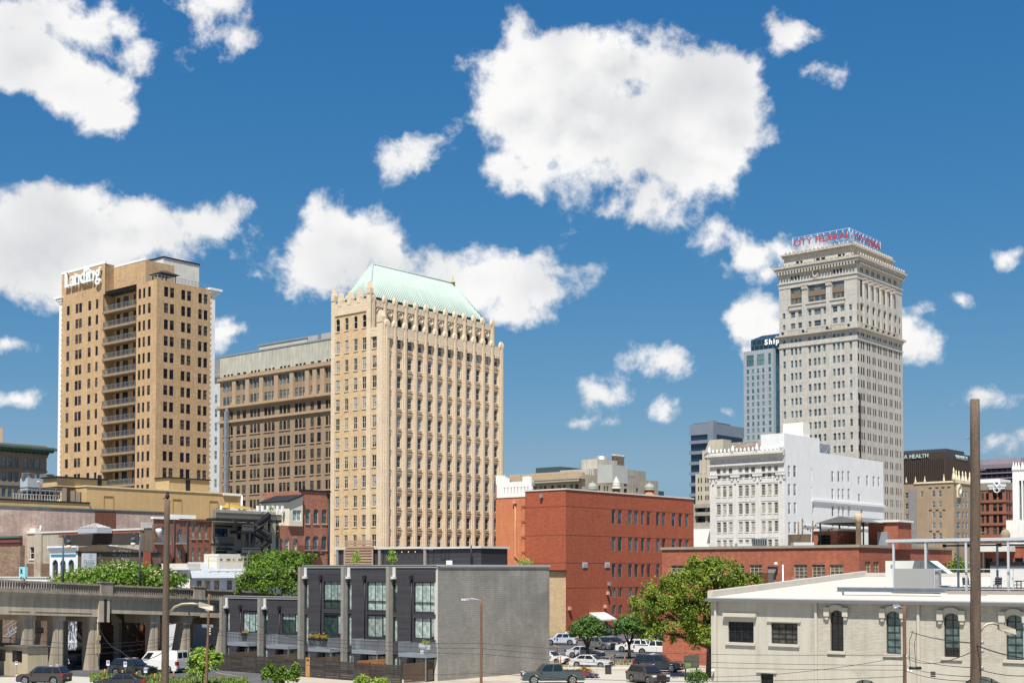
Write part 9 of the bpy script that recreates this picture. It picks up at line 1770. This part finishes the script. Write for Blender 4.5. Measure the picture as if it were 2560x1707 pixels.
def cobra(T, o, D, pts, head, m, w=.16):
    q = MB(o); q.tube([P(x, y, D) for x, y in pts], .045, 7); q.build('lamp_arm', m, T, (0, 0, 0)); a, b = P(*head[0], D), P(*head[1], D); q = MB(o); d = b-a; u = Vector((0, w, 0)); h = Vector((0, 0, .09)); q.hexa([a-u*.6-h, b-u-h*1.2, b+u-h*1.2, a+u*.6-h, a-u*.4+h, b-u*.6+h*.6, b+u*.6+h*.6, a+u*.4+h]); q.build('lamp_head', m, T, (0, 0, 0)); q = MB(o); c = a.lerp(b, .6); q.lathe(c-Vector((0, 0, .17)), [(.05, 0), (.11, .05), (.11, .1)], 10); q.build('lens', HL, T, (0, 0, 0))
cobra(T2, o2, 47, [(424, 1530), (437, 1516), (455, 1509), (480, 1508), (500, 1510)], ((498, 1510), (534, 1518)), mat('arm_bronze', (.36, .31, .23), .5, .1, metal=.4)); cobra(T1, o1, 40, [(2449, 1580), (2456, 1568), (2468, 1559), (2484, 1557), (2500, 1562)], ((2496, 1565), (2536, 1576)), mat('arm_bronze', (.36, .31, .23), .5, .1, metal=.4)); cobra(T4, o4, 116, [(1203, 1503), (1196, 1498), (1180, 1496), (1172, 1496)], ((1174, 1496), (1153, 1497)), GALV, .12); cobra(T5, o5, 78, [(2260, 1521), (2250, 1515), (2244, 1514)], ((2246, 1514), (2232, 1513)), GALV, .1)
# bird on the left pole
q = empty('perched_bird', t2, 'small dark bird perched on top of the left pole', 'bird'); b_ = MB(); b_.lathe((0, 0, .0), [(.02, 0), (.07, .05), (.085, .12), (.06, .19), (.045, .21), (.05, .25), (.03, .29), (.005, .3)], 8); b_.hexa([(-.05, -.03, .06), (-.05, .03, .06), (-.17, .03, .0), (-.17, -.03, .0), (-.05, -.03, .09), (-.05, .03, .09), (-.17, .02, .02), (-.17, -.02, .02)]); b_.tube([(.03, 0, .25), (.09, 0, .24)], .012, 5, r2=.002); b_.build('body', mat('bird_black', (.02, .02, .022), .7), q, (0, 0, 0))
nw = [0]
WN = ['highest', 'second', 'third', 'fourth', 'fifth', 'sixth', 'seventh', 'lowest']
def wire(label, pts, sag=.4, r=.016):
    ps = [P(*p) for p in pts]; out = []
    for a, b in zip(ps[:-1], ps[1:]):
        n = 10
        for k in range(n+(b is ps[-1])): t = k/n; out.append(a.lerp(b, t)-Vector((0, 0, sag*4*t*(1-t))))
    q = MB(ps[0]); q.tube(out, r, 5, caps=False); o = q.build('overhead_wire', WIRE); tag(o, label, 'wire', 'overhead wires')
a3 = (520, 112); a4 = (1203, 116); a5 = (2261, 78); a1 = (2436, 40)
for i, (yL, y3, y4, y5, y1) in enumerate(((1566, 1572, 1607, 1636, 1668), (1582, 1576, 1620, 1662, 1690), (1605, 1583, 1634, 1674, 1702))):
    wire('%s wire from the left edge to the thin pole by the young tree' % WN[i], [(-30, yL+20, 90), (520, y3, 112)], .9); wire('%s wire from the thin left pole to the lamp pole' % WN[i], [(520, y3, 112), (1203, y4, 116)], .35); wire('%s wire from the lamp pole to the brown pole at the cream building' % WN[i], [(1203, y4, 116), (2261, y5, 78)], .35, .014); wire('%s wire from the brown pole past the big right pole' % WN[i], [(2261, y5, 78), (2436, y1, 40), (2620, y1+14, 38)], .15, .012)
wire('low wire crossing in front of the block wall and pickup', [(760, 1660, 117), (1203, 1680, 116), (2261, 1690, 78)], .5); wire('heavy cable from the big right pole to the brown pole', [(2436, 1607, 40), (2276, 1578, 78)], .1, .02); wire('heavy cable from the big right pole out of frame', [(2436, 1610, 40), (2620, 1650, 36)], .1, .018); wire('long cable rising across the cream building', [(1700, 1690, 90), (2261, 1640, 78), (2436, 1626, 40)], .4, .014); wire('loose cable drooping off the left wooden pole', [(240, 1545, 100), (300, 1625, 60), (430, 1610, 47)], .5); wire('cable from the lamp arm of the left pole to the thin pole', [(420, 1560, 47), (520, 1515, 112), (900, 1640, 118)], .3)
bits(T1, o1, [P(2437, y, 40)+Vector((.2, -.05, 0)) for y in (1604, 1626, 1668)], GREYM); bits(T3, o3, [P(525, y, 112) for y in (1571, 1577, 1584)], OFFW); bits(T5, o5, [P(x, y, 78) for x, y in ((2270, 1676), (2278, 1677), (2266, 1640))], OFFW, .08)
q = MB(o5); c = P(2288, 1669, 78); q.tube([c-Vector((.35, 0, 0)), c+Vector((.35, 0, 0))], .09, 7); q.build('splice_case', BLACKM, T5, (0, 0, 0))
q = MB(o5); q.tube([P(2282, 1577, 78), P(2274, 1600, 78), P(2273, 1640, 78), P(2276, 1668, 78)], .02, 5); q.tube([P(2292, 1580, 78), P(2286, 1610, 78), P(2290, 1668, 78)], .02, 5); q.build('drop_cable', WIRE, T5, (0, 0, 0))
# ---------------------------------------------------------------- street furniture
def sign_post(label, x, yb, yt, cols_, w=.32, h=.5, txt=None, name='parking_sign'):
    g = G(x, yb); D = g.y; t = P(x, yt, D); T = empty(name, g, label, 'sign'); q = MB(g); q.tube([g, Vector((g.x, g.y, t.z))], .03, 6); q.build('post', GALV, T, (0, 0, 0)); q = MB(g); q.box(g.x-w/2, g.x+w/2, g.y-.06, g.y-.04, t.z-h, t.z); q.build('panel', cols_[0], T, (0, 0, 0)); q = MB(g); q.box(g.x-w*.4, g.x+w*.4, g.y-.068, g.y-.06, t.z-h*.55, t.z-h*.1); q.build('symbol_field', cols_[1], T, (0, 0, 0)); q = MB(g); q.lathe(Vector((g.x, g.y-.075, t.z-h*.2)), [(.03, 0), (.03, .05)], 8); q.tube([Vector((g.x-.03, g.y-.075, t.z-h*.22)), Vector((g.x-.02, g.y-.075, t.z-h*.4)), Vector((g.x+.07, g.y-.075, t.z-h*.48))], .018, 5); q.tube([Vector((g.x+.08*cos(k*.5), g.y-.075, t.z-h*.42+.08*sin(k*.5))) for k in range(5, 13)], .014, 5); q.build('wheelchair_symbol', WHITE, T, (0, 0, 0)) if txt is None else None
BLUE = mat('sign_blue', (.03, .12, .42), .5, 0)
sign_post('accessible parking sign left of the black crossover', 270, 1690, 1650, (WHITE, BLUE)); sign_post('accessible parking sign in front of the black crossover', 313, 1696, 1653, (WHITE, BLUE)); sign_post('accessible parking sign right of the black crossover', 364, 1694, 1668, (WHITE, BLUE)); sign_post('small red and white parking sign by the shed', 41, 1690, 1652, (WHITE, mat('sign_red_small', (.5, .05, .05), .5)), .25, .35, 'x')
for k, (x, y) in enumerate(((262, 1694), (306, 1697), (341, 1702), (387, 1706), (434, 1700), (135, 1690), (43, 1700))):
    g = G(x, y); T = empty('bollard', g, 'yellow bollard number %s from the left along the grass verge' % ['three', 'four', 'five', 'six', 'seven', 'two', 'one'][k], 'bollard', 'yellow bollards'); q = MB(g); q.lathe(g, [(.08, 0), (.08, .8), (.06, .87), (.01, .9)], 10); q.build('tube', mat('bollard_yellow', (.52, .27, .05), .7, .15), T, (0, 0, 0)); q = MB(g); q.lathe(g, [(.12, -.02), (.12, .04)], 10); q.build('base', CONC, T, (0, 0, 0))
for k, x in enumerate((1388, 1401, 1423, 1441, 1490, 1524, 1562, 1395)):
    g = G(x, 1660+(k % 2)*2); T = empty('fence_post', g, '%s rusty fence post from the left along the lot edge' % ['second', 'fourth', 'fifth', 'sixth', 'seventh', 'eighth', 'ninth', 'third'][k], 'post', 'posts along the parking lot'); q = MB(g); q.tube([g, g+Vector((0, 0, .95))], .07, 8); q.build('shaft', mat('post_rust', (.26, .13, .09), .8, .2), T, (0, 0, 0)); q = MB(g); q.lathe(g+Vector((0, 0, .95)), [(.08, 0), (.05, .06)], 8); q.build('cap', mat('post_rust', (.26, .13, .09), .8, .2), T, (0, 0, 0))
def bin_():
    g = G(1520, 1684); T = empty('litter_bin', g, 'dark slatted litter bin beside the silver saloon', 'bin'); q = MB(g); q.box(g.x-.28, g.x+.28, g.y-.28, g.y+.28, .03, .85); q.build('liner', TRIM, T, (0, 0, 0))
    for k in range(5): q = MB(g); x = g.x-.26+k*.125; q.box(x, x+.09, g.y-.31, g.y-.28, .05, .82); q.build('slat', mat('bin_slat', (.05, .045, .05), .7), T, (0, 0, 0))
    q = MB(g); q.box(g.x-.34, g.x+.34, g.y-.34, g.y+.34, .85, .93); q.build('lid', TRIM, T, (0, 0, 0))
bin_()
def notice():
    g = G(1730, 1700); T = empty('notice_board', g, 'weathered dark notice board on two posts beside the hedge', 'sign'); D = g.y; a, b, c, e = P(1710, 1638, D), P(1748, 1634, D), P(1748, 1668, D), P(1710, 1671, D); q = MB(g); v = Vector((0, .08, 0)); q.hexa([e, c, c+v, e+v, a, b, b+v, a+v]); q.build('panel', mat('board_dark', (.085, .075, .06), .9, .3, 2.), T, (0, 0, 0)); q = MB(g); s1_, s2_ = P(1713, 1656, D), P(1727, 1655, D); q.box(s1_.x, s2_.x, D-.02, D-.004, P(1713, 1668, D).z, s1_.z); q.build('poster', mat('poster_green', (.13, .22, .07), .8, .2), T, (0, 0, 0))
    for x in (1714, 1742): p = P(x, 1660, D); q = MB(g); q.box(p.x-.06, p.x+.06, D+.08, D+.2, 0, p.z+.4); q.build('post', BLACKM, T, (0, 0, 0))
notice()
for k, (x, yb, yt) in enumerate(((1393, 1645, 1600), (1596, 1690, 1662), (1537, 1666, 1640), (1413, 1655, 1628))): 
    g = G(x, yb); t = P(x, yt, g.y); T = empty('parking_meter', g, 'slim parking meter post %s' % ['beside the block wall', 'behind the grey suv', 'right of the litter bin', 'behind the white car nose'][k], 'meter', 'parking meters'); q = MB(g); q.tube([g, Vector((g.x, g.y, t.z))], .03, 6); q.build('post', BLACKM, T, (0, 0, 0)); q = MB(g); q.lathe(Vector((g.x, g.y, t.z)), [(.05, 0), (.09, .05), (.09, .22), (.04, .3)], 8); q.build('head', BLACKM, T, (0, 0, 0))
# red and white estate sign under the shade tree
g = G(1620, 1612); T = empty('red_sign', g, 'red and white printed sign under the shade tree', 'sign'); D = g.y; a = P(1616, 1566, D); q = MB(g); q.box(g.x-.3, g.x+.32, D-.03, D, a.z-.9, a.z-.2); q.build('red_panel', mat('sign_red_panel', (.55, .05, .06), .5), T, (0, 0, 0)); q = MB(g); q.box(g.x-.3, g.x+.32, D-.03, D, a.z-1.3, a.z-.9); q.build('white_panel', WHITE, T, (0, 0, 0)); q = MB(g); q.tube([g, Vector((g.x, D+.03, a.z-.2))], .04, 6); q.build('post', GALV, T, (0, 0, 0))
# timber fence along the townhouse yards: planks and posts
def fence():
    L = TH_L.shift(4.7); s0, s1 = .2, L.s(545, 1690); o = L.at(0, 0); T = empty('yard_fence', o, 'long dark weathered timber fence in front of the townhouse yards', 'fence'); FW = mat('fence_wood', (.052, .045, .04), .95, .3, 1.5, .2, rnd=.35); n = int((s1-s0)/2.0); h = 1.75
    pl = MB()
    for k in range(n):
        a, b = s0+k*(s1-s0)/n, s0+(k+1)*(s1-s0)/n
        for j in range(9): q = MB(o); q.fbox(L, a+.06, b-.01, .06+j*.19, .235+j*.19, .0, .03); q.build('plank', FW, T, (0, 0, 0))
        q = MB(o); q.fbox(L, a-.06, a+.06, 0, h+.12, -.05, .06); q.build('fence_post', FW, T, (0, 0, 0))
    x = L.s(*z8(632, 950)); o2_ = L.at(x, 0, .05); G_ = empty('cedar_gate', o2_, 'narrow new cedar gate in the dark yard fence', 'gate'); q = MB(o2_); q.fbox(L, x-.3, x+.3, .05, 1.95, .07, .12); q.build('panel', mat('gate_cedar', (.42, .22, .08), .8, .15), G_, (0, 0, 0)); q = MB(o2_); [q.fbox(L, x-.2+k*.14, x-.1+k*.14, 1.6, 1.8, .12, .13) for k in range(3)]; q.build('cutout', BLACKM, G_, (0, 0, 0))
fence()
# shed, exit sign and stair beneath the viaduct
def shed():
    S = Bld('parking_shed', 'small tan boarded booth at the left edge beside the viaduct columns', 'shed', *z7(222, 1400), 131.5); L = S.L; TB = mat('shed_tan', (.42, .36, .25), .85, .1, .8, .15, (.25, 4, (.30, .25, .17), .04, .02)); b = L.s(-40, 1650); zt = L.z(*z7(222, 1285)); op = [(L.s(*z7(x1, 1350)), L.s(*z7(x0, 1350)), L.z(*z7(140, 1400)), L.z(*z7(140, 1305))) for x0, x1 in ((97, 178), (-30, 45))]; mb = S.mb(); wall(mb, L, 0, b, 0, zt, op, .1); wall(mb, S.R, 0, 2.2, 0, zt); S.shell(mb, 2.2, b, zt); S.put(mb, 'wall', [TB, BLACKM]); S.wins(L, op, style='x', fm=DKFR, inset=.04); m_ = S.mb(); gbox(m_, S.C-U*.25-V*.2, 2.7, b+.4, zt, zt+.14); S.put(m_, 'roof', mat('shed_roof', (.10, .09, .08), .8)); S.done()
    c = P(99, 1575, 141); E = empty('exit_sign', c, 'dark hanging sign reading EXIT under the viaduct', 'sign'); m_ = MB(); m_.box(-.42, .42, 0, .06, -.3, .3); m_.build('panel', mat('exit_panel', (.14, .12, .11), .7), E, (0, 0, 0)); me = text_mesh('EXIT', .42, .02, mat('exit_text', (.5, .46, .42), .6), .01, 'CENTER'); o = link('lettering', me, E, (0, -.015, -.14)); o.rotation_euler = (R(90), 0, 0); m_ = MB(); m_.box(-.3, -.27, .02, .05, .3, 1.6); m_.box(.27, .3, .02, .05, .3, 1.6); m_.build('hanger', BLACKM, E, (0, 0, 0))
    F_ = Face(Vector(P(20, 1600, 152)[:2]), U, -V); o = F_.at(0, 0); T = empty('steel_stair', o, 'grey steel stair rising in the shade behind the viaduct columns', 'stair'); m_ = MB(o)
    for k in range(18): m_.fbox(F_, k*.28, k*.28+.3, 3+k*.18, 3.05+k*.18, -1.2, 0)
    m_.build('treads', GREYM, T, (0, 0, 0)); m_ = MB(o)
    for oo in (0, -1.2): m_.tube([F_.at(0, 2.9, oo), F_.at(5.2, 6.2, oo)], .09, 5); m_.tube([F_.at(0, 4.0, oo), F_.at(5.2, 7.3, oo)], .05, 5)
    for k in range(10): m_.tube([F_.at(k*.55, 3+k*.35, 0), F_.at(k*.55, 4+k*.35, 0)], .03, 4)
    m_.build('stringers', GREYM, T, (0, 0, 0)); m_ = MB(o); [m_.fbox(F_, x, x+.15, 0, z, -.7, -.5) for x, z in ((.5, 3.0), (4.8, 6.0))]; m_.build('supports', GREYM, T, (0, 0, 0))
shed()
